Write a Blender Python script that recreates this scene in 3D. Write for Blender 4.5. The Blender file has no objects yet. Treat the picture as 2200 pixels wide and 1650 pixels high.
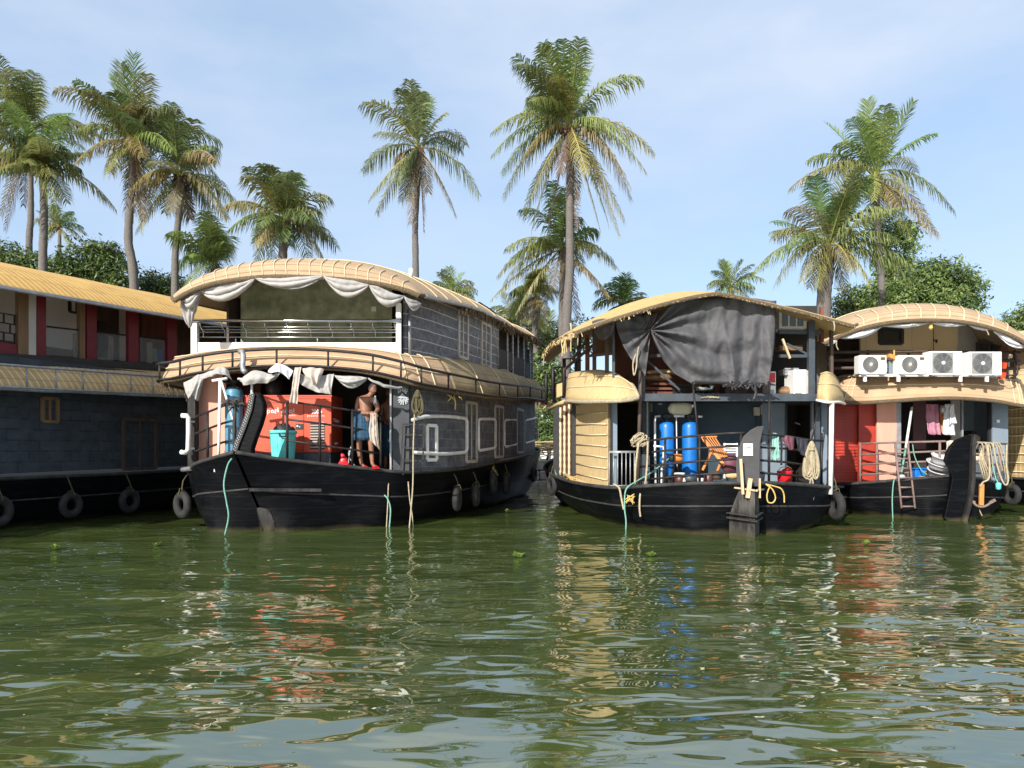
import bpy, bmesh, math, random
from mathutils import Vector, Matrix, noise
V = Vector
PI = math.pi
rad = math.radians
scene = bpy.context.scene
C = scene.collection

# ------------------------------------------------------------------ camera
F, HC, HY = 1600.0, 1.65, 965.0            # focal length in photo pixels, eye height above water, horizon row
cam_d = bpy.data.cameras.new("camera")
cam_d.sensor_width = 36.0
cam_d.lens = 36.0 * F / 2200.0
cam_d.shift_y = (HY - 825.0) / 2200.0
cam_d.clip_start = 0.1
cam_d.clip_end = 3000.0
cam = bpy.data.objects.new("camera", cam_d)
cam.location = (0, 0, HC)
cam.rotation_euler = (rad(90), 0, 0)
C.objects.link(cam)
scene.camera = cam

# ------------------------------------------------------------------ world and sun
SUN_EL, SUN_AZ = 27.0, 29.0                # azimuth measured to the left of straight behind the camera
world = bpy.data.worlds.new("World")
scene.world = world
world.use_nodes = True
wn, wl = world.node_tree.nodes, world.node_tree.links
bg = wn["Background"]
sky = wn.new("ShaderNodeTexSky")
sky.sky_type = 'NISHITA'
sky.sun_disc = False
sky.sun_elevation = rad(SUN_EL)
sdir = V((-math.sin(rad(SUN_AZ)) * math.cos(rad(SUN_EL)), -math.cos(rad(SUN_AZ)) * math.cos(rad(SUN_EL)), math.sin(rad(SUN_EL))))
sky.sun_rotation = math.atan2(sdir.x, sdir.y)
sky.air_density = 1.0
sky.dust_density = 1.0
sky.ozone_density = 1.2
tc = wn.new("ShaderNodeTexCoord")
mp = wn.new("ShaderNodeMapping")
mp.inputs['Scale'].default_value = (1.3, 1.3, 3.6)
mp.inputs['Location'].default_value = (0.35, 0.2, 0.1)
nz = wn.new("ShaderNodeTexNoise")
nz.inputs['Scale'].default_value = 1.7
nz.inputs['Detail'].default_value = 7.0
nz.inputs['Roughness'].default_value = 0.52
cr = wn.new("ShaderNodeValToRGB")
cr.color_ramp.elements[0].position = 0.38
cr.color_ramp.elements[0].color = (0, 0, 0, 1)
cr.color_ramp.elements[1].position = 0.70
cr.color_ramp.elements[1].color = (1, 1, 1, 1)
sep = wn.new("ShaderNodeSeparateXYZ")
mr = wn.new("ShaderNodeMapRange")           # thin high cloud grows denser overhead
mr.inputs['From Min'].default_value = 0.05
mr.inputs['From Max'].default_value = 0.62
mr.inputs['To Min'].default_value = 0.10
mr.inputs['To Max'].default_value = 0.95
mul = wn.new("ShaderNodeMath"); mul.operation = 'MULTIPLY'
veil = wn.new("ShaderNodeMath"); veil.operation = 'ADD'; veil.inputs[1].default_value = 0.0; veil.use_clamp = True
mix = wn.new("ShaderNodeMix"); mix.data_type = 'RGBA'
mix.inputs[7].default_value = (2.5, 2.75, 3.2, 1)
wl.new(tc.outputs['Generated'], mp.inputs['Vector'])
wl.new(mp.outputs['Vector'], nz.inputs['Vector'])
wl.new(nz.outputs['Fac'], cr.inputs['Fac'])
wl.new(tc.outputs['Generated'], sep.inputs[0])
wl.new(sep.outputs['Z'], mr.inputs['Value'])
wl.new(cr.outputs['Color'], mul.inputs[0])
wl.new(mr.outputs['Result'], mul.inputs[1])
wl.new(mul.outputs[0], veil.inputs[0])
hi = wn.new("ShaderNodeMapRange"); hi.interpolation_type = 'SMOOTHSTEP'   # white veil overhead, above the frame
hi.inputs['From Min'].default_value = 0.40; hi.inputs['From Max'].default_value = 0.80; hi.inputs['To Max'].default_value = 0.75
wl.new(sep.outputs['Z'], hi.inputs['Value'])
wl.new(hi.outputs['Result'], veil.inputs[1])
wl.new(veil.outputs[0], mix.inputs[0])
haze = wn.new("ShaderNodeMix"); haze.data_type = 'RGBA'; haze.inputs[0].default_value = 0.74
haze.inputs[7].default_value = (1.32, 1.80, 2.48, 1)
wl.new(sky.outputs['Color'], haze.inputs[6])
wl.new(haze.outputs[2], mix.inputs[6])
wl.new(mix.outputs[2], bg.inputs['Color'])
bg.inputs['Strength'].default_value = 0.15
sun_d = bpy.data.lights.new("sun", 'SUN')
sun_d.energy = 3.5
sun_d.angle = rad(0.53)
sun_d.color = (1.0, 0.95, 0.88)
sun = bpy.data.objects.new("sun", sun_d)
sun.rotation_euler = (-sdir).to_track_quat('-Z', 'Y').to_euler()
sun.location = (-20, -30, 40)
C.objects.link(sun)
scene.view_settings.view_transform = 'Standard'
scene.view_settings.look = 'None'
scene.view_settings.exposure = 1.1
scene.view_settings.gamma = 1.0
scene.cycles.max_bounces = 8
scene.cycles.diffuse_bounces = 3
scene.cycles.glossy_bounces = 4
scene.cycles.transparent_max_bounces = 8

# ------------------------------------------------------------------ helpers
def P(x, y, Y):
    """photo pixel at depth Y -> world point"""
    return V(((x - 1100) * Y / F, Y, HC + (HY - y) * Y / F))

def PX(p):
    return 1100 + p[0] * F / p[1]

def Wp(x, y, p0, d):
    """photo pixel on the vertical plane through p0 with horizontal direction d"""
    k = (x - 1100) / F
    # p0 + t d : X = k*Y
    t = (k * p0[1] - p0[0]) / (d[0] - k * d[1])
    Y = p0[1] + t * d[1]
    return P(x, y, Y)

def onpath(path, px):
    """XY point of a plan polyline that projects to column px"""
    for a, b in zip(path, path[1:]):
        A, B = PX(a), PX(b)
        if min(A, B) - 1e-6 <= px <= max(A, B) + 1e-6:
            q = Wp(px, HY, (a[0], a[1]), (b[0] - a[0], b[1] - a[1]))
            return V((q.x, q.y, 0))
    q = min(path, key=lambda s: abs(PX(s) - px))
    return V((q[0], q[1], 0))

def catmull(pts, n):
    """n samples through points (any dimension)"""
    m = len(pts)
    out = []
    for i in range(n):
        t = i / (n - 1) * (m - 1)
        k = min(int(t), m - 2)
        f = t - k
        p1, p2 = V(pts[k]), V(pts[k + 1])
        p0 = V(pts[k - 1]) if k > 0 else p1 * 2 - p2
        p3 = V(pts[k + 2]) if k + 2 < m else p2 * 2 - p1
        out.append(0.5 * ((2 * p1) + (p2 - p0) * f + (2 * p0 - 5 * p1 + 4 * p2 - p3) * f * f + (3 * p1 - p0 - 3 * p2 + p3) * f ** 3))
    return out

def S(h):
    """sRGB hex -> linear"""
    r = [int(h[i:i + 2], 16) / 255 for i in (0, 2, 4)]
    return tuple(c / 12.92 if c < .04045 else ((c + .055) / 1.055) ** 2.4 for c in r)

ORG = {}                                    # world origin of each root

def link(name, me, parent=None, m=None):
    o = bpy.data.objects.new(name, me)
    C.objects.link(o)
    if m is not None and me is not None:
        me.materials.clear(); me.materials.append(m)
    if parent is not None:
        o.parent = parent
    return o

def tag(o, label, cat, group=None, kind=None):
    o['label'] = label
    o['category'] = cat
    if group: o['group'] = group
    if kind: o['kind'] = kind
    return o

def thing(name, loc, label, cat, group=None, rz=0.0):
    o = bpy.data.objects.new(name, None)
    C.objects.link(o)
    o.location = loc
    o.rotation_euler = (0, 0, rz)
    o.empty_display_size = 0.2
    ORG[o.name] = V(loc)
    return tag(o, label, cat, group)

def dup(root, loc, label, rz=None, scale=None, rot=None):
    r = root.copy(); C.objects.link(r); r.location = loc
    if rz is not None: r.rotation_euler = (0, 0, rz)
    if rot is not None: r.rotation_euler = rot
    if scale is not None: r.scale = scale
    r['label'] = label
    for ch in list(root.children):
        c = ch.copy(); C.objects.link(c); c.parent = r
        for g in list(ch.children):
            d = g.copy(); C.objects.link(d); d.parent = c
    return r

class MB:
    """collects world-space geometry, builds ONE mesh object"""
    def __init__(s):
        s.v, s.f, s.uv, s.col = [], [], [], []
        s.hascol = False
    def add(s, vs, fs, uvs=None, col=None):
        b = len(s.v)
        s.v += [V(q) for q in vs]
        for i, f in enumerate(fs):
            s.f.append([b + k for k in f])
            s.uv.append([uvs[k] for k in f] if uvs else None)
            s.col.append(col)
        if col: s.hascol = True
        return s
    def box(s, c, size, rz=0.0, rx=0.0, ry=0.0):
        M = Matrix.Rotation(rz, 3, 'Z') @ Matrix.Rotation(ry, 3, 'Y') @ Matrix.Rotation(rx, 3, 'X')
        h = [q / 2 for q in size]
        vs = [V(c) + M @ V((x * h[0], y * h[1], z * h[2])) for x in (-1, 1) for y in (-1, 1) for z in (-1, 1)]
        return s.add(vs, [(0, 1, 3, 2), (4, 6, 7, 5), (0, 4, 5, 1), (2, 3, 7, 6), (0, 2, 6, 4), (1, 5, 7, 3)])
    def bb(s, x0, x1, y0, y1, z0, z1):
        return s.box(((x0 + x1) / 2, (y0 + y1) / 2, (z0 + z1) / 2), (abs(x1 - x0), abs(y1 - y0), abs(z1 - z0)))
    def bar(s, p, q, w, h, up=(0, 0, 1)):
        p, q = V(p), V(q)
        t = (q - p).normalized()
        u = V(up)
        if abs(t.dot(u)) > .95: u = V((0, 1, 0))
        a = t.cross(u).normalized() * w / 2
        b = a.cross(t).normalized() * h / 2
        vs = [p - a - b, p + a - b, p + a + b, p - a + b, q - a - b, q + a - b, q + a + b, q - a + b]
        return s.add(vs, [(3, 2, 1, 0), (4, 5, 6, 7), (0, 1, 5, 4), (1, 2, 6, 5), (2, 3, 7, 6), (3, 0, 4, 7)])
    def tube(s, pts, r, n=8, caps=True, col=None):
        pts = [V(p) for p in pts]
        R = r if isinstance(r, (list, tuple)) else [r] * len(pts)
        vs, fs = [], []
        prev = None
        for i, p in enumerate(pts):
            t = (pts[min(i + 1, len(pts) - 1)] - pts[max(i - 1, 0)])
            if t.length < 1e-9: t = V((0, 0, 1))
            t.normalize()
            if prev is None:
                u = V((0, 0, 1)) if abs(t.z) < .9 else V((1, 0, 0))
                a = t.cross(u).normalized()
            else:
                a = (prev - t * prev.dot(t)).normalized()
            prev = a
            b = t.cross(a)
            for k in range(n):
                an = 2 * PI * k / n
                vs.append(p + (a * math.cos(an) + b * math.sin(an)) * R[i])
        for i in range(len(pts) - 1):
            for k in range(n):
                k2 = (k + 1) % n
                fs.append((i * n + k, i * n + k2, (i + 1) * n + k2, (i + 1) * n + k))
        if caps:
            fs.append(tuple(range(n - 1, -1, -1)))
            fs.append(tuple((len(pts) - 1) * n + k for k in range(n)))
        return s.add(vs, fs, None, col)
    def lathe(s, c, prof, n=24, axis='Z', M=None):
        """prof: (radius, height) pairs"""
        vs, fs = [], []
        for (r, h) in prof:
            for k in range(n):
                a = 2 * PI * k / n
                q = V((r * math.cos(a), r * math.sin(a), h))
                if axis == 'Y': q = V((q.x, q.z, q.y))
                if axis == 'X': q = V((q.z, q.x, q.y))
                if M is not None: q = M @ q
                vs.append(V(c) + q)
        for i in range(len(prof) - 1):
            for k in range(n):
                k2 = (k + 1) % n
                fs.append((i * n + k, i * n + k2, (i + 1) * n + k2, (i + 1) * n + k))
        fs.append(tuple(range(n - 1, -1, -1)))
        fs.append(tuple((len(prof) - 1) * n + k for k in range(n)))
        return s.add(vs, fs)
    def grid(s, rows, closed=False):
        """rows of points; UV in metres (u along row, v across rows)"""
        nv, nu = len(rows), len(rows[0])
        vs, uvs = [], []
        vacc = 0.0
        for j, r in enumerate(rows):
            if j: vacc += (V(rows[j][nu // 2]) - V(rows[j - 1][nu // 2])).length
            uacc = 0.0
            for i, p in enumerate(r):
                if i: uacc += (V(r[i]) - V(r[i - 1])).length
                vs.append(p); uvs.append((uacc, vacc))
        fs = [(j * nu + i, j * nu + i + 1, (j + 1) * nu + i + 1, (j + 1) * nu + i) for j in range(nv - 1) for i in range(nu - 1)]
        return s.add(vs, fs, uvs)
    def prism(s, poly, off):
        """closed 3-D outline extruded by vector off"""
        poly = [V(p) for p in poly]; off = V(off); n = len(poly)
        vs = poly + [p + off for p in poly]
        fs = [tuple(range(n - 1, -1, -1)), tuple(n + k for k in range(n))] + [(k, (k + 1) % n, n + (k + 1) % n, n + k) for k in range(n)]
        return s.add(vs, fs)
    def build(s, name, m, parent=None, smooth=False, solid=0.0, bevel=0.0, keep=False, fix=True):
        me = bpy.data.meshes.new(name)
        org = V((0, 0, 0))
        p = parent
        while p is not None and not keep:
            if p.name in ORG: org = ORG[p.name]; break
            p = p.parent
        me.from_pydata([tuple(q - org) for q in s.v], [], s.f)
        if any(u is not None for u in s.uv):
            lay = me.uv_layers.new(name="UVMap")
            k = 0
            buf = []
            for f, u in zip(s.f, s.uv):
                for i in range(len(f)):
                    buf += list(u[i]) if u else [0.0, 0.0]
            lay.data.foreach_set("uv", buf)
        if s.hascol:
            at = me.color_attributes.new("tint", 'FLOAT_COLOR', 'CORNER')
            buf = []
            for f, c in zip(s.f, s.col):
                buf += list(c or (1, 1, 1, 1)) * len(f)
            at.data.foreach_set("color", buf)
        if fix and len(s.f) < 20000:
            b = bmesh.new(); b.from_mesh(me)
            bmesh.ops.recalc_face_normals(b, faces=b.faces)
            b.to_mesh(me); b.free()
        if smooth:
            me.polygons.foreach_set("use_smooth", [True] * len(me.polygons))
        me.update()
        o = link(name, me, parent, m)
        if solid:
            md = o.modifiers.new("solid", 'SOLIDIFY'); md.thickness = solid; md.offset = 0
        if bevel:
            md = o.modifiers.new("bevel", 'BEVEL'); md.width = bevel; md.segments = 2; md.limit_method = 'ANGLE'
        return o

# ------------------------------------------------------------------ materials
def mat(name, col, col2=None, rough=.7, vscale=2.5, bump=0.0, bscale=30, metal=0.0, coords='Object', stretch=(1, 1, 1),
        lines=(), brick=None, tintattr=False, spec=.5, detail=5.0, ramp=(.35, .65), bumpdist=.02, dirt=None):
    m = bpy.data.materials.new(name)
    m.use_nodes = True
    nt = m.node_tree; N, L = nt.nodes, nt.links
    b = N["Principled BSDF"]
    b.inputs['Roughness'].default_value = rough
    b.inputs['Metallic'].default_value = metal
    b.inputs['Specular IOR Level'].default_value = spec
    t = N.new("ShaderNodeTexCoord")
    mpn = N.new("ShaderNodeMapping")
    L.new(t.outputs[coords], mpn.inputs['Vector'])
    mpn.inputs['Scale'].default_value = stretch
    if col2 is None:
        col2 = tuple(c * .78 for c in col)
    n1 = N.new("ShaderNodeTexNoise")
    n1.inputs['Scale'].default_value = vscale; n1.inputs['Detail'].default_value = detail; n1.inputs['Roughness'].default_value = .6
    L.new(mpn.outputs[0], n1.inputs['Vector'])
    rp = N.new("ShaderNodeMapRange")
    rp.inputs['From Min'].default_value, rp.inputs['From Max'].default_value = ramp
    L.new(n1.outputs['Fac'], rp.inputs['Value'])
    mx = N.new("ShaderNodeMix"); mx.data_type = 'RGBA'
    mx.inputs[6].default_value = (*col, 1); mx.inputs[7].default_value = (*col2, 1)
    L.new(rp.outputs[0], mx.inputs[0])
    out = mx.outputs[2]
    hgt = None
    if brick:
        bt = N.new("ShaderNodeTexBrick")
        bt.inputs['Scale'].default_value = 1.0
        bt.inputs['Brick Width'].default_value, bt.inputs['Row Height'].default_value = brick['size']
        bt.inputs['Mortar Size'].default_value = brick.get('mortar', .008)
        bt.inputs['Mortar Smooth'].default_value = .2
        bt.inputs['Color1'].default_value = (1, 1, 1, 1)
        bt.inputs['Color2'].default_value = (*brick.get('vary', (.6, .6, .6)), 1)
        bt.inputs['Mortar'].default_value = (1, 1, 1, 1)
        L.new(t.outputs['UV'], bt.inputs['Vector'])
        m3 = N.new("ShaderNodeMix"); m3.data_type = 'RGBA'; m3.blend_type = 'MULTIPLY'; m3.inputs[0].default_value = 1
        L.new(out, m3.inputs[6]); L.new(bt.outputs['Color'], m3.inputs[7])
        m2 = N.new("ShaderNodeMix"); m2.data_type = 'RGBA'
        m2.inputs[7].default_value = (*brick['line'], 1)
        nn = N.new("ShaderNodeTexNoise"); nn.inputs['Scale'].default_value = 5
        L.new(t.outputs['UV'], nn.inputs['Vector'])
        mm = N.new("ShaderNodeMath"); mm.operation = 'MULTIPLY'
        mm2 = N.new("ShaderNodeMapRange"); mm2.inputs['From Min'].default_value = .35; mm2.inputs['From Max'].default_value = .6; mm2.inputs['To Min'].default_value = .15
        L.new(nn.outputs['Fac'], mm2.inputs['Value'])
        L.new(bt.outputs['Fac'], mm.inputs[0]); L.new(mm2.outputs[0], mm.inputs[1])
        L.new(mm.outputs[0], m2.inputs[0])
        L.new(m3.outputs[2], m2.inputs[6])
        out = m2.outputs[2]
        hgt = bt.outputs['Fac']
    for (axis, period, width, lc, fac) in lines:
        sp = N.new("ShaderNodeSeparateXYZ")
        wob = N.new("ShaderNodeTexNoise"); wob.inputs['Scale'].default_value = 1.5
        L.new(t.outputs['UV' if axis in 'UV' else 'Object'], sp.inputs[0])
        L.new(t.outputs['UV' if axis in 'UV' else 'Object'], wob.inputs['Vector'])
        src = sp.outputs[{'U': 0, 'V': 1, 'X': 0, 'Y': 1, 'Z': 2}[axis]]
        w2 = N.new("ShaderNodeMath"); w2.operation = 'MULTIPLY_ADD'; w2.inputs[1].default_value = min(period * .5, .045)
        L.new(wob.outputs['Fac'], w2.inputs[0]); L.new(src, w2.inputs[2])
        dv = N.new("ShaderNodeMath"); dv.operation = 'DIVIDE'; dv.inputs[1].default_value = period
        L.new(w2.outputs[0], dv.inputs[0])
        fr = N.new("ShaderNodeMath"); fr.operation = 'FRACT'; L.new(dv.outputs[0], fr.inputs[0])
        pp = N.new("ShaderNodeMath"); pp.operation = 'PINGPONG'; pp.inputs[1].default_value = .5
        L.new(fr.outputs[0], pp.inputs[0])
        ss = N.new("ShaderNodeMapRange"); ss.interpolation_type = 'SMOOTHSTEP'
        ss.inputs['From Min'].default_value = width / period * .5
        ss.inputs['From Max'].default_value = width / period * .25
        ss.inputs['To Max'].default_value = fac
        L.new(pp.outputs[0], ss.inputs['Value'])
        m2 = N.new("ShaderNodeMix"); m2.data_type = 'RGBA'; m2.inputs[7].default_value = (*lc, 1)
        L.new(ss.outputs[0], m2.inputs[0]); L.new(out, m2.inputs[6])
        out = m2.outputs[2]
        hgt = ss.outputs[0]
    if dirt:                                 # (z0, z1, colour): grime that climbs from the waterline
        gp = N.new("ShaderNodeNewGeometry"); sp = N.new("ShaderNodeSeparateXYZ"); L.new(gp.outputs['Position'], sp.inputs[0])
        nd = N.new("ShaderNodeTexNoise"); nd.inputs['Scale'].default_value = 2.2; nd.inputs['Detail'].default_value = 6
        L.new(gp.outputs['Position'], nd.inputs['Vector'])
        ad = N.new("ShaderNodeMath"); ad.operation = 'MULTIPLY_ADD'; ad.inputs[1].default_value = -(dirt[1] - dirt[0]) * 1.6
        L.new(nd.outputs['Fac'], ad.inputs[0]); L.new(sp.outputs['Z'], ad.inputs[2])
        md = N.new("ShaderNodeMapRange"); md.inputs['From Min'].default_value = dirt[1] - (dirt[1] - dirt[0]) * .9; md.inputs['From Max'].default_value = dirt[0] - (dirt[1] - dirt[0]) * .9
        L.new(ad.outputs[0], md.inputs['Value'])
        m2 = N.new("ShaderNodeMix"); m2.data_type = 'RGBA'; m2.inputs[7].default_value = (*dirt[2], 1)
        L.new(md.outputs[0], m2.inputs[0]); L.new(out, m2.inputs[6]); out = m2.outputs[2]
    if tintattr:
        at = N.new("ShaderNodeVertexColor"); at.layer_name = "tint"
        m2 = N.new("ShaderNodeMix"); m2.data_type = 'RGBA'; m2.blend_type = 'MULTIPLY'; m2.inputs[0].default_value = 1
        L.new(out, m2.inputs[6]); L.new(at.outputs['Color'], m2.inputs[7]); out = m2.outputs[2]
    L.new(out, b.inputs['Base Color'])
    if bump:
        n2 = N.new("ShaderNodeTexNoise"); n2.inputs['Scale'].default_value = bscale; n2.inputs['Detail'].default_value = 4
        L.new(mpn.outputs[0], n2.inputs['Vector'])
        bp = N.new("ShaderNodeBump"); bp.inputs['Strength'].default_value = bump; bp.inputs['Distance'].default_value = bumpdist
        if hgt is not None:
            a = N.new("ShaderNodeMath"); a.operation = 'ADD'
            L.new(n2.outputs['Fac'], a.inputs[0]); L.new(hgt, a.inputs[1]); L.new(a.outputs[0], bp.inputs['Height'])
        else:
            L.new(n2.outputs['Fac'], bp.inputs['Height'])
        L.new(bp.outputs[0], b.inputs['Normal'])
    return m

def thin(name, col, trans, rough=.6, tintattr=False, vscale=3, transcol=None):
    """leaf or thin cloth: diffuse + translucent"""
    m = mat(name, col, rough=rough, vscale=vscale, tintattr=tintattr, spec=.35)
    nt = m.node_tree; N, L = nt.nodes, nt.links
    b = N["Principled BSDF"]; o = N["Material Output"]
    tr = N.new("ShaderNodeBsdfTranslucent")
    ms = N.new("ShaderNodeMixShader"); ms.inputs[0].default_value = trans
    src = b.inputs['Base Color'].links[0].from_socket
    L.new(src, tr.inputs['Color'])
    L.new(b.outputs[0], ms.inputs[1]); L.new(tr.outputs[0], ms.inputs[2]); L.new(ms.outputs[0], o.inputs['Surface'])
    return m

def glass(name, tint=(.02, .03, .03), alpha=.35, rough=.03):
    m = bpy.data.materials.new(name); m.use_nodes = True
    nt = m.node_tree; N, L = nt.nodes, nt.links
    b = N["Principled BSDF"]; b.inputs['Base Color'].default_value = (*tint, 1); b.inputs['Roughness'].default_value = rough
    b.inputs['IOR'].default_value = 1.5
    tb = N.new("ShaderNodeBsdfTransparent"); ms = N.new("ShaderNodeMixShader"); ms.inputs[0].default_value = alpha
    L.new(tb.outputs[0], ms.inputs[1]); L.new(b.outputs[0], ms.inputs[2]); L.new(ms.outputs[0], N["Material Output"].inputs['Surface'])
    return m

M = {}
M['hull'] = mat("tarred_hull", (.0020, .0024, .0034), (.0085, .009, .0105), rough=.5, spec=.10, vscale=2.2, bump=.35, bscale=9, stretch=(.6, .6, 2.2), ramp=(.5, .75), lines=[('Z', .24, .014, (.012, .012, .0125), .45)], dirt=(-.02, .10, (.060, .050, .026)))
M['hull_worn'] = mat("worn_tarred_timber", (.014, .012, .012), (.06, .056, .05), rough=.75, spec=.3, vscale=4, bump=.4, bscale=14, stretch=(1, 1, .35), ramp=(.45, .75), dirt=(.0, .2, (.07, .055, .03)))
M['rim'] = mat("gunwale_timber", (.012, .012, .012), (.04, .037, .034), rough=.75, vscale=5, bump=.3)
M['deck'] = mat("deck_boards", (.06, .05, .042), (.1, .085, .07), rough=.8, vscale=4, stretch=(6, 1, 1), bump=.3)
M['mat_tan'] = mat("bamboo_mat_tan", (.47, .335, .20), (.35, .245, .145), rough=.8, vscale=2.2, coords='UV', stretch=(1, 3, 1), bump=.3, bscale=40, lines=[('U', .045, .022, (.30, .21, .12), .6), ('V', .14, .032, (.20, .135, .075), .8)])
M['mat_old'] = mat("bamboo_mat_weathered", (.30, .225, .11), (.15, .12, .065), rough=.85, vscale=1.6, coords='UV', stretch=(1, 1, 1), bump=.35, bscale=40, lines=[('U', .10, .045, (.36, .27, .14), .55), ('V', .34, .03, (.10, .08, .05), .6)])
M['mat_front'] = mat("bamboo_mat_pinkish", (.50, .345, .21), (.39, .26, .155), rough=.8, vscale=1.4, coords='UV', stretch=(1, 1, 1), bump=.3, bscale=50, lines=[('U', .045, .02, (.40, .24, .12), .45), ('V', .22, .03, (.26, .165, .09), .65)])
M['mat_yellow'] = mat("bamboo_mat_yellow", (.58, .345, .075), (.43, .235, .05), rough=.75, vscale=2, coords='UV', bump=.3, bscale=40, lines=[('V', .15, .05, (.74, .52, .22), .75), ('U', .52, .03, (.24, .14, .05), .7)])
M['mat_brown'] = mat("bamboo_mat_brownish", (.52, .37, .17), (.40, .275, .12), rough=.8, vscale=2, coords='UV', bump=.3, bscale=40, lines=[('U', .16, .05, (.70, .56, .34), .75), ('V', .30, .03, (.2, .14, .08), .6)])
M['thatch_gold'] = mat("golden_thatch", (.56, .40, .165), (.42, .28, .105), rough=.85, vscale=3, coords='UV', stretch=(7, .8, 1), ramp=(.38, .68), bump=.4, bscale=30, lines=[('U', .08, .03, (.40, .235, .06), .6), ('V', .42, .025, (.34, .2, .06), .55)])
M['straw'] = mat("straw_matting", (.56, .42, .21), (.42, .30, .14), rough=.85, vscale=4, coords='UV', stretch=(8, 1, 1), bump=.4, bscale=30)
M['under'] = mat("smoke_dark_thatch", (.05, .038, .026), (.09, .065, .04), rough=.9, vscale=6, bump=.4)
M['fringe'] = mat("frayed_coir_edge", (.10, .068, .036), (.19, .14, .08), rough=.95, vscale=30, bump=.9, bscale=60, bumpdist=.05)
M['rib'] = mat("coir_rib_rope", (.62, .52, .34), (.5, .4, .24), rough=.85, vscale=9, bump=.4, bscale=90)
M['ropew'] = mat("pale_rope", (.46, .39, .26), (.3, .25, .16), rough=.9, vscale=20, bump=.7, bscale=150)
M['ropey'] = mat("yellow_rope", (.62, .45, .14), (.5, .34, .1), rough=.9, vscale=20, bump=.7, bscale=150)
M['ropeg'] = mat("green_rope", (.10, .30, .23), (.2, .38, .3), rough=.8, vscale=14, bump=.5, bscale=150)
M['blackiron'] = mat("black_painted_pipe", (.010, .0095, .010), (.028, .022, .02), rough=.5, spec=.3, vscale=12, bump=.15, bscale=60)
M['rustiron'] = mat("rusty_brown_pipe", (.16, .10, .085), (.22, .16, .14), rough=.7, vscale=10, bump=.25, bscale=60)
M['steel'] = mat("stainless_rail", (.62, .62, .60), (.5, .5, .48), rough=.22, metal=1.0, vscale=5)
M['zinc'] = mat("galvanised_pipe", (.33, .34, .345), (.22, .23, .24), rough=.45, metal=.35, vscale=9, bump=.1)
M['white'] = mat("white_paint", (.78, .77, .73), (.66, .65, .61), rough=.5, vscale=4, bump=.08)
M['whitewall'] = mat("white_plaster", (.82, .83, .82), (.76, .77, .76), rough=.8, vscale=1.5)
M['pvc'] = mat("white_plastic_pipe", (.76, .76, .74), (.6, .59, .55), rough=.4, vscale=8)
M['block'] = mat("slate_block_wall", (.066, .074, .092), (.15, .158, .178), rough=.75, vscale=4, coords='UV', bump=.5, bscale=35, brick=dict(size=(.42, .21), mortar=.006, line=(.24, .24, .25), vary=(.62, .62, .66)))
M['slatewall'] = mat("slate_panel_wall", (.066, .076, .095), (.16, .17, .195), rough=.7, vscale=7, coords='UV', bump=.4, bscale=40, lines=[('V', .262, .026, (.50, .52, .54), .9)])
M['shingle'] = mat("dark_blue_shingles", (.024, .034, .045), (.046, .057, .07), rough=.7, vscale=3.5, coords='UV', bump=.5, bscale=30, brick=dict(size=(.5, .23), mortar=.014, line=(.008, .011, .014), vary=(.7, .72, .72)))
M['greenwall'] = mat("mottled_green_plaster", (.40, .42, .26), (.19, .215, .125), rough=.75, vscale=3.4, detail=10, ramp=(.34, .64), lines=[('X', 1.3, .012, (.13, .14, .09), .7)])
M['beige'] = mat("beige_board", (.62, .48, .27), (.56, .43, .24), rough=.7, vscale=1.2, lines=[('X', 1.22, .012, (.2, .15, .09), .8)])
M['greyboard'] = mat("pale_grey_board", (.50, .47, .42), (.43, .40, .36), rough=.75, vscale=1.4)
M['pink'] = mat("pink_primer_board", (.66, .33, .235), (.59, .29, .21), rough=.75, vscale=2, stretch=(3, 3, .5), lines=[('X', .38, .008, (.35, .16, .11), .5)])
M['redwall'] = mat("red_painted_sheet", (.42, .042, .022), (.30, .03, .018), rough=.5, vscale=3)
M['genred'] = mat("orange_red_enamel", (.60, .066, .020), (.44, .05, .02), rough=.45, vscale=4, detail=8, ramp=(.45, .78))
M['crimson'] = mat("crimson_post", (.15, .008, .018), (.11, .007, .014), rough=.5, vscale=3)
M['wood'] = mat("brown_timber", (.20, .115, .05), (.13, .075, .035), rough=.6, vscale=5, stretch=(1, 1, .15), bump=.2)
M['orangewood'] = mat("orange_varnished_wood", (.60, .225, .05), (.5, .17, .035), rough=.5, vscale=6, stretch=(1, 1, .3), bump=.15)
M['darkwood'] = mat("dark_timber", (.05, .033, .024), (.085, .055, .04), rough=.65, vscale=6, stretch=(1, 1, .2), bump=.3)
M['redwood'] = mat("red_brown_timber", (.17, .055, .03), (.11, .035, .022), rough=.65, vscale=6, stretch=(1, 1, .2), bump=.3)
M['palewood'] = mat("raw_pale_timber", (.58, .42, .25), (.48, .33, .19), rough=.75, vscale=8, stretch=(1, 1, .2), bump=.2)
M['frame'] = mat("cream_window_frame", (.48, .45, .385), (.33, .30, .25), rough=.6, vscale=6)
M['bluegrey'] = mat("blue_grey_paint", (.030, .056, .078), (.020, .040, .056), rough=.6, vscale=2.4, bump=.1)
M['bluelight'] = mat("pale_blue_grey_paint", (.18, .225, .265), (.145, .185, .22), rough=.6, vscale=2.5)
M['steelblue'] = mat("slate_painted_steel", (.050, .064, .078), (.034, .042, .052), rough=.5, vscale=5, bump=.15)
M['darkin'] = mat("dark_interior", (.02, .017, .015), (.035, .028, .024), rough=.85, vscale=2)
M['rubber'] = mat("old_tyre_rubber", (.008, .0078, .0075), (.022, .021, .02), rough=.8, vscale=7, bump=.3)
M['tarp'] = mat("black_tarpaulin", (.060, .060, .064), (.085, .084, .088), rough=.7, spec=.3, vscale=2, bump=.25, bscale=14)
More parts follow.
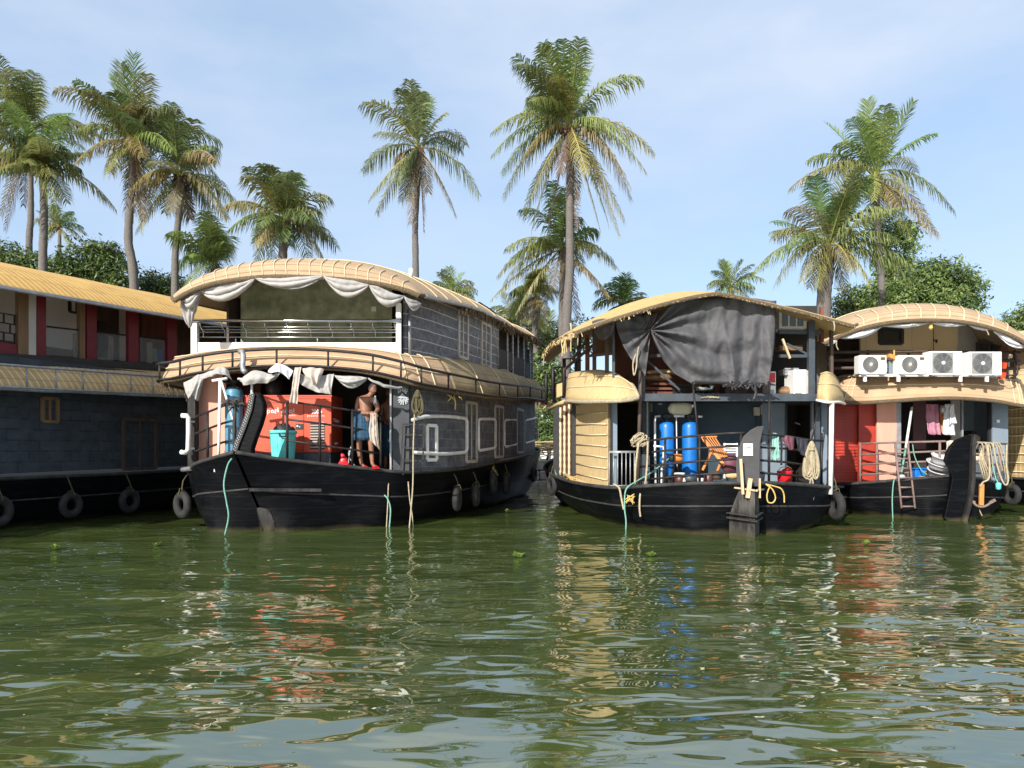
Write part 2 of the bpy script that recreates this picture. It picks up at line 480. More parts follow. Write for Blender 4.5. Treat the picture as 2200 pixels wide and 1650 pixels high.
M['cloth_grey'] = thin("grey_white_cloth", (.50, .48, .45), .25)
M['cloth_white'] = thin("white_cloth", (.80, .80, .82), .2)
M['cloth_cream'] = thin("cream_cloth", (.62, .53, .45), .2)
M['cloth_pink'] = thin("pink_cloth", (.52, .23, .31), .2)
M['cloth_mauve'] = thin("dusky_mauve_cloth", (.19, .095, .10), .12)
M['cloth_maroon'] = thin("maroon_cloth", (.15, .05, .07), .1)
M['cloth_black'] = thin("charcoal_cloth", (.032, .032, .042), .05)
M['cloth_teal'] = thin("sea_green_cloth", (.28, .52, .44), .2)
M['cloth_blue'] = mat("blue_check_cotton", (.008, .035, .075), (.014, .06, .11), rough=.85, vscale=14, bump=.3, bscale=25, lines=[('X', .07, .014, (.05, .13, .19), .5), ('Z', .08, .016, (.006, .02, .05), .6)])
M['skin'] = mat("brown_skin", (.26, .125, .075), (.22, .10, .06), rough=.5, vscale=6)
M['hair'] = mat("black_hair", (.012, .011, .011), (.03, .028, .027), rough=.6, vscale=30)
M['red'] = mat("red_plastic", (.60, .018, .022), (.52, .014, .018), rough=.4, vscale=3)
M['turq'] = mat("turquoise_plastic", (.13, .58, .53), (.09, .42, .40), rough=.45, vscale=5, ramp=(.42, .75))
M['blueplastic'] = mat("bright_blue_plastic", (.005, .145, .50), (.008, .105, .34), rough=.42, vscale=5, ramp=(.45, .75))
M['tankblue'] = mat("faded_blue_tank", (.085, .25, .36), (.065, .20, .30), rough=.45, vscale=3)
M['greytub'] = mat("grey_white_plastic", (.55, .55, .56), (.46, .46, .47), rough=.5, vscale=3)
M['jerry'] = mat("yellowed_plastic", (.50, .49, .36), (.43, .42, .30), rough=.5, vscale=4)
M['brownpl'] = mat("brown_plastic", (.085, .03, .024), (.065, .024, .02), rough=.45, vscale=4)
M['black'] = mat("matt_black", (.014, .014, .015), (.022, .022, .023), rough=.6, vscale=8)
M['grille'] = mat("grey_fan_grille", (.24, .235, .22), (.2, .195, .18), rough=.5, vscale=4)
M['acwhite'] = mat("white_enamel_case", (.78, .78, .75), (.62, .61, .57), rough=.45, vscale=4, detail=8, ramp=(.48, .8))
M['letter'] = mat("white_lettering", (.85, .80, .75), (.8, .75, .7), rough=.6)
M['silver'] = mat("silver_paint", (.38, .42, .44), (.3, .33, .35), rough=.5)
M['signblue'] = mat("blue_print", (.03, .09, .42), rough=.6)
M['stone'] = mat("bank_rubble_stone", (.36, .33, .285), (.22, .20, .17), rough=.9, vscale=5, bump=.9, bscale=6, bumpdist=.1)
M['soil'] = mat("bank_soil", (.10, .085, .05), (.06, .075, .03), rough=.95, vscale=1.2, bump=.6, bscale=5)
M['glassd'] = glass("dark_window_glass", (.03, .035, .035), .8)
M['glassc'] = glass("clear_panel_glass", (.30, .33, .33), .16)
M['weathered'] = mat("weathered_tarred_timber", (.02, .018, .017), (.15, .14, .125), rough=.8, spec=.3, vscale=4, bump=.5, bscale=14, stretch=(1, 1, .3), ramp=(.42, .72), dirt=(.0, .2, (.05, .045, .02)))
M['darkslate'] = mat("dark_slate_paint", (.018, .022, .027), (.03, .035, .04), rough=.6, vscale=5, bump=.2)
M['oliverope'] = mat("olive_coir_rope", (.11, .095, .045), (.07, .06, .03), rough=.9, vscale=20, bump=.7, bscale=150)
M['fingrey'] = mat("grey_painted_timber", (.058, .057, .058), (.040, .039, .04), rough=.7, vscale=3, bump=.15, bscale=30)
M['trunk'] = mat("palm_trunk_bark", (.165, .15, .135), (.095, .082, .072), rough=.9, vscale=3, stretch=(3, 3, 14), bump=.6, bscale=8, bumpdist=.03)
M['bark'] = mat("tree_bark", (.13, .105, .08), (.08, .065, .05), rough=.9, vscale=5, bump=.6, bscale=12)
M['frond'] = thin("palm_leaflets", (.84, .84, .84), .34, rough=.38, tintattr=True, vscale=1.2)
M['leaf'] = thin("broad_leaves", (.84, .84, .84), .30, rough=.42, tintattr=True, vscale=1.2)
M['roofred'] = mat("red_clay_tiles", (.36, .10, .055), (.28, .075, .045), rough=.8, vscale=4)
# ------------------------------------------------------------------ water
def make_water():
    m = bpy.data.materials.new("backwater"); m.use_nodes = True
    nt = m.node_tree; N, L = nt.nodes, nt.links
    b = N["Principled BSDF"]
    b.inputs['Roughness'].default_value = .015
    b.inputs['IOR'].default_value = 3.2
    t = N.new("ShaderNodeTexCoord")
    n0 = N.new("ShaderNodeTexNoise"); n0.inputs['Scale'].default_value = .25; n0.inputs['Detail'].default_value = 3
    L.new(t.outputs['Object'], n0.inputs['Vector'])
    mx = N.new("ShaderNodeMix"); mx.data_type = 'RGBA'
    mx.inputs[6].default_value = (.042, .062, .016, 1); mx.inputs[7].default_value = (.058, .078, .022, 1)
    L.new(n0.outputs['Fac'], mx.inputs[0]); L.new(mx.outputs[2], b.inputs['Base Color'])
    mp1 = N.new("ShaderNodeMapping"); mp1.inputs['Scale'].default_value = (1.1, 2.6, 1)
    L.new(t.outputs['Object'], mp1.inputs['Vector'])
    n1 = N.new("ShaderNodeTexNoise"); n1.inputs['Scale'].default_value = 1.8; n1.inputs['Detail'].default_value = 1.0; n1.inputs['Roughness'].default_value = .4; n1.inputs['Distortion'].default_value = .6
    L.new(mp1.outputs[0], n1.inputs['Vector'])
    bp = N.new("ShaderNodeBump"); bp.inputs['Strength'].default_value = 1.0; bp.inputs['Distance'].default_value = .022
    L.new(n1.outputs['Fac'], bp.inputs['Height'])
    L.new(bp.outputs[0], b.inputs['Normal'])
    rnd = random.Random(11)
    ws = []
    for i in range(34):
        lam = .65 * (3.2 / .65) ** rnd.random()
        k = 2 * PI / lam
        th = rad(90) + rnd.gauss(0, .42)
        ws.append((k * math.cos(th), k * math.sin(th), rnd.random() * 6.283, 0.0112 / k))
    NY, NX = 430, 250
    Y0, Y1 = 2.2, 34.6
    ys = [-60.0, -8.0] + [Y0 * (Y1 / Y0) ** (i / (NY - 1)) for i in range(NY)]
    ts = [-1 + 2 * i / (NX - 1) for i in range(NX)]
    vs = []
    nx = NX + 4
    for j, y in enumerate(ys):
        half = max(abs(y), 2.2) * .86 + .6
        row = [-120.0, -half * 1.6 - 1] + [half * q for q in ts] + [half * 1.6 + 1, 120.0]
        for x in row:
            z = 0.0
            if j > 1 and abs(x) <= half * 1.01:
                ph = .75 + .5 * noise.noise((x * .16 + 3, y * .16, 0))
                for (kx, ky, p, a) in ws:
                    z += a * math.sin(kx * x + ky * y + p)
                z *= ph * 1.5
            vs.append((x, y, z))
    fs = [(j * nx + i, j * nx + i + 1, (j + 1) * nx + i + 1, (j + 1) * nx + i) for j in range(len(ys) - 1) for i in range(nx - 1)]
    me = bpy.data.meshes.new("water")
    me.from_pydata(vs, [], fs)
    me.polygons.foreach_set("use_smooth", [True] * len(me.polygons))
    o = link("water", me, None, m)
    o['kind'] = 'structure'
make_water()

# ------------------------------------------------------------------ far bank
BY = 34.0
def make_bank():
    b = MB()
    rows = []
    for j, (y, z) in enumerate([(BY + .35, -1.2), (BY + .45, 1.02), (BY + 3, 1.12), (BY + 10, 1.15), (BY + 30, 1.2), (150, 1.3), (900, 1.4)]):
        w = 60 + y * 1.2
        rows.append([V((-w + 2 * w * i / 40, y, z + (.12 * noise.noise((i * .9, y * .3, 0)) if j > 1 else 0))) for i in range(41)])
    b.grid(rows)
    o = b.build("ground", M['soil'], None, keep=True); o['kind'] = 'structure'
    w = MB()
    rnd = random.Random(5)
    x = -34.0
    while x < 34:
        L_ = rnd.uniform(.5, .95)
        for (z0, z1) in ((-.5, .25), (.25, .68), (.68, 1.14)):
            d = rnd.uniform(0, .10)
            w.box((x + L_ / 2 + rnd.uniform(-.05, .05), BY + .2 - d, (z0 + z1) / 2), (L_ * .98, .5, (z1 - z0) * .97), rx=rnd.uniform(-.06, .06), ry=rnd.uniform(-.05, .05))
        x += L_
    o = w.build("retaining_wall", M['stone'], None, keep=True, bevel=.05)
    tag(o, "low rubble stone embankment wall along the far bank", "wall")
make_bank()

# ------------------------------------------------------------------ plants
GREENS = [(.24, .33, .085), (.20, .27, .095), (.31, .33, .115), (.38, .36, .15), (.42, .36, .15), (.28, .22, .14), (.20, .15, .10)]
def frond(b, base, tip, lift, tint, rnd, N=60, maxleaf=.95, droop=.5):
    base, tip = V(base), V(tip)
    d = tip - base
    L_ = d.length
    c = base + d * .52 + V((0, 0, 1)) * lift * L_
    def pt(t): return base * (1 - t) ** 2 + c * 2 * t * (1 - t) + tip * t * t
    pts = [pt(i / 10) for i in range(11)]
    col = (*[q * rnd.uniform(.85, 1.15) for q in tint], 1)
    rcol = (min(1, tint[0] * 1.5 + .05), min(1, tint[1] * 1.35 + .04), tint[2] * 1.2 + .015, 1)
    b.tube(pts, [.045 * (1 - .85 * i / 10) for i in range(11)], n=4, caps=False, col=rcol)
    sidev = d.cross(V((0, 0, 1)))
    if sidev.length < .2 * L_: sidev = V((rnd.uniform(-1, 1), rnd.uniform(-1, 1), 0))
    sidev.normalize()
    tw = rnd.uniform(-.5, .5)
    for i in range(N):
        t = .13 + .87 * (i + rnd.random() * .6) / N
        p = pt(t)
        T = (pt(min(1, t + .02)) - pt(t - .02)).normalized()
        sv = (sidev - T * sidev.dot(T)).normalized()
        up = sv.cross(T)
        if up.z < 0: up = -up
        prof = maxleaf * (math.sin(PI * min(1, (.12 + .80 * t)))) ** .75 * rnd.uniform(.8, 1.1)
        for sgn in (-1, 1):
            if rnd.random() < .05: continue
            dz = droop * rnd.uniform(.6, 1.35)
            dr = (sv * sgn * math.cos(tw * sgn) + up * (.3 + math.sin(tw) * sgn * .5) + T * rnd.uniform(.5, .9) * (1.7 if droop < .2 else 1) + V((0, 0, -dz * .75))).normalized()
            q1 = p + dr * prof * .5
            q2 = q1 + (dr * .75 + V((0, 0, -dz * 1.7)) + V((rnd.uniform(-.15, .15), rnd.uniform(-.15, .15), 0))).normalized() * prof * .55
            w = T * .031
            k = rnd.uniform(.75, 1.2)
            cc = (col[0] * k, col[1] * k, col[2] * k, 1)
            b.add([p - w * .8, p + w * .8, q1 + w, q1 - w, q2], [(0, 1, 2, 3), (3, 2, 4)], None, cc)

NPALM = 0
def palm(name, label, centre, Y, tips, trunk=None, rtop=.13, rbase=.2, seed=1, greens=0, extra=5, fl=4.6, coconuts=0, group="coconut palms behind the houseboats", maxleaf=1.0, N=48):
    """tips: photo pixels of frond tips; trunk: photo pixels from crown down, then dropped to the ground"""
    rnd = random.Random(seed)
    c = P(*centre, Y)
    tp = [P(*q, Y) for q in (trunk or [])]
    if not tp: tp = [c + V((0, 0, -1))]
    last = tp[-1]
    foot = V((last.x + (last.x - c.x) * .15, Y, 1.0))
    r = thing(name, foot, label, "palm tree", group)
    tr = MB()
    path = catmull([c] + tp + [foot], 34)
    n = len(path)
    rr = []
    for i in range(n):
        t = i / (n - 1)
        rr.append((rtop + (rbase - rtop) * t ** 1.3) * (1 + .05 * math.sin(i * 2.1)))
    rr[-1] *= 1.35; rr[-2] *= 1.12
    tr.tube(path, rr, n=10)
    tr.build("trunk", M['trunk'], r, smooth=True)
    b = MB()
    ppm = F / Y
    for (tx, ty) in tips:
        q = P(tx, ty, Y) - c
        q *= max(.5, 1 - (.5 if q.z > .35 * fl else .2) / max(.6, q.length))   # leaflets reach past the rachis tip
        ln = q.length
        rest = max(0, fl * fl * .9 - ln * ln)
        q.y = (1 if rnd.random() < .4 else -1) * min(math.sqrt(rest), fl * .75) * rnd.uniform(.25, .9)
        el = q.z / fl
        if el > .62:   lift, dro, ti = .07, .10, rnd.choice([0, 0, 1, 2])
        elif el > .35: lift, dro, ti = .20, .35, rnd.choice([0, 1, 1, 2])
        elif el > -.25: lift, dro, ti = .40, .95, rnd.choice([1, 2, 2, 3])
        else:          lift, dro, ti = .42, 1.1, rnd.choice([2, 2, 3, 3, 4])
        if el < -.6: lift = .18; ti = rnd.choice([2, 3, 3, 4, 5])
        if el < -.45 and abs(q.x) < .35 * abs(q.z):
            lift = .08; ti = rnd.choice([4, 5, 6])
        ti = max(0, min(6, ti + greens))
        ml = maxleaf * (1.0 if el > .35 else 1.25 if el > -.6 else 1.1)
        frond(b, c + V((rnd.uniform(-.08, .08), rnd.uniform(-.08, .08), rnd.uniform(-.2, .25))), c + q, lift, GREENS[ti], rnd, droop=dro, maxleaf=ml, N=N)
        if -.75 < el < .35 and rnd.random() < .22:           # a neighbour a little behind it
            q2 = V((q.x * rnd.uniform(.75, .95), -q.y * rnd.uniform(.6, 1.2), q.z + rnd.uniform(-.5, .4)))
            frond(b, c, c + q2, lift, GREENS[max(0, min(6, ti + rnd.choice((-1, 0, 0))))], rnd, droop=dro, maxleaf=ml, N=N)
    for i in range(extra):                                  # fronds that point towards or away from the viewer
        az = PI / 2 + (PI if i % 2 else 0) + rnd.uniform(-.7, .7)
        el = rnd.uniform(-.5, 1.1)
        q = V((math.cos(az) * math.cos(el), math.sin(az) * math.cos(el), math.sin(el))) * fl * rnd.uniform(.7, .95)
        frond(b, c, c + q, .2, GREENS[max(0, min(6, (1 if el > .3 else 2 if el > -.1 else 3) + greens))], rnd, droop=.6, maxleaf=maxleaf, N=N)
    for i in range(14):                                     # brown fibre and old leaf bases under the crown
        az = rnd.uniform(0, 2 * PI)
        q = V((math.cos(az) * .35, math.sin(az) * .35, rnd.uniform(-.75, -.1)))
        b.tube([c + V((0, 0, .1)), c + q * .5 + V((0, 0, .15)), c + q], [.06, .05, .02], n=4, col=(.16, .095, .045, 1))
    b.build("crown", M['frond'], r, fix=False)
    if coconuts:
        for i in range(coconuts):
            k = MB(); az = rnd.uniform(0, 2 * PI)
            p = c + V((math.cos(az) * .38, math.sin(az) * .38, rnd.uniform(-.55, -.2)))
            k.lathe(p, [(.01, -.15), (.09, -.11), (.125, 0), (.09, .12), (.01, .16)], n=8)
            k.build("coconut", M['brownpl'], r, smooth=True)
    return r

def sc(off, s, pts):
    return [(off[0] + x / s, off[1] + y / s) for x, y in pts]

z1 = lambda pts: sc((0, 130), 3.235, pts)
z2 = lambda pts: sc((340, 330), 5.238, pts)
z3 = lambda pts: sc((740, 160), 3.75, pts)
z4 = lambda pts: sc((1020, 80), 2.579, pts)
z5 = lambda pts: sc((1500, 190), 3.113, pts)

def make_palms():
    palm("coconut_palm", "leftmost coconut palm with a bushy olive crown in front of a darker second crown", (90, 368), 37.0,
         z1([(150, 330), (230, 340), (420, 500), (640, 450), (540, 640), (0, 600), (0, 810), (0, 960), (130, 1080), (250, 900), (550, 1150), (700, 960), (490, 880), (380, 820), (60, 700), (380, 700), (80, 520), (330, 420), (200, 560)]),
         [(94, 420), (94, 500), (92, 575)], .17, .22, seed=21, greens=0, extra=3)
    palm("coconut_palm", "coconut palm whose dark crown rises behind the leftmost palm", (64, 285), 41.0,
         z1([(20, 190), (130, 90), (240, 100), (340, 180), (480, 190), (0, 370), (60, 450), (560, 400), (600, 500), (0, 520), (30, 1200), (0, 1100), (90, 1000), (330, 330), (440, 260), (120, 350)]),
         [(66, 400), (66, 470), (62, 560)], .14, .20, seed=22, greens=0, extra=4, fl=5)
    palm("coconut_palm", "tall coconut palm with bent trunk and brown hanging fronds, third trunk from the left edge", (290, 313), 37.0,
         z1([(1110, 60), (930, 90), (1000, 100), (860, 120), (720, 170), (1190, 170), (740, 330), (580, 350), (1130, 340), (600, 690), (660, 570), (1480, 480), (1390, 680), (700, 850), (760, 1080), (860, 900), (1040, 1170), (990, 1230), (1120, 770), (810, 400), (1040, 120), (900, 260), (1010, 300)]),
         [(287, 365), (280, 439), (276, 520), (288, 621)], .16, .24, seed=23, greens=0, extra=3)
    palm("coconut_palm", "coconut palm with drooping dark fronds, its trunk rising just left of the balcony boat's roof", (386, 380), 38.0,
         z1([(1380, 400), (1470, 440), (1260, 390), (1575, 640), (1660, 830), (1670, 1010), (1640, 1160), (1370, 1060), (1280, 1140), (1210, 1000), (1000, 1010), (950, 1080), (820, 990), (1100, 700), (1180, 380), (1430, 560), (1100, 480), (1000, 1240)]),
         [(386, 439), (377, 540), (376, 625)], .14, .20, seed=24, greens=0, extra=4, coconuts=5)
    palm("coconut_palm", "low bright green coconut palm whose crown sits just above the balcony boat's roof", (612, 478), 37.0,
         z2([(940, 430), (830, 650), (900, 800), (900, 900), (1000, 1120), (890, 1220), (1300, 180), (1400, 200), (1160, 270), (1760, 380), (1650, 200), (2060, 600), (1920, 740), (1930, 930), (1850, 1180), (1560, 1160), (1300, 1000), (1130, 370), (1700, 620), (1480, 330), (1500, 1100), (1200, 1150)]),
         [(608, 540), (606, 620)], .20, .26, seed=25, greens=-1, extra=3)
    palm("coconut_palm", "small dark feathery coconut palm left of the balcony boat's roof, half hidden by it", (462, 572), 39.0,
         z2([(280, 1000), (390, 830), (290, 960), (540, 800), (640, 700), (740, 690), (830, 830), (950, 1100), (60, 1250), (420, 1330), (880, 950), (700, 800)]),
         [(462, 640)], .18, .22, seed=26, greens=-1, extra=3, fl=4)
    palm("coconut_palm", "lone slender coconut palm with an airy crown of separate fronds, standing against open sky", (900, 322), 38.0,
         z3([(190, 370), (370, 150), (560, 110), (670, 60), (825, 195), (1010, 345), (930, 420), (1100, 900), (920, 1195), (80, 710), (200, 1070), (420, 1000), (545, 1270), (640, 1300), (700, 1030), (370, 660), (640, 130), (480, 180)]),
         [(897, 400), (892, 491), (893, 592)], .13, .19, seed=27, greens=0, extra=2, fl=4.4)
    palm("coconut_palm", "tallest coconut palm in the photo, big two-tiered olive crown above the gap between the boats", (1222, 275), 36.0,
         z4([(520, 40), (590, 70), (670, 60), (350, 110), (180, 210), (210, 320), (330, 160), (270, 350), (280, 480), (640, 190), (650, 330), (940, 295), (740, 420), (90, 620), (140, 850), (80, 700), (250, 720), (260, 930), (310, 1090), (400, 1120), (460, 830), (560, 1080), (600, 870), (700, 1090), (750, 1060), (840, 1040), (810, 1120), (910, 860), (1000, 680), (940, 800), (830, 760), (400, 400), (470, 90), (560, 130)]),
         [(1225, 328), (1224, 468), (1224, 584), (1217, 700)], .16, .26, seed=28, greens=0, extra=4, coconuts=6, fl=5)
    palm("coconut_palm", "shorter coconut palm with dark trunk directly behind the tallest palm's trunk", (1211, 535), 42.0,
         z4([(430, 890), (480, 880), (560, 1000), (400, 1080), (220, 1000), (160, 1210), (110, 1350), (80, 1460), (220, 1540), (420, 1450), (160, 1290), (700, 1140), (780, 1330), (760, 1480), (620, 1280), (590, 1560), (680, 1080), (360, 1160)]),
         [(1208, 610), (1207, 700)], .17, .22, seed=29, greens=0, extra=3)
    palm("coconut_palm", "brownish coconut palm with hanging dead fronds just left of the tallest palm's foot", (1150, 640), 46.0,
         z4([(190, 1420), (250, 1380), (330, 1300), (420, 1330), (460, 1440), (240, 1560), (180, 1520), (400, 1580), (300, 1610)]),
         [(1150, 740)], .18, .22, seed=30, greens=1, extra=4, fl=3.2)
    palm("coconut_palm", "tall coconut palm with fresh upright fronds behind the right hand trees", (1882, 380), 40.0,
         z5([(1140, 50), (1190, 80), (920, 90), (1360, 120), (1400, 160), (1030, 100), (760, 420), (820, 310), (1640, 440), (1560, 330), (1690, 870), (1650, 960), (1550, 1040), (640, 620), (1330, 920), (1220, 900), (1050, 850), (980, 770), (1100, 180), (1250, 150)]),
         [(1884, 460), (1890, 560), (1896, 660)], .15, .2, seed=31, greens=-1, extra=3, coconuts=4, fl=5)
    palm("coconut_palm", "stout coconut palm with yellowing skirt of fronds in front of the right hand trees", (1779, 535), 36.0,
         z5([(840, 540), (920, 550), (640, 620), (600, 720), (480, 880), (1060, 620), (1010, 600), (620, 870), (430, 1170), (300, 1270), (420, 1370), (600, 1350), (730, 1390), (1250, 1060), (1370, 1240), (1400, 1340), (1080, 1370), (900, 1330), (1100, 900), (1170, 850), (960, 700), (780, 600), (900, 720)]),
         [(1775, 600), (1770, 660)], .30, .36, seed=32, greens=0, extra=5, fl=4.8)
    far = [("tiny distant coconut palm peeping over the black tarp boat's roof", 1570, 618, 60, 2.9, 33), ("small distant coconut palm just right of the lone palm's trunk", 972, 628, 62, 2.6, 34),
           ("hazy distant coconut palm between the leftmost palm trunks", 128, 488, 75, 3.0, 35), ("low yellow-green palm peeping over the golden thatch left of its peak", 1338, 655, 46, 2.4, 36),
           ("dim distant palm low in the gap between the two middle boats", 1110, 700, 52, 3.0, 37), ("pale distant palm beside the dead brown palm in the gap", 1180, 740, 58, 3.2, 38)]
    for (lab, x, y, Y, fl, sd) in far:
        rnd = random.Random(sd)
        ppm = F / Y
        tips = []
        for k in range(15):
            a = rad(-55 + 290 * k / 14) + rnd.uniform(-.15, .15)
            tips.append((x + math.cos(a) * fl * ppm * rnd.uniform(.75, 1), y - math.sin(a) * fl * ppm * rnd.uniform(.75, 1)))
        palm("coconut_palm", lab, (x, y), Y, tips, [(x, y + 40)], .14, .2, seed=sd, greens=-1 if sd in (33, 34, 36) else 0, extra=2, fl=fl, group="distant coconut palms", N=30, maxleaf=.8)
    b = MB(); rnd = random.Random(77)                        # crown that only dips into the right edge of the frame
make_palms()

LEAFG = [(.13, .20, .05), (.10, .165, .05), (.18, .24, .07), (.07, .12, .045), (.23, .30, .08)]
def broadleaf(name, label, clumps, Y, n, seed, size=.26, trunkpx=None, group="leafy trees on the far bank", bright=1.0, cat="tree", depth=None, rt=.2):
    rnd = random.Random(seed)
    cx = sum(c[0] for c in clumps) / len(clumps)
    foot = P(trunkpx or cx, 1000, Y); foot.z = 1.05
    r = thing(name, foot, label, cat, group)
    b = MB()
    area = sum(c[2] * c[3] for c in clumps)
    ppm = F / Y
    tb = MB()
    top = P(cx, min(c[1] for c in clumps), Y)
    fork = V((foot.x, Y, 1.05 + (top.z - 1.05) * .35))
    tb.tube([foot, (foot + fork) / 2 + V((.08, 0, 0)), fork], [rt * 1.3, rt, rt * .85], n=8)
    for (px, py, rx, ry) in clumps:
        cc = P(px, py, Y)
        RX, RZ = rx / ppm, ry / ppm
        RY = depth or max(RX, RZ) * .8
        tb.tube([fork, (fork + cc) / 2 + V((rnd.uniform(-.2, .2), 0, -.15)), cc], [rt * .6, rt * .4, .03], n=6)
        # small leafy sprigs on the clump's surface and inside
        m = max(12, int(n * 1.35 * rx * ry / area / 14))
        for k in range(m):
            u, w = rnd.uniform(-1, 1), rnd.uniform(0, 2 * PI)
            s_ = math.sqrt(1 - u * u)
            d = V((s_ * math.cos(w), s_ * math.sin(w), u))
            q = .55 + .5 * rnd.random() ** .7
            q *= 1 + .5 * noise.noise((d.x * 2.3 + seed, d.y * 2.3, d.z * 2.3 + px * .01))
            sp = cc + V((d.x * RX * q, d.y * RY * q, d.z * RZ * q))
            tint = LEAFG[rnd.choice([0, 0, 1, 1, 2, 2, 3, 4])]
            for j in range(14):
                pp = sp + V((rnd.gauss(0, size * .8), rnd.gauss(0, size * .8), rnd.gauss(0, size * .55)))
                nrm = (d * .7 + V((rnd.uniform(-1, 1), rnd.uniform(-1, 1), rnd.uniform(-.2, 1.1)))).normalized()
                a = nrm.cross(V((rnd.uniform(-1, 1), rnd.uniform(-1, 1), rnd.uniform(-1, 1)))).normalized()
                bb_ = nrm.cross(a)
                L_ = size * rnd.choice((.45, .6, .8, 1.0, 1.35)); W_ = L_ * rnd.uniform(.28, .42)
                kk = rnd.uniform(.75, 1.25) * bright
                b.add([pp - a * L_ * .5, pp + bb_ * W_ * .5 - nrm * .02, pp + a * L_ * .5, pp - bb_ * W_ * .5 - nrm * .02], [(0, 1, 2, 3)], None, (tint[0] * kk, tint[1] * kk, tint[2] * kk, 1))
    tb.build("trunk", M['bark'], r, smooth=True)
    b.build("crown", M['leaf'], r, fix=False)
    return r

def make_trees():
    broadleaf("leafy_tree", "low leafy tree crown at the left edge behind the yellow roof", [(20, 555, 45, 28), (75, 575, 35, 25), (-40, 560, 50, 40)], 39.5, 3800, 41)
    broadleaf("leafy_tree", "rounded leafy tree between the second and third palm trunks above the yellow roof", [(190, 565, 62, 45), (240, 590, 45, 45), (130, 590, 45, 38), (215, 545, 35, 28), (170, 620, 60, 40)], 39, 8500, 42)
    broadleaf("leafy_tree", "low dark leafy tree right of the bent palm trunk, over the yellow roof's end", [(320, 620, 38, 34), (365, 622, 38, 34), (345, 650, 50, 30)], 42, 4000, 43)
    broadleaf("mango_tree", "large rounded dark green tree right of the stout palm", [(2020, 612, 66, 50), (2068, 625, 42, 40), (1975, 645, 50, 44), (2030, 655, 70, 40), (1935, 655, 42, 36), (2005, 580, 36, 22)], 40, 10500, 44, trunkpx=1990, rt=.3, bright=1.2)
    broadleaf("slender_tree", "slim leafy tree with pale new leaves rising behind the stout palm", [(1920, 545, 42, 62), (1905, 500, 35, 30), (1950, 500, 26, 24), (1925, 600, 48, 45), (1890, 640, 40, 40)], 42, 6000, 45, trunkpx=1905, bright=1.5)
    broadleaf("leafy_tree", "deep green tree mass low behind the stout palm's trunk", [(1830, 650, 40, 34), (1880, 655, 45, 34), (1850, 690, 60, 36)], 44, 5200, 46, bright=.8)
    broadleaf("leafy_tree", "hazy distant tree at the right edge above the far roof", [(2180, 700, 34, 28), (2215, 690, 40, 36), (2200, 730, 60, 30), (2160, 735, 26, 22)], 60, 4200, 47, size=.36)
    broadleaf("leafy_tree", "pale undergrowth tree low in the gap behind the dead brown palm", [(1090, 720, 45, 40), (1140, 745, 50, 40), (1195, 735, 40, 38), (1240, 720, 50, 40)], 50, 4600, 48)
    broadleaf("leafy_shrub", "bright green shrub on the stone bank in the gap between the two middle boats", [(1172, 925, 30, 34), (1190, 900, 24, 26), (1160, 895, 24, 24), (1200, 930, 22, 30), (1150, 930, 30, 30)], 36, 3600, 49, size=.2, bright=1.35, cat="shrub", group="shrubs on the bank", rt=.05)
    broadleaf("leafy_shrub", "greyish shrub above the bright one in the gap between the two middle boats", [(1165, 830, 28, 28), (1195, 800, 34, 34), (1160, 790, 26, 30), (1200, 850, 26, 20)], 40, 2600, 50, size=.24, cat="shrub", group="shrubs on the bank", rt=.06)
make_trees()

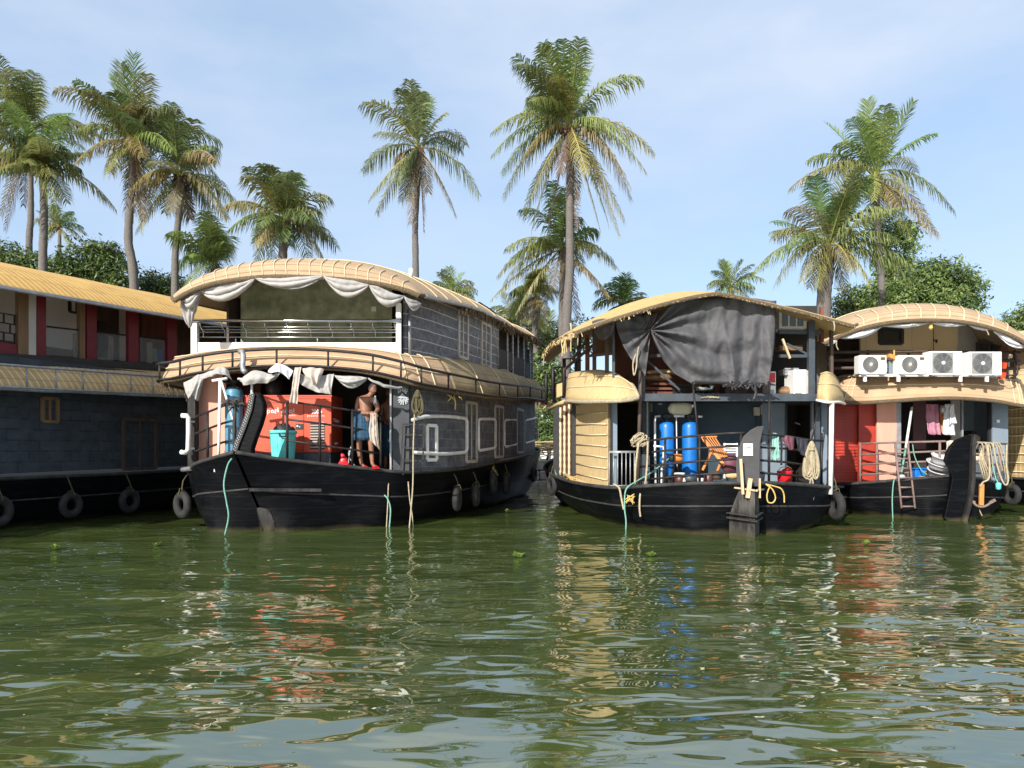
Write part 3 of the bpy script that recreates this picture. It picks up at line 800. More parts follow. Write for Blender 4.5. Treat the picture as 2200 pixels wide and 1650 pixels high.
def make_bank_things():
    r = thing("village_house", P(1186, 985, 41), "small house with red tiled roof glimpsed in the gap between the boats", "house")
    b = MB(); a0 = P(1165, 880, 41); a1 = P(1215, 880, 41)
    b.bb(a0.x, a1.x, 41.2, 44, 1.1, a0.z); b.build("wall", M['whitewall'], r)
    b = MB()
    e0, e1 = P(1160, 884, 40.8), P(1222, 884, 40.8)
    rz = P(1190, 860, 42.6)
    b.prism([e0, V((e0.x, 42.6, rz.z)), V((e0.x, 44.4, e0.z))], (e1.x - e0.x, 0, 0))
    b.build("roof", M['roofred'], r)
    b = MB(); rnd = random.Random(4)
    for i in range(26):
        x = rnd.uniform(1130, 1205); y = rnd.uniform(950, 980)
        q = P(x, y, BY + rnd.uniform(.5, 1.3)); d = V((rnd.uniform(.6, 1.3), rnd.uniform(-.2, .2), rnd.uniform(-.12, .2)))
        b.tube([q - d, q + V((0, 0, .05)), q + d], [.02, .025, .012], n=5)
    o = b.build("bamboo_heap", M['straw'], None, keep=True)
    tag(o, "heap of dry bamboo and palm stalks on the bank wall between the boats", "heap")
    # floating water plants
    for i, (x, y, Y, lab) in enumerate([(117, 1181, 12.2, "small floating water hyacinth, leftmost on the open water"), (337, 1174, 12.6, "floating water hyacinth in front of the tyres at left"),
                                       (1113, 1199, 11.3, "floating water hyacinth below the gap between the middle boats, the largest one"), (1398, 1197, 11.4, "floating water hyacinth below the twin blue tanks"),
                                       (1862, 1172, 12.75, "floating water hyacinth below the red painted wall at right"), (1090, 1101, 19.4, "tiny floating water hyacinth beside the balcony boat's stern")]):
        Y = HC * F / (y - HY)
        c = P(x, y, Y); c.z = .01
        s_ = 1.05 if i == 2 else .8
        b = MB(); rnd = random.Random(60 + i)
        for k in range(13):
            a = 2 * PI * k / 13 * 1.618 + rnd.random(); el = rnd.uniform(.2, 1.2)
            d = V((math.cos(a) * math.cos(el), math.sin(a) * math.cos(el), math.sin(el)))
            sd = d.cross(V((0, 0, 1))).normalized()
            L_ = .12 * s_ * rnd.uniform(.7, 1.1); w = .035 * s_
            g = rnd.choice([(.20, .30, .05), (.26, .34, .07), (.14, .24, .04)])
            p1, p2, p3 = c + d * L_ * .5, c + d * L_ * .8 + V((0, 0, .01)), c + d * L_ * 1.1
            b.add([c - sd * .006, c + sd * .006, p1 + sd * w, p2 + sd * w, p3, p2 - sd * w, p1 - sd * w], [(0, 1, 2, 6), (6, 2, 3, 5), (5, 3, 4)], None, (*g, 1))
        o = b.build("water_hyacinth", M['leaf'], None, keep=True, fix=False)
        tag(o, lab, "water plant", "floating water hyacinths")
make_bank_things()

def make_debris():
    b = MB(); rnd = random.Random(88)
    for i in range(70):
        py = 1130 + 420 * rnd.random() ** 1.8; Y = HC * F / (py - HY); c = P(rnd.uniform(0, 2200), py, Y); c.z = .03; a = rnd.uniform(0, 6.28); s_ = rnd.uniform(.01, .03)
        d, e = V((math.cos(a), math.sin(a), .1)) * s_, V((-math.sin(a), math.cos(a), .2)) * s_ * .5
        b.add([c - d, c - e, c + d, c + e], [(0, 1, 2, 3)], None, (*rnd.choice([(.6, .62, .4), (.4, .42, .18), (.7, .7, .62), (.25, .3, .1)]), 1))
    o = b.build("floating_debris", M['leaf'], None, keep=True, fix=False)
    tag(o, "pale leaf bits and specks scattered over the green water", "debris", kind='stuff')
make_debris()
# ------------------------------------------------------------------ boat builders
def hull(root, st, n=40, rake=(0, 0), name="hull", rimr=.038, m=None):
    """st: (Y, xL, xR, zsheer); returns sampled left/right gunwale points"""
    Ls = catmull([V((s[1], s[0], s[3])) for s in st], n)
    Rs = catmull([V((s[2], s[0], s[3])) for s in st], n)
    rows = []
    for i in range(n):
        L_, R_ = Ls[i], Rs[i]
        Cc = (L_ + R_) / 2
        zs = (L_.z + R_.z) / 2
        row = []
        k = max(0.0, 1 - i / (n * .16))
        prof = [(0, 1), (.012, .86), (.05, .55), (.10, .28), (.17, .08), (.26, -.08), (.55, -.3), (1, -.42)]
        def sec(E):
            out = []
            for (f, h) in prof:
                q = E.lerp(Cc, f)
                z = zs * h if h > 0 else h
                dn = 1 - h
                out.append(V((q.x + rake[0] * k * dn, q.y + rake[1] * k * dn, z)))
            return out
        a, b_ = sec(L_), sec(R_)
        rows.append(a + b_[::-1][1:])
    b = MB(); b.grid(rows)
    last = rows[-1]
    b.add(last, [tuple(range(len(last)))])
    h = b.build(name, m or M['hull'], root, smooth=True)
    rim = MB()
    rim.tube([q + V((0, 0, .01)) for q in Ls], rimr, n=8)
    rim.tube([q + V((0, 0, .01)) for q in Rs], rimr, n=8)
    # rubbing strakes below the gunwale
    for rows_i in (2, len(rows[0]) - 3):
        rim.tube([r[rows_i] for r in rows], .022, n=6)
    rim.build("gunwale", M['rim'], root, smooth=True)
    d = MB()
    drows = []
    for i in range(2, n):
        drows.append([Ls[i].lerp(Rs[i], t) + V((0, 0, -.035)) for t in (0.02, .25, .5, .75, .98)])
    d.grid(drows); d.build("deck", M['deck'], root)
    return Ls, Rs

def awning(root, pairs, m, name="awning_roof", n=60, k=9, power=1.9, thick=.05, ropes=(), edge=True, ropes_n=(), edgem='fringe', edger=.04, ropem='rib', belly=.0):
    """pairs of (inner, outer) points along the path; a convex mat sheet from wall to eave"""
    I = catmull([p[0] for p in pairs], n); O = catmull([p[1] for p in pairs], n)
    def pt(i, t):
        a, b_ = I[i], O[i]
        q = a.lerp(b_, t)
        q.z = b_.z + (a.z - b_.z) * (1 - t ** power)
        if belly: q.z += belly * math.sin(PI * t)
        q.z += .016 * noise.noise((q.x * 1.3, q.y * 1.3, t * 2))
        return q
    rows = [[pt(i, j / (k - 1)) for i in range(n)] for j in range(k)]
    b = MB(); b.grid(rows)
    o = b.build(name, m, root, smooth=True)
    md = o.modifiers.new("solid", 'SOLIDIFY'); md.thickness = thick; md.offset = -1
    for t in ropes:
        r = MB(); r.tube([pt(i, t) + V((0, 0, .02)) for i in range(n)], .014, n=5); r.build("tie_rope", M[ropem], o, smooth=True)
    for f in ropes_n:
        i = int(f * (n - 1))
        r = MB(); r.tube([pt(i, j / 8) + V((0, 0, .02)) for j in range(9)], .016, n=5); r.build("tie_rope", M[ropem], o, smooth=True)
    if edge:
        e = MB(); e.tube([pt(i, 1.0) + V((0, 0, -.02)) for i in range(n)], edger, n=7); e.build("eave_edge", M[edgem], o, smooth=True)
    return o, pt

def vault(root, st, m, name="barrel_roof", nu=49, nv=46, thick=.07, pw=2.4, ex=.85, ribs=(), ribto=.4, hoops=(), edgem='fringe', edger=.05, rib_r=.018, ribm='rib', right_pipe=None):
    """st: (Lpt, Rpt, zridge) from front lip to stern"""
    Ls = catmull([s[0] for s in st], nv); Rs = catmull([s[1] for s in st], nv); Zs = catmull([V((s[2], s[3] if len(s) > 3 else pw, 0)) for s in st], nv)
    def pt(u, f):
        x = f * (nv - 1); i = min(int(x), nv - 2); g = x - i
        a, b_ = Ls[i].lerp(Ls[i + 1], g), Rs[i].lerp(Rs[i + 1], g)
        zr = Zs[i].x * (1 - g) + Zs[i + 1].x * g
        q = a.lerp(b_, u)
        w = abs(2 * u - 1); pq = Zs[i].y * (1 - g) + Zs[i + 1].y * g
        q.z = q.z + (zr - q.z) * (1 - w ** pq) ** ex
        q.z += .02 * noise.noise((q.x * .9, q.y * .9, 1.7))
        return q
    us = [.5 - .5 * math.cos(PI * i / (nu - 1)) for i in range(nu)]
    b = MB(); b.grid([[pt(u, j / (nv - 1)) for u in us] for j in range(nv)])
    o = b.build(name, m, root, smooth=True)
    md = o.modifiers.new("solid", 'SOLIDIFY'); md.thickness = thick; md.offset = -1
    for u in ribs:
        r = MB(); r.tube([pt(u, ribto * j / 14) + V((0, 0, .02)) for j in range(15)], rib_r, n=5); r.build("rib_rope", M[ribm], o, smooth=True)
    for f in hoops:
        r = MB(); r.tube([pt(.5 - .5 * math.cos(PI * i / 40), f) + V((0, 0, .02)) for i in range(41)], .016, n=5); r.build("hoop_rope", M[ribm], o, smooth=True)
    e = MB()
    e.tube([pt(u, 0) + V((0, 0, -.03)) for u in us], edger, n=8)
    rnd = random.Random(3)
    e.build("eave_edge", M[edgem], o, smooth=True)
    e2 = MB()
    for side in (0.0, 1.0):
        e2.tube([pt(side, j / 40) + V((0, 0, -.01)) for j in range(41)], edger * .7, n=7)
    e2.build("side_edge", M[edgem if right_pipe is None else right_pipe], o, smooth=True)
    return o, pt

def window(root, c0, c1, z0, z1, out, name="window", fw=.06, fm='frame', pm='glassd', mull=1, deep=.05):
    """framed window between plan points c0,c1, proud of the wall along out"""
    c0, c1, out = V((c0[0], c0[1], 0)), V((c1[0], c1[1], 0)), V((out[0], out[1], 0)).normalized()
    b = MB()
    o1 = out * .035
    for p in (c0, c1): b.bar(p + o1 + V((0, 0, z0)), p + o1 + V((0, 0, z1)), fw, deep + .03, up=(c1 - c0))
    for z in (z0, z1): b.bar(c0 + o1 + V((0, 0, z)), c1 + o1 + V((0, 0, z)), deep + .026, fw)
    for i in range(1, mull + 1):
        q = c0.lerp(c1, i / (mull + 1)); b.bar(q + o1 * .9 + V((0, 0, z0)), q + o1 * .9 + V((0, 0, z1)), fw * .7, deep, up=(c1 - c0))
    w = b.build(name, M[fm], root)
    g = MB(); o2 = out * .012
    g.add([c0 + o2 + V((0, 0, z0)), c1 + o2 + V((0, 0, z0)), c1 + o2 + V((0, 0, z1)), c0 + o2 + V((0, 0, z1))], [(0, 1, 2, 3)])
    g.build("pane", M[pm], w)
    return w

def wall(root, path, z0, z1, m, name="wall", n=30, thick=.06):
    """path of XY points; z0,z1 numbers or functions of fraction"""
    pts = catmull([V((p[0], p[1], 0)) for p in path], n) if n > len(path) else [V((p[0], p[1], 0)) for p in path]
    n = len(pts)
    f0 = z0 if callable(z0) else (lambda t: z0)
    f1 = z1 if callable(z1) else (lambda t: z1)
    vs, uvs, fs = [], [], []
    acc = 0
    for i, p in enumerate(pts):
        if i: acc += (p - pts[i - 1]).length
        t = i / (n - 1)
        a, c = f0(t), f1(t)
        vs += [V((p.x, p.y, a)), V((p.x, p.y, c))]; uvs += [(acc, a), (acc, c)]
    fs = [(2 * i, 2 * i + 2, 2 * i + 3, 2 * i + 1) for i in range(n - 1)]
    b = MB(); b.add(vs, fs, uvs)
    o = b.build(name, m, root)
    md = o.modifiers.new("solid", 'SOLIDIFY'); md.thickness = thick; md.offset = 0
    return o

def sheet(name, cols, m, parent=None, nu=40, nv=26, fold=.03, freq=9, seed=0, thick=.006, keep=False, wob=.045):
    """cloth through polylines running down: cols = list of [pts top..bottom]"""
    cs = [catmull(c, nv) for c in cols]
    rows = [catmull([c[j] for c in cs], nu) for j in range(nv)]
    for j in range(nv):
        for i in range(nu):
            q = rows[j][i]
            k = j / (nv - 1)
            rows[j][i] = q + V((0, -1, 0)) * fold * (math.sin(i / (nu - 1) * freq * PI + .9 * math.sin(k * 2.2 + seed)) * (.4 + .6 * k)) + V((0, wob, 0)) * (noise.noise((q.x * 4 + seed, q.z * 4, seed)) + .6 * noise.noise((q.x * 11 + seed, q.z * 9, seed + 4))) + V((0, 0, .02)) * noise.noise((q.x * 9, q.z * 2, seed + 8))
    b = MB(); b.grid(rows)
    return b.build(name, m, parent, smooth=True, solid=thick, keep=keep)

def swag(b, p0, p1, depth, sag, n=30, rows=14, seed=0, tops=None):
    """gathered cloth between two tie points"""
    p0, p1 = V(p0), V(p1)
    rr = []
    for j in range(rows):
        f = j / (rows - 1)
        r = []
        for i in range(n):
            t = i / (n - 1)
            q = p0.lerp(p1, t)
            s_ = math.sin(PI * t) ** .8
            q = q + V((0, 0, sag * .35 * 0 - s_ * depth * f))
            q += V((0, -1, 0)) * (s_ * .09 * math.sin(PI * f) + .04 * s_ * math.sin(f * 15 + t * 4 + seed))
            q.z += .022 * s_ * math.sin(f * 17 + seed + t * 5)
            q.y += .03 * noise.noise((q.x * 5 + seed, q.z * 9, f * 3)) + .02 * noise.noise((q.x * 14, q.z * 16, seed))
            r.append(q)
        rr.append(r)
    b.grid(rr)

def rope(name, pts, r, m, label, group=None, n=None, cat="rope"):
    b = MB(); b.tube(catmull([V(p) for p in pts], n or max(12, len(pts) * 6)), r, n=6)
    o = b.build(name, M[m], None, smooth=True, keep=True)
    return tag(o, label, cat, group)

def coil(name, c, m, label, w, h, k, r=.014, seed=1, tail=.4, group=None):
    """hanging hank of rope"""
    rnd = random.Random(seed); b = MB(); c = V(c)
    for i in range(k):
        dx = rnd.uniform(-1, 1) * w * .5; hh = h * rnd.uniform(.8, 1); ww = w * rnd.uniform(.25, .5); dy = rnd.uniform(-.05, .05)
        pts = [c + V((math.sin(a) * ww * math.sin(a / 2) + dx * math.sin(a / 2), dy * math.sin(a / 2), -hh * (1 - math.cos(a)) / 2)) for a in [2 * PI * j / 14 for j in range(15)]]
        b.tube(catmull(pts, 36), r, n=5)
    for i in range(4): b.tube([c + V((math.cos(a) * w * .22, math.sin(a) * .05, -h * .12 - i * r * 1.6)) for a in [2 * PI * j / 10 for j in range(11)]], r, n=5)
    if tail: b.tube(catmull([c + V((0, 0, -h * .9)), c + V((.05, 0, -h - tail * .5)), c + V((.0, -.01, -h - tail)), c + V((-.06, 0, -h - tail * .5)), c + V((-.01, 0, -h * .9))], 24), r, n=5)
    o = b.build(name, M[m], None, smooth=True, keep=True)
    return tag(o, label, "rope", group)

def shorten(root, y0, k):
    """pull the far end of a boat in: only lengths along the boat change"""
    for ch in root.children_recursive:
        if ch.type == 'MESH':
            oy = ORG[root.name].y
            for v in ch.data.vertices:
                y = v.co.y + oy
                if y > y0: v.co.y = y0 + (y - y0) * k - oy
# ================================================================== boat with the yellow roof (left edge)
def boat_yellow():
    lab = "houseboat with shiny yellow mat roof, dark blue shingled lower wall and crimson posts"
    r = thing("houseboat", (-10.5, 16, 0), lab, "houseboat", "houseboats moored side by side")
    n1 = V((.945, -.326, 0))
    def b1(Y, off=0.0, z=0.0): return V((-10.52 + (Y - 15.3) * .345, Y, z)) + n1 * off
    st = [(7.5, -15.2, -15.2, 1.7), (9, -16.2, -13.4, 1.3), (11, -16.6, -12.15, 1.1), (13, -16.5, -11.32, 1.05), (15.3, -15.9, -10.5, 1.03), (20, -14.2, -8.88, 1.07), (26, -12, -6.9, 1.25), (32, -9.5, -5.6, 1.5)]
    hull(r, st, rake=(.6, 1.0), n=44)
    path = [b1(y, -.06) for y in (8.6, 12, 15.3, 20, 26, 31)]
    wall(r, path, lambda t: 1.04 + .25 * t, lambda t: 3.5 + .2 * t, M['shingle'])
    lpath = [b1(y, -.06) for y in (9, 34)]
    b = MB(); 
    for y in (8.7, 31): b.bar(b1(y, -.1, 1), b1(y, -.1, 3.5), .1, .1)
    b.build("corner_post", M['darkwood'], r)
    # windows of the lower storey
    c0, c1 = onpath(lpath, 88), onpath(lpath, 120)
    window(r, c0, c1, P(0, 905, c0.y).z, P(0, 855, c0.y).z, n1, mull=1, fm='wood', fw=.07)
    c0, c1 = onpath(lpath, 262), onpath(lpath, 332)
    window(r, c0, c1, P(0, 1008, c0.y).z, P(0, 900, c0.y).z, n1, mull=1, fm='darkwood', fw=.08)
    # lower awning and the ladder-like rail along its eave
    ys = (9, 12, 15.3, 17.5, 20, 23, 26, 30)
    zi = lambda y: 3.40 + .058 * (y - 14)
    zo = lambda y: 2.86 + .036 * (y - 14.9)
    a, pt = awning(r, [(b1(y, -.35, zi(y)), b1(y, .52, zo(y))) for y in ys], M['mat_brown'], "lower_awning", n=70, power=2.2, ropes=(.05,), edgem='zinc', edger=.03)
    b = MB()
    b.tube([b1(y, .62, zo(y) + .02) for y in ys], .026, n=7); b.tube([b1(y, .62, zo(y) + .46) for y in ys], .03, n=7)
    y = 9.2
    while y < 30:
        b.tube([b1(y, .62, zo(y) + .02), b1(y, .62, zo(y) + .46)], .022, n=6); y += .62
    b.build("eave_rail", M['zinc'], r, smooth=True)
    # upper storey
    b = MB()
    for q, w in ((-.25, .16),):
        b.bar(b1(8.6, q, zi(9) + .08), b1(30, q, zi(30) + .08), .12, .16)
    b.build("sill_beam", M['black'], r)
    b = MB(); p = [b1(8.6, -.3, zi(9)), b1(30, -.3, zi(30)), b1(30, -4.6, zi(30)), b1(8.6, -4.6, zi(9))]
    b.prism(p, (0, 0, .08)); b.build("upper_floor", M['deck'], r)
    up = [b1(y, -.35) for y in (8.8, 34)]
    def post(px, w, m, dy=.1, nm="post"):
        c = onpath(up, px); bb_ = MB(); s_ = w * c.y / F / .9
        bb_.box((c.x, c.y, (zi(c.y) + 5.2) / 2), (dy, s_, 5.2 - zi(c.y)), rz=math.atan2(-.345, 1)); bb_.build(nm, M[m], r)
    for px, w, m in ((47, 21, 'wood'), (86, 19, 'crimson'), (174, 12, 'wood'), (194, 22, 'crimson'), (284, 24, 'crimson'), (367, 24, 'crimson'), (-70, 26, 'crimson')):
        post(px, w, m)
    post(68, 20, 'greyboard', .05, "board")
    inn = [b1(y, -1.5) for y in (8.8, 34)]
    cA, cB = onpath(inn, 176), b1(30, -1.5)
    wall(r, [b1(8.8, -1.5), (cA.x, cA.y)], 4.12, 5.6, M['whitewall'], "white_inner_wall", n=2)
    wall(r, [b1(8.8, -1.48), (cA.x, cA.y)], 3.4, 4.12, M['wood'], "wainscot", n=2)
    wall(r, [(cA.x, cA.y), (cB.x, cB.y)], 3.4, 5.6, M['darkwood'], "dark_inner_wall", n=2)
    c0, c1 = onpath(inn, 147), onpath(inn, 163)
    window(r, c0, c1, P(0, 670, c0.y).z, P(0, 636, c0.y).z, n1, fm='black', pm='glassc', mull=0, fw=.05)
    def inpanel(px0, px1, y0, y1, m, nm, off=.04):
        c0, c1 = onpath(inn, px0) + n1 * off, onpath(inn, px1) + n1 * off
        bb_ = MB(); bb_.prism([(c0.x, c0.y, P(0, y1, c0.y).z), (c1.x, c1.y, P(0, y1 + 2, c1.y).z), (c1.x, c1.y, P(0, y0 + 2, c1.y).z), (c0.x, c0.y, P(0, y0, c0.y).z)], n1 * .05); return bb_.build(nm, M[m], r)
    inpanel(252, 268, 660, 775, 'greyboard', "pillar", .05)
    inpanel(206, 222, 690, 752, 'black', "doorway")
    inpanel(300, 352, 672, 722, 'redwood', "red_panel")
    inpanel(312, 322, 735, 792, 'frame', "door_frame"); inpanel(348, 354, 735, 792, 'frame', "door_frame")
    inpanel(332, 346, 750, 776, 'signblue', "blue_curtain", .03); inpanel(323, 332, 748, 776, 'cloth_teal', "pale_curtain", .03)
    inpanel(154, 162, 715, 768, 'frame', "door_frame"); inpanel(162, 178, 758, 768, 'frame', "threshold", .06)
    inpanel(228, 238, 722, 775, 'frame', "door_frame"); inpanel(206, 228, 768, 775, 'frame', "threshold", .06)
    # glass balustrades and their rails
    for p0, p1 in ((96, 167), (208, 270), (300, 353)):
        c0, c1 = onpath(up, p0), onpath(up, p1)
        g = MB(); z0 = zi(c0.y) + .2; z1 = zi(c1.y) + .2
        g.prism([(c0.x, c0.y, z0), (c1.x, c1.y, z1), (c1.x, c1.y, z1 + .62), (c0.x, c0.y, z0 + .62)], n1 * .012); o = g.build("glass_panel", M['glassc'], r)
        t = MB(); t.tube([(c0.x, c0.y, z0 + .64), (c1.x, c1.y, z1 + .64)], .022, n=6); t.build("glass_rail", M['blackiron'], o)
    c0, c1 = onpath(up, -75), onpath(up, 34)
    g = MB(); zz = zi(c0.y) + .12
    g.prism([(c0.x, c0.y, zz), (c1.x, c1.y, zz), (c1.x, c1.y, zz + .32), (c0.x, c0.y, zz + .32)], n1 * .03); g.build("red_parapet", M['crimson'], r)
    t = MB()
    for k in range(4):
        z = zz + .34 + k * .2; t.bar(V((c0.x, c0.y, z)), V((c1.x, c1.y, z)), .025, .025)
        if k < 3:
            for f in ([.1, .36, .62, .88] if k % 2 else [.23, .49, .75, .97]):
                q = c0.lerp(c1, f); t.bar(V((q.x, q.y, z)), V((q.x, q.y, z + .2)), .025, .025)
    t.build("grille_railing", M['blackiron'], r)
    # roof
    L0 = lambda y, z: b1(y, -4.9, z); R0 = lambda y, z: b1(y, .38, z)
    zt = lambda y: 4.93 + .04 * (y - 14.9)
    v, pt = vault(r, [(L0(y, zt(y)), R0(y, zt(y)), zt(y) + .96) for y in (8.5, 9.5, 12, 15, 18, 21, 25, 30)], M['mat_yellow'], "barrel_roof", pw=2.1, ex=.95, edgem='zinc', edger=.03)
    b = MB()
    b.tube([R0(y, zt(y) - .05) for y in (8.6, 12, 16, 20, 30)], .035, n=8)
    b.build("gutter_pipe", M['zinc'], r, smooth=True)
    return b1
b1 = boat_yellow()

# ================================================================== boat with the balcony (orange generator)
def boat_balcony():
    lab = "slate grey houseboat with a railed balcony above its mat awning and orange generator on deck"
    r = thing("houseboat", (-4.5, 20, 0), lab, "houseboat", "houseboats moored side by side")
    st = [(14.25, -5.33, -5.27, 1.58), (14.6, -5.85, -4.75, 1.47), (15.1, -6.4, -3.95, 1.35), (15.6, -6.72, -3.0, 1.23), (16.1, -6.92, -2.2, 1.14), (18, -6.7, -1.2, 1.17), (20, -6.3, -.45, 1.28), (22, -5.8, .15, 1.36), (25, -5.1, .65, 1.48), (29, -4.0, 1.0, 1.6), (32, -3.0, .85, 1.7)]
    Ls, Rs = hull(r, st, rake=(.36, .85), n=52)
    # stem head: broad plank curling up from the bow, with a holed iron strip on its edge
    b = MB()
    pl = [(500, 985), (512, 950), (526, 915), (538, 880), (544, 846), (549, 842), (559, 848), (567, 868), (566, 890), (559, 914), (549, 940), (541, 965), (541, 992), (520, 1000)]
    b.prism([P(x, y, 14.45) for x, y in pl], (.03, .14, 0))
    sh = b.build("stem_head", M['hull'], r, bevel=.03)
    b = MB(); strip = [P(x - 2, y, 14.42) for x, y in [(500, 987), (512, 950), (526, 915), (538, 880), (544, 846)]]
    for p, q in zip(strip, strip[1:]): b.bar(p, q, .10, .03, up=(0, 1, 0))
    so = b.build("iron_strip", M['black'], sh)
    b = MB()
    for i in range(26):
        f = i / 25 * 3.999; k = int(f); p = strip[k].lerp(strip[k + 1], f - k)
        for dx in (-.02, .02): b.lathe(p + V((dx, -.03, (.012 if dx > 0 else -.012))), [(.011, 0), (.011, .012)], n=6, axis='Y')
    b.build("strip_hole", M['zinc'], so)
    # forefoot: worn stem timber at the waterline
    b = MB(); b.prism([P(548, 1090, 14.75), P(602, 1095, 14.9), P(606, 1128, 15.0), P(578, 1150, 14.9), P(560, 1146, 14.8)], (.1, .55, 0)); b.build("forefoot", M['hull_worn'], r, bevel=.04)
    b = MB(); b.bar(P(535, 1052, 14.55), P(690, 1053, 15.0), .10, .06); b.bar(P(478, 1050, 15.15), P(508, 1049, 14.8), .08, .05); b.build("step_plank", M['hull_worn'], r)
    b = MB(); b.tube([P(692, 1000, 15.32), P(760, 1008, 15.72), P(800, 1010, 15.9), P(868, 1016, 15.98)], .05, n=7); b.tube([P(392, 1009, 15.75), P(430, 1004, 15.4), P(470, 1002, 15.0)], .05, n=7); b.build("fender_rail", M['zinc'], r, smooth=True)
    # lower deckhouse
    Rw = [(-2.32, 16.15), (-1.75, 17), (-1.3, 18), (-.6, 20), (-.02, 22), (.48, 25), (.8, 29), (.65, 31.6)]
    Lw = [(-6.75, 16.3), (-6.5, 18), (-6.1, 20), (-5.6, 22), (-4.9, 25), (-3.8, 29), (-2.9, 31.6)]
    zd = lambda t: 1.12 + .5 * t ** 1.3
    wall(r, Rw, zd, lambda t: 3.2 + .8 * t, M['block'], "block_wall", n=40)
    wall(r, Lw, zd, lambda t: 3.2 + .8 * t, M['block'], "block_wall", n=30)
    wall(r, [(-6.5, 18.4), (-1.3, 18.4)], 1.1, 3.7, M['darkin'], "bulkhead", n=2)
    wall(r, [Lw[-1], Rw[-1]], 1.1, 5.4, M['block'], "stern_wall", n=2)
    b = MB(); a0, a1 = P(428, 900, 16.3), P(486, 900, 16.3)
    b.bb(a0.x, a1.x, 16.28, 16.34, 1.2, 3.35); b.build("pink_board", M['pink'], r)
    b = MB(); a0, a1 = P(486, 900, 17.2), P(560, 900, 17.2); b.bb(a0.x, a1.x, 17.2, 17.26, 1.2, 3.4); b.build("red_locker", M['redwood'], r)
    b = MB(); q = P(413, 900, 16.0); b.bb(q.x - .09, q.x + .07, 15.98, 16.12, 1.1, 3.25); b.build("corner_post", M['hull_worn'], r)
    b = MB(); x0, x1 = P(843, 900, 16.05).x, P(879, 900, 16.05).x
    b.bb(x0, x1, 16.05, 16.2, 1.15, 3.3); pst = b.build("corner_pillar", M['darkslate'], r)
    b = MB(); b.bb(x0 - .05, x0 - .012, 16.0, 16.06, 1.15, 3.3); b.build("pillar_pipe", M['zinc'], pst)
    # silver ornament on the pillar: small shrine-like fan
    e = MB(); Yq = 16.035
    ec = lambda x, y: P(735 + x / 7.5, 800 + y / 7.5, Yq)
    e.prism([ec(890, 415), ec(935, 375), ec(965, 330), ec(1000, 372), ec(1070, 412)], (0, .02, 0))
    for (p, q) in (((960, 420), (900, 455)), ((970, 420), (915, 490)), ((975, 420), (945, 520)), ((985, 420), (985, 525)), ((1000, 420), (1035, 510)), ((1010, 420), (1060, 480)), ((1020, 420), (1070, 440)), ((915, 340), (905, 300)), ((940, 320), (935, 270)), ((975, 310), (975, 250)), ((1000, 320), (1020, 270)), ((1020, 345), (1045, 300))):
        e.bar(ec(*p), ec(*q), .025, .02, up=(0, 1, 0))
    for (x, y) in ((925, 285), (960, 265), (1000, 265), (1035, 290), (1010, 300)):
        e.tube([ec(x, y) + V((.03 * math.cos(a), 0, .03 * math.sin(a))) for a in [2 * PI * k / 8 for k in range(9)]], .008, n=5)
    e.build("silver_ornament", M['silver'], pst)
    # windows in the block wall
    def rw_win(pa, pb, ya, yb, nm="window", mull=1, fm='frame'):
        c0, c1 = onpath(Rw, pa), onpath(Rw, pb); d = c1 - c0
        return window(r, c0, c1, P(0, yb, c0.y).z, P(0, ya, c0.y).z, (d.y, -d.x), nm, mull=mull, fw=.075, fm=fm)
    rw_win(914, 934, 914, 988, fm='white', mull=0)
    rw_win(998, 1020, 864, 992); rw_win(1060, 1077, 872, 982); rw_win(1107, 1121, 878, 972)
    # white pipe guards bent round the wall
    def guard(pts, rr=.035):
        b = MB(); b.tube(pts, rr, n=7); b.build("pipe_guard", M['pvc'], r, smooth=True)
    def ww(px, py, off=.16):
        c = onpath(Rw, px); return P(px, py, c.y - off)
    guard(catmull([ww(882, 903), ww(915, 895), ww(965, 895), ww(1000, 899)], 10) + [ww(1003, 905), ww(1003, 965)] + catmull([ww(1000, 972), ww(960, 975), ww(915, 974), ww(888, 972)], 10), .045)
    for a_, b_, t_, u_ in ((1028, 1064, 900, 968), (1083, 1110, 902, 960), (1126, 1150, 903, 952)):
        guard([ww(a_, t_ + 4), ww(a_ + 3, t_), ww(b_ - 3, t_), ww(b_, t_ + 4), ww(b_, u_ - 9), ww(b_ - 3, u_ - 5), ww(a_ + 3, u_), ww(a_, u_ - 4), ww(a_, t_ + 4)], .042)
    b = MB()
    for px in (1003, 1029, 1064, 1084, 1126):
        for py in (912, 955): b.bar(ww(px, py), ww(px - 7, py, -.03), .04, .05)
    b.build("guard_bracket", M['pvc'], r)
    gl = MB(); gl.tube([P(390, 893, 15.8), P(402, 893, 15.8), P(405, 897, 15.8), P(405, 930, 15.8), P(404, 966, 15.8), P(398, 973, 15.8), P(389, 971, 15.7)], .05, n=8)
    gl.bar(P(404, 906, 15.85), P(417, 906, 15.95), .06, .05); gl.bar(P(404, 964, 15.85), P(417, 964, 15.95), .06, .05)
    gl.build("pipe_guard", M['pvc'], r, smooth=True)
    # small iron ladder frame by the pillar
    b = MB(); lp = lambda x, y: P(x, y, 15.95)
    b.bar(lp(866, 910), lp(861, 1008), .025, .025); b.bar(lp(912, 910), lp(908, 998), .03, .03)
    for y0, y1 in ((911, 912), (933, 935), (961, 965), (989, 990)): b.bar(lp(864, y0), lp(911, y1), .03, .03)
    b.build("side_rack", M['blackiron'], r)
    # bow railings
    def rail(pxs, rails, Yf, posts, nm="bow_railing", m='blackiron', rr=.024):
        b = MB()
        for rl in rails: b.tube([P(x, y, Yf(x)) for x, y in rl], rr, n=6)
        for (x, y0, y1) in posts: b.tube([P(x, y0, Yf(x)), P(x, y1, Yf(x))], rr * 1.15, n=6)
        return b.build(nm, M[m], r, smooth=True)
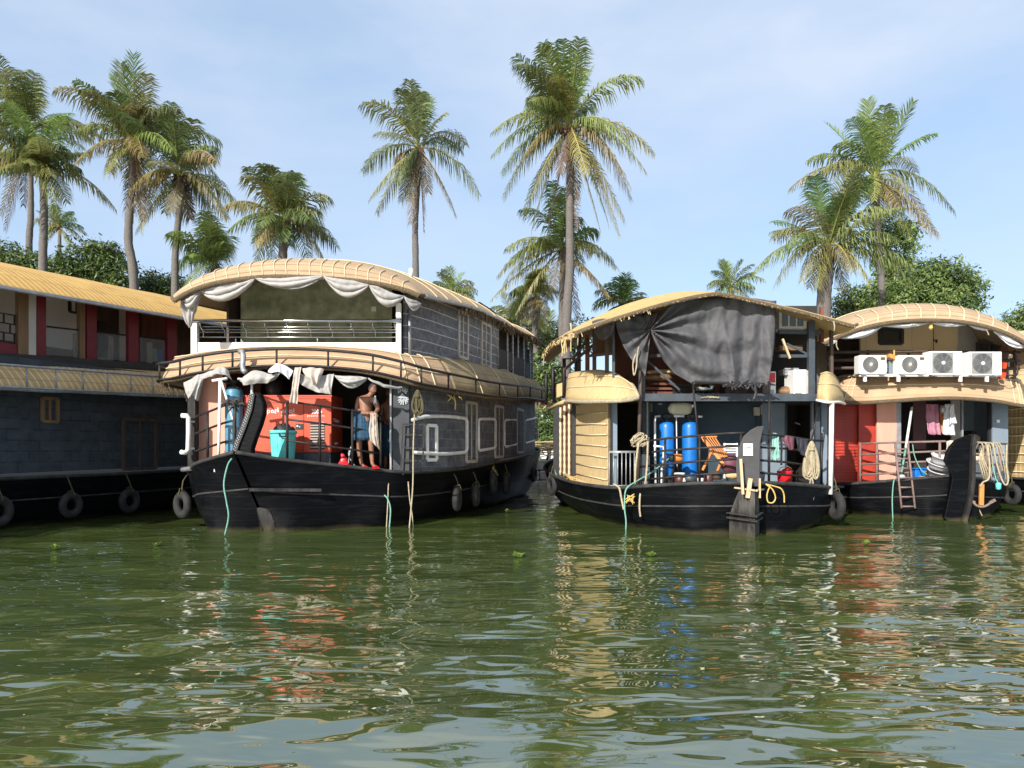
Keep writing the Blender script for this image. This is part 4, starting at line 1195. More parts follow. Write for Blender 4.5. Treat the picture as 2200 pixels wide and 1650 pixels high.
    Yr = lambda x: 14.95 + (x - 617) * .0042
    rail(None, [[(617, 862), (687, 872), (760, 882), (820, 893)], [(617, 901), (690, 910), (757, 920), (818, 928)], [(617, 946), (690, 957), (757, 966), (816, 974)]], Yr,
         [(617, 862, 985), (687, 872, 1000), (757, 882, 1004), (818, 893, 1006)])
    Yl = lambda x: 14.75 + (500 - x) * .011
    rail(None, [[(421, 895), (450, 884), (480, 872), (506, 862)], [(420, 932), (450, 920), (480, 909), (506, 902)], [(420, 970), (450, 960), (480, 950), (506, 944)]], Yl,
         [(446, 886, 1003), (505, 860, 960)])
    # lower awning with its two-pipe rail
    F_ = lambda px, py, Y: P(px, py, Y)
    pairs = [(V((-6.2, 22, 3.75)), V((-6.9, 22, 3.2))), (V((-6.6, 19, 3.78)), V((-7.4, 19, 3.05))), (F_(405, 768, 17.0), F_(352, 822, 16.1)), (F_(418, 762, 16.66), F_(384, 812, 15.6)),
             (F_(470, 755, 16.62), F_(440, 800, 15.42)), (F_(540, 748, 16.6), F_(520, 790, 15.4)), (F_(640, 745, 16.6), F_(640, 786, 15.4)), (F_(750, 747, 16.6), F_(770, 795, 15.42)), (F_(830, 755, 16.6), F_(850, 811, 15.5)),
             (F_(866, 762, 16.75), F_(905, 826, 15.75)), (V((-1.95, 17.7, 3.84)), V((-1.3, 16.9, 2.98))), (V((-1.35, 19.2, 3.92)), V((-.62, 18.5, 2.98))), (V((-.75, 21.2, 3.98)), V((.0, 20.4, 3.06))),
             (V((-.2, 23.2, 4.05)), V((.5, 22.8, 3.22))), (V((.5, 26.5, 4.08)), V((1.05, 26.3, 3.36))), (V((.8, 30, 4.08)), V((1.25, 30, 3.46))), (V((.6, 32, 4.1)), V((1.1, 32.3, 3.5)))]
    cutA = pairs[:11]; cutB = pairs[10:]
    a1_, pA = awning(r, cutA, M['mat_front'], "front_awning", n=90, k=12, power=2.3, ropes=(.42, .8), ropes_n=(.10, .16, .85, .90, .95), edger=.05)
    a2_, pB = awning(r, cutB, M['mat_old'], "side_awning", n=70, k=12, power=2.5, ropes_n=(.15, .3, .45, .6, .75, .9), edger=.07)
    fr = MB(); rnd = random.Random(8)
    for i in range(150):
        p = pB(rnd.randrange(0, 70), 1.0); q = p + V((rnd.uniform(-.05, .05), rnd.uniform(-.05, .05), -rnd.uniform(.04, .2)))
        fr.tube([p, (p + q) / 2 + V((rnd.uniform(-.02, .02), 0, 0)), q], .009, n=4)
    for i in range(70):
        p = pA(rnd.randrange(0, 24), 1.0); q = p + V((rnd.uniform(-.05, .05), rnd.uniform(-.05, .05), -rnd.uniform(.05, .32)))
        fr.tube([p, (p + q) / 2, q], .010, n=4)
    fr.build("coir_fringe", M['fringe'], a2_)['kind'] = 'stuff'
    rb = MB()
    allp = [p[1] for p in pairs]
    def rp(p, up, out):
        c = V((-4.4, 19, 0)); d = V((p.x - c.x, (p.y - c.y) * .6, 0)).normalized(); return p + d * out + V((0, 0, up))
    lowr = [rp(p, .0, .08) for p in allp]; topr = [rp(p, .34, .08) for p in allp]
    rb.tube(catmull(lowr, 80), .026, n=6); rb.tube(catmull(topr, 80), .032, n=6)
    for A, B in zip(catmull(lowr, 80)[::4], catmull(topr, 80)[::4]): rb.tube([A, B], .022, n=6)
    rb.build("awning_rail", M['blackiron'], r, smooth=True)
    # exhaust pipe through the awning
    b = MB(); b.tube([P(515, 755, 15.3), P(521, 756, 15.25), P(523, 765, 15.22), P(521, 785, 15.2), P(523, 796, 15.15), P(528, 800, 15.1)], .055, n=8); b.build("exhaust_pipe", M['zinc'], r, smooth=True)
    # ---------------- upper storey
    b = MB()
    b.prism([(-6.95, 16.7, 3.56), (-2.45, 16.7, 3.56), (-1.5, 19, 3.7), (-.3, 23, 3.8), (.6, 30, 4.0), (-3, 31, 4.0), (-6, 20, 3.7)], (0, 0, .09)); b.build("upper_floor", M['deck'], r)
    x0, x1 = P(412, 740, 16.6).x, P(862, 740, 16.6).x
    b = MB(); b.bb(x0 + .05, x1 - .05, 16.58, 16.68, 3.6, P(0, 736, 16.6).z); b.build("parapet", M['white'], r)
    b = MB(); b.bb(x0, x0 + .13, 16.55, 16.68, 3.62, P(0, 690, 16.6).z); b.build("balcony_post", M['white'], r)
    b = MB(); b.bb(x1 - .11, x1, 16.55, 16.68, 3.62, P(0, 652, 16.6).z); b.build("balcony_post", M['white'], r)
    b = MB(); zt = P(0, 690, 16.6).z
    b.tube([(x0 - .02, 16.52, zt), (x1 + .02, 16.52, zt - .01)], .036, n=9)
    for y_ in (702.5, 708.5, 714, 724.5): b.tube([(x0 + .12, 16.6, P(0, y_, 16.6).z), (x1 - .1, 16.6, P(0, y_, 16.6).z)], .013, n=6)
    for k in range(10):
        x = x0 + .2 + (x1 - x0 - .35) * k / 9
        b.tube([(x, 16.54, zt), (x, 16.58, P(0, 703, 16.6).z), (x + .05, 16.62, P(0, 712, 16.6).z), (x + .06, 16.6, P(0, 725, 16.6).z)], .010, n=5)
    for f in (.21, .6): x = x0 + (x1 - x0) * f; b.tube([(x, 16.6, P(0, 725, 16.6).z), (x, 16.6, P(0, 737, 16.6).z)], .015, n=6)
    b.build("balcony_railing", M['steel'], r, smooth=True)
    b = MB(); xa, xb = P(517, 700, 17.9).x, P(842, 700, 17.9).x
    b.bb(xa, xb, 17.9, 17.98, 3.6, 5.95); gw = b.build("green_back_wall", M['greenwall'], r)
    b = MB(); q = P(803, 664, 17.88); b.box(q, (.11, .02, .11)); b.build("switch_plate", M['white'], gw)
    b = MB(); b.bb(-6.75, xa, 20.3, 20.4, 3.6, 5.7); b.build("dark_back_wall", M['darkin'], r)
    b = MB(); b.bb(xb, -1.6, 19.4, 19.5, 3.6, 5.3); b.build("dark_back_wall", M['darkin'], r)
    Lu = [(-6.72, 17.6), (-6.3, 19.5), (-5.3, 23), (-3.6, 30)]
    wall(r, Lu, 3.6, 5.3, M['darkwood'], "left_upper_wall", n=12)
    c0, c1 = V((-6.55, 18.3, 0)), V((-6.28, 19.4, 0))
    window(r, c0, c1, 3.9, 4.75, (1, .25), fm='frame', fw=.07)
    Ru = [(-2.42, 16.72), (-1.95, 17.7), (-1.4, 19.1), (-.85, 20.8), (-.42, 22.4)]
    wall(r, Ru, lambda t: 3.66 + .3 * t, lambda t: 5.12 + .45 * t, M['slatewall'], "slate_upper_wall", n=30)
    Rb = [(-.42, 22.4), (.05, 24.5), (.5, 27.5), (.75, 30.5)]
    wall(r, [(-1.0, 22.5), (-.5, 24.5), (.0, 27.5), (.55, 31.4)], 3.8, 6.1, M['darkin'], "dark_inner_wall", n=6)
    wall(r, [(-1.0, 22.45), (-.42, 22.4)], 3.8, 5.6, M['darkwood'], "partition", n=2)
    b = MB()
    for k in range(7):
        px = 1090 + k * 11.5; c = onpath(Rb, px); z0, z1 = 4.0, 5.6
        b.tube([(c.x, c.y, z0 + (z1 - z0) * i / 30) for i in range(31)], [.03 + .012 * (i % 3 == 0) for i in range(31)], n=6)
    b.build("turned_post", M['silver'], r, smooth=True)
    b = MB()
    for (A, B) in zip(Rb, Rb[1:]):
        b.bar((A[0], A[1], 4.02), (B[0], B[1], 4.06), .1, .12); b.bar((A[0] - .02, A[1], 4.38), (B[0] - .02, B[1], 4.5), .05, .6)
    b.build("gallery_parapet", M['darkin'], r)
    def ru_win(pa, pb, ya, yb):
        c0, c1 = onpath(Ru, pa), onpath(Ru, pb); d = c1 - c0
        window(r, c0, c1, P(0, yb, c0.y).z, P(0, ya, c0.y).z, (d.y, -d.x), mull=1, fw=.08)
    ru_win(982, 1001, 668, 766); ru_win(1031, 1050, 692, 784)
    dp = lambda px, py, off=.1: P(px, py, onpath(Ru, px).y - off)
    b = MB(); b.tube([dp(880, 664), dp(880, 764)], .04, n=8); b.build("down_pipe", M['zinc'], r, smooth=True)
    b = MB(); b.tube([dp(983, 690), dp(985, 740), dp(992, 772)], .02, n=6); b.tube([dp(1029, 684), dp(1026, 740), dp(1024, 780)], .018, n=6); b.tube([dp(1057, 690), dp(1066, 740), dp(1070, 795)], .028, n=6); b.build("loose_pipe", M['zinc'], r, smooth=True)
    # upper roof
    st = [(P(374, 645, 15.5), P(900, 634, 15.9), 5.30), (P(372, 640, 15.65) + V((0, 0, .03)), V((-1.95, 16.0, 4.97)), 5.62), (V((-7.1, 16.3, 4.9)), V((-1.8, 16.6, 5.05)), 5.86), (V((-7.0, 17.4, 4.98)), V((-1.5, 17.8, 5.2)), 6.02), (V((-6.75, 19.3, 5.1)), V((-.95, 19.6, 5.36)), 6.16),
          (V((-6.1, 22.5, 5.2)), V((-.15, 22.8, 5.5)), 6.35), (V((-5.0, 27, 5.4)), V((.8, 27, 5.54)), 6.25), (V((-3.8, 31.5, 5.3)), V((1.24, 31.5, 5.46)), 5.95)]
    v, pt = vault(r, st, M['mat_tan'], "barrel_roof", nu=61, nv=60, pw=2.5, ex=.8, ribs=[.07 + i * .0478 for i in range(19)], ribto=.22, rib_r=.012, hoops=(.34, .42, .5, .58, .66, .75, .85), edger=.055)
    b = MB(); e = [pt(1.0, f / 30) + V((.02, 0, -.03)) for f in range(6, 22)]; b.tube(e, .045, n=7); b.build("gutter_pipe", M['zinc'], v, smooth=True)
    b = MB(); b.tube([P(883, 597, 17.2), P(883, 577, 17.2)], .05, n=10); b.build("roof_vent_pipe", M['pvc'], v, smooth=True)
    fr = MB(); rnd = random.Random(18)
    for i in range(260):
        p = pt(rnd.random(), 0) + V((0, 0, -.03)); q = p + V((rnd.uniform(-.03, .03), rnd.uniform(-.04, .02), -rnd.uniform(.03, .07)))
        fr.tube([p, q], .009, n=4)
    for i in range(230):
        p = pt(1.0, rnd.choice((.56, .63, .7, .74, .86)) + rnd.gauss(0, .03)); q = p + V((rnd.uniform(-.12, .08), rnd.uniform(-.15, .15), -rnd.uniform(.03, .34)))
        fr.tube([p, (p + q) / 2 + V((rnd.uniform(-.06, .06), 0, 0)), q], [.018, .02, .005], n=4)
    fr.build("frayed_fringe", M['fringe'], v)['kind'] = 'stuff'
    shorten(r, 25, .45)
    return Rw
Rw2 = boat_balcony()
# ================================================================== boat with the black tarpaulin
def boat_tarp():
    lab = "open two-deck houseboat with golden thatch roof, straw mat side wall and blue-grey lower cabin"
    r = thing("houseboat", (4.4, 20, 0), lab, "houseboat", "houseboats moored side by side")
    st = [(14.15, 4.42, 4.48, 1.0), (14.5, 3.55, 5.3, .97), (15.1, 2.85, 6.1, .9), (15.7, 2.3, 6.75, .83), (16.3, 1.95, 7.05, .82), (18, 1.4, 7.15, .86), (21, 1.08, 6.95, .95), (25, 1.0, 6.5, 1.1), (30, 1.4, 5.2, 1.3)]
    Ls, Rs = hull(r, st, rake=(.0, .5), n=48, rimr=.04)
    # bow box and stem fin
    b = MB(); b.prism([(4.22, 14.5, -.35), (4.52, 13.86, -.35), (4.80, 14.45, -.35)], (0, 0, 1.22)); bx = b.build("bow_block", M['weathered'], r, bevel=.015)
    b = MB()
    b.bar((4.16, 14.45, .93), (4.53, 13.82, .88), .05, .03); b.bar((4.53, 13.82, .88), (4.84, 14.35, .88), .05, .03); b.build("bow_ledge", M['palewood'], bx)
    b = MB()
    for z in (.42, .33): b.bar((4.17, 14.42, z), (4.51, 13.80, z - .02), .06, .025); b.bar((4.51, 13.80, z - .02), (4.83, 14.4, z), .06, .025)
    b.build("bow_strake", M['rim'], bx)
    fp = [(1581, 995), (1590, 955), (1597, 938), (1612, 924), (1627, 916), (1642, 915), (1637, 932), (1633, 952), (1632, 1046), (1610, 1044), (1583, 1036)]
    b = MB(); b.prism([P(x, y, 14.15) for x, y in fp], (.05, .13, 0)); fin = b.build("stem_fin", M['fingrey'], r, bevel=.012)
    b = MB(); q = P(1607, 966, 14.13); b.box(q, (.18, .012, .23)); sg = b.build("paper_notice", M['letter'], fin)
    b = MB()
    for i, (x, z, w) in enumerate([(-.055, .03, .02), (-.02, .035, .02), (.005, .035, .02), (.03, .035, .02), (.055, .035, .02), (.015, -.01, .1), (.015, -.045, .09)]):
        h = .05 if i == 0 else (.035 if i < 5 else .008); b.box(q + V((x, -.008, z)), (w * .8, .004, h))
    b.build("blue_print", M['signblue'], sg)
    # lower cabin
    zb = .8
    b = MB(); x0, x1 = P(1374, 950, 17.5).x, P(1692, 950, 17.5).x
    b.bb(x0, x1, 17.5, 17.58, zb, 2.9); b.build("cabin_wall", M['bluegrey'], r)
    b = MB(); b.bb(P(1640, 0, 17.3).x, P(1689, 0, 17.3).x, 17.36, 17.46, zb, 2.72); dr = b.build("cabin_door", M['bluelight'], r)
    b = MB(); b.bb(P(1640, 0, 17.3).x, P(1689, 0, 17.3).x, 17.345, 17.362, 1.74, 1.78); b.bb(P(1688, 0, 17.3).x, P(1691, 0, 17.3).x, 17.33, 17.47, zb, 2.72); b.build("door_batten", M['steelblue'], dr)
    b = MB(); b.bb(P(1622, 0, 17.3).x, P(1638, 0, 17.3).x, 17.40, 17.47, zb, 2.0); b.build("dark_panel", M['steelblue'], r)
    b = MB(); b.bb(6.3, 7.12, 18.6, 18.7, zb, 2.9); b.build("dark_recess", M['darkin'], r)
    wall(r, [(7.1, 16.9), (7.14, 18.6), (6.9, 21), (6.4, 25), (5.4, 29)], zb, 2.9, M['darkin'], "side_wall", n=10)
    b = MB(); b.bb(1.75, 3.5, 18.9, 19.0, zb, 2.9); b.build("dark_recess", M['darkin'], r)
    b = MB(); b.bar(P(1708, 908, 18.4), P(1735, 918, 18.4), .04, .03); b.build("tube_lamp", M['pvc'], r)
    for px, w, m, Y in ((1757, 10, 'steelblue', 16.6), (1771, 13, 'bluelight', 16.8), (1748, 7, 'zinc', 16.9)):
        b = MB(); q = P(px, 900, Y); b.bb(q.x - w * Y / F / 2, q.x + w * Y / F / 2, Y, Y + .1, .8, 2.75); b.build("cabin_post", M[m], r)
    b = MB(); b.bb(P(1380, 0, 17.2).x, P(1396, 0, 17.2).x, 17.2, 17.5, zb, 2.75); b.build("cabin_pillar", M['steelblue'], r)
    b = MB(); q = P(1391, 900, 16.9); b.tube([(q.x, 16.9, .8), (q.x, 16.9, 2.75)], .025, n=7); b.build("cabin_pipe", M['zinc'], r)
    b = MB(); q = P(1625, 884, 17.44); b.box(q, (.14, .1, .19)); mb = b.build("meter_box", M['frame'], r)
    b = MB(); b.tube([q + V((-.02, -.02, -.1)), q + V((-.04, -.02, -.5)), q + V((-.08, 0, -1.2))], .014, n=5); b.build("meter_cable", M['black'], mb)
    b = MB(); q = P(1638, 880, 17.44); b.box(q, (.07, .08, .22)); b.build("fuse_box", M['white'], r)
    b = MB(); q = P(1399, 874, 17.46); b.tube([q + V((0, 0, .12)), q - V((0, 0, .12))], .03, n=8); b.build("tube_fitting", M['jerry'], r)
    b = MB(); q = P(1418, 866, 17.46); b.box(q, (.09, .04, .07)); b.build("wall_fitting", M['greytub'], r)
    # left front corner: mat wall, pale jamb, doorway with little gate
    path = [(2.1, 16.25), (1.88, 17.4), (1.645, 18.8)]
    o = wall(r, path, lambda t: .74 + .14 * t, 2.75, M['straw'], "mat_wall", n=14)
    b = MB()
    for k in range(8):
        z = .98 + k * .245; b.tube([V((p[0] - .045, p[1] - .03, z + .03 * (i) + .01 * math.sin(k * 2.1 + i * 3))) for i, p in enumerate(path)], .016, n=5)
    b.build("tie_rope", M['rib'], o, smooth=True)
    b = MB(); b.tube([V((2.12, 16.2, .74)), V((2.12, 16.2, 2.75))], .03, n=6); b.build("bamboo_edge", M['fringe'], o)
    b = MB(); b.tube([V((2.14, 16.18, .76)), V((1.8, 17.4, .82)), V((1.5, 18.9, .92)), V((1.4, 21, 1.0))], .05, n=7); b.build("base_roll", M['straw'], o, smooth=True)
    path2 = [(1.66, 18.85), (1.5, 20), (1.38, 21.5), (1.3, 25), (1.5, 29)]
    wall(r, path2, .9, 2.9, M['redwood'], "side_wall", n=16)
    b = MB()
    for px in (1228, 1218, 1209):
        c = onpath(path2, px)
        b.tube([(c.x - .07, c.y - .1, .92 + 1.9 * i / 20) for i in range(21)], [.03 + .012 * (i % 2) for i in range(21)], n=6)
    b.build("bamboo_post", M['rib'], r, smooth=True)
    b = MB(); c = onpath(path2, 1238); b.box((c.x - .06, c.y - .1, 1.9), (.12, .2, 2.0)); c = onpath(path2, 1202); b.box((c.x - .1, c.y - .1, 1.9), (.2, .2, 2.1)); b.build("side_post", M['black'], r)
    b = MB(); a0, a1 = P(1309, 0, 16.3).x, P(1326, 0, 16.3).x; b.bb(a0, a1, 16.3, 16.5, .8, 2.7); b.build("pale_jamb", M['bluelight'], r)
    b = MB(); g0, g1 = P(1309, 0, 16.1).x, P(1372, 0, 16.1).x; zt = P(0, 970, 16.1).z
    for z in (zt, zt - .02, .86): b.tube([(g0, 16.1, z), (g1, 16.1, z)], .016, n=6)
    for k in range(8): x = g0 + (g1 - g0) * k / 7; b.tube([(x, 16.1, .82), (x, 16.1, zt)], .013, n=6)
    b.build("small_gate", M['zinc'], r, smooth=True)
    # bow railing, 4 rails each side
    fl = lambda x: 15.75 - (x - 1372) * .0056
    fr_ = lambda x: 14.55 + (x - 1640) * .0098
    b = MB()
    L4 = [[(1376, 950), (1430, 942), (1500, 936), (1560, 931), (1600, 930)], [(1376, 974), (1430, 968), (1500, 963), (1585, 958)], [(1376, 1003), (1430, 997), (1500, 991), (1585, 986)], [(1376, 1032), (1430, 1026), (1500, 1020), (1585, 1014)]]
    for l in L4: b.tube([P(x, y, fl(x)) for x, y in l], .026, n=6)
    for x, y0, y1 in ((1429, 942, 1048), (1503, 936, 1038), (1592, 932, 1010)): b.tube([P(x, y0, fl(x)), P(x, y1, fl(x))], .028, n=6)
    b.tube([P(1500, 936, fl(1500)), P(1488, 820, 15.2)], .022, n=6)
    b.build("bow_railing", M['blackiron'], r, smooth=True)
    b = MB()
    R4 = [[(1640, 932), (1690, 937), (1742, 946), (1768, 947)], [(1635, 961), (1690, 964), (1750, 972)], [(1635, 989), (1690, 993), (1745, 1002)], [(1635, 1016), (1700, 1021), (1748, 1029)]]
    for l in R4: b.tube([P(x, y, fr_(x)) for x, y in l], .026, n=6)
    for x, y0, y1 in ((1652, 932, 1038), (1765, 930, 1055)): b.tube([P(x, y0, fr_(x)), P(x, y1, fr_(x))], .026, n=6)
    b.tube([P(1652, 935, fr_(1652)), P(1653, 820, 15.2)], .022, n=6); b.tube([P(1744, 945, fr_(1744)), P(1760, 865, 15.9)], .018, n=6)
    b.build("bow_railing", M['blackiron'], r, smooth=True)
    b = MB(); q0, q1 = P(1370, 1052, 15.75), P(1380, 678, 15.75); b.tube([q0, q0.lerp(q1, .5), q1], .042, n=7); b.build("front_post", M['darkwood'], r, smooth=True)
    b = MB(); q0 = P(1787, 866, 15.6); q1 = P(1784, 1062, 15.6); b.tube([q0, q1], .05, n=9); b.build("white_corner_pole", M['pvc'], r, smooth=True)
    # upper deck
    zf = P(0, 862, 15.95).z
    b = MB(); xa, xb = P(1368, 0, 15.9).x, P(1765, 0, 15.9).x
    b.bb(xa, xb, 15.9, 16.05, zf, zf + .16); b.build("deck_beam", M['steelblue'], r)
    b = MB(); b.prism([(2.1, 16.06, zf + .03), (7.05, 16.06, zf + .03), (6.95, 22, zf + .1), (5.6, 29, zf + .3), (1.5, 29, zf + .3), (1.6, 20, zf + .1)], (0, 0, .1)); b.build("upper_floor", M['darkwood'], r)
    for px, w, y0, Y in ((1379, 13, 672, 16.0), (1743, 13, 690, 16.0)):
        b = MB(); q = P(px, 0, Y); b.bb(q.x - w * Y / F / 2, q.x + w * Y / F / 2, Y - .04, Y + .08, zf, P(0, y0, Y).z); b.build("upper_post", M['steelblue'], r)
    for (p, q, w) in (((1672, 713), (1762, 714), .07), ((1385, 765), (1480, 762), .05), ((1385, 753), (1440, 735), .03), ((1385, 770), (1460, 838), .035), ((1672, 765), (1742, 765), .05), ((1690, 738), (1738, 763), .03)):
        b = MB(); b.bar(P(*p, 16.1), P(*q, 16.1), w, w * 1.3); b.build("upper_brace", M['steelblue'], r)
    for px, w, m, Y, ya, yb in ((1277, 8, 'darkwood', 17.2, 700, 800), (1304, 8, 'darkwood', 16.4, 690, 802), (1318, 5, 'steelblue', 16.0, 690, 800), (1262, 9, 'redwood', 18.2, 720, 800), (1244, 8, 'black', 18.6, 720, 800), (1765, 7, 'redwood', 16.6, 660, 715), (1786, 6, 'darkwood', 16.4, 690, 860)):
        b = MB(); b.bar(P(px, yb + 20, Y), P(px, ya, Y), w * Y / F, .08); b.build("upper_post", M[m], r)
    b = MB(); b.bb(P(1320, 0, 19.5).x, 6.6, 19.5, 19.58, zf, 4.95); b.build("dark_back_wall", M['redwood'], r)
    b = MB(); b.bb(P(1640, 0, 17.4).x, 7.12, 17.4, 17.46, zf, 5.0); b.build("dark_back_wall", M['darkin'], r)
    b = MB(); b.prism([P(1275, 712, 19), P(1318, 706, 19), P(1318, 760, 19), P(1275, 764, 19)], (0, .04, 0)); b.build("canvas_blind", M['wood'], r)
    b = MB(); b.bar(P(1262, 765, 17.2), P(1320, 759, 16.2), .05, .06); b.bar(P(1230, 772, 18.4), P(1262, 730, 17.6), .05, .05); b.bar(P(1215, 792, 19), P(1278, 738, 17.2), .05, .05); b.build("side_brace", M['darkwood'], r)
    # stern side railing frames
    for (x0, x1, y0, y1, Y) in ((1172, 1188, 808, 868, 22.0), (1188, 1210, 789, 855, 20.6), (1212, 1238, 771, 852, 19.2)):
        b = MB(); b.tube([P(x0, y1, Y), P(x0, y0, Y), P(x1, y0, Y), P(x1, y1, Y)], .055, n=6)
        b.tube([P(x0, (y0 + y1) / 2, Y), P(x1, (y0 + y1) / 2, Y)], .03, n=6)
        b.build("stern_side_frame", M['blackiron'], r, smooth=True)
    b = MB(); b.prism([P(1196, 826, 20.4), P(1208, 822, 20.4), P(1208, 850, 20.4), P(1196, 854, 20.4)], (0, .1, 0)); b.build("mat_bundle", M['straw'], r)
    # corner awnings in straw
    pl = [(P(1222, 803, 19.0), P(1214, 862, 18.6)), (P(1240, 798, 18.2), P(1222, 860, 17.4)), (P(1275, 794, 17.2), P(1262, 861, 16.1)), (P(1312, 797, 16.6), P(1318, 859, 15.35)), (P(1330, 806, 16.3), P(1352, 857, 15.3)), (P(1352, 825, 16.0), P(1371, 854, 15.4))]
    a, pt = awning(r, pl, M['straw'], "straw_awning", n=40, k=10, power=1.75, ropes=(.45, .75), edgem='ropew', edger=.045)
    b = MB(); b.tube([pt(39, j / 9) for j in range(10)], .045, n=6); b.build("end_binding", M['ropew'], a, smooth=True)
    b = MB(); b.tube([P(1180, 880, 20.5), P(1200, 868, 19.6), P(1216, 862, 18.6)], .05, n=6); b.build("stern_roll", M['straw'], r, smooth=True)
    pr = [(P(1768, 802, 16.4), P(1754, 858, 15.75)), (P(1776, 799, 16.4), P(1780, 862, 15.5)), (P(1786, 806, 16.5), P(1804, 862, 15.9)), (P(1796, 822, 17), P(1815, 866, 16.8))]
    a, pt = awning(r, pr, M['straw'], "straw_awning", n=20, k=9, power=2.6, ropes=(.4, .75), edgem='pvc', edger=.03)
    # roof
    st = [(P(1236, 713, 15.0), P(1836, 698, 15.4), 4.84, 1.25), (P(1226, 716, 15.3), P(1840, 696, 15.7), 4.92, 1.3), (V((1.12, 16.4, 4.12)), V((7.25, 16.4, 4.25)), 5.13, 1.4), (V((.95, 18, 4.22)), V((7.3, 18, 4.3)), 5.42, 1.75), (V((.88, 20.5, 4.28)), V((7.1, 20.5, 4.4)), 5.52, 1.9), (V((.9, 23.2, 4.36)), V((6.7, 23.2, 4.5)), 5.58, 2.0), (V((1.2, 29, 4.6)), V((5.8, 29, 4.6)), 5.65, 2.0)]
    v, pt = vault(r, st, M['thatch_gold'], "thatch_roof", nu=61, nv=50, pw=1.9, ex=1.0, edger=.045)
    fr = MB(); rnd = random.Random(28)
    for i in range(420):
        u = rnd.random(); p = pt(u, 0) + V((0, 0, -.03)); l = rnd.uniform(.012, .04) * (3 if u < .3 and rnd.random() < .08 else 1)
        q = p + V((rnd.uniform(-.04, .04), rnd.uniform(-.05, .03), -l)); fr.tube([p, (p + q) / 2, q], .009, n=4)
    for i in range(160):
        p = pt(0.0, rnd.uniform(0, .7)); l = rnd.uniform(.03, .12) * (3.5 if rnd.random() < .06 else 1)
        q = p + V((rnd.uniform(-.05, .05), rnd.uniform(-.06, .06), -l)); fr.tube([p, (p + q) / 2 + V((rnd.uniform(-.03, .03), 0, 0)), q], .012, n=4)
    fr.build("straw_fringe", M['straw'], v)['kind'] = 'stuff'
    b = MB()
    for (x, ya, yb, w) in ((1226, 694, 735, .02), (1240, 700, 742, .015), (1791, 690, 712, .015)): b.tube([P(x, ya, 15.1), P(x + 2, (ya + yb) / 2, 15.1), P(x + 1, yb, 15.1)], w, n=5)
    b.build("loose_cord", M['ropew'], v, smooth=True)
    shorten(r, 21, .5)
boat_tarp()

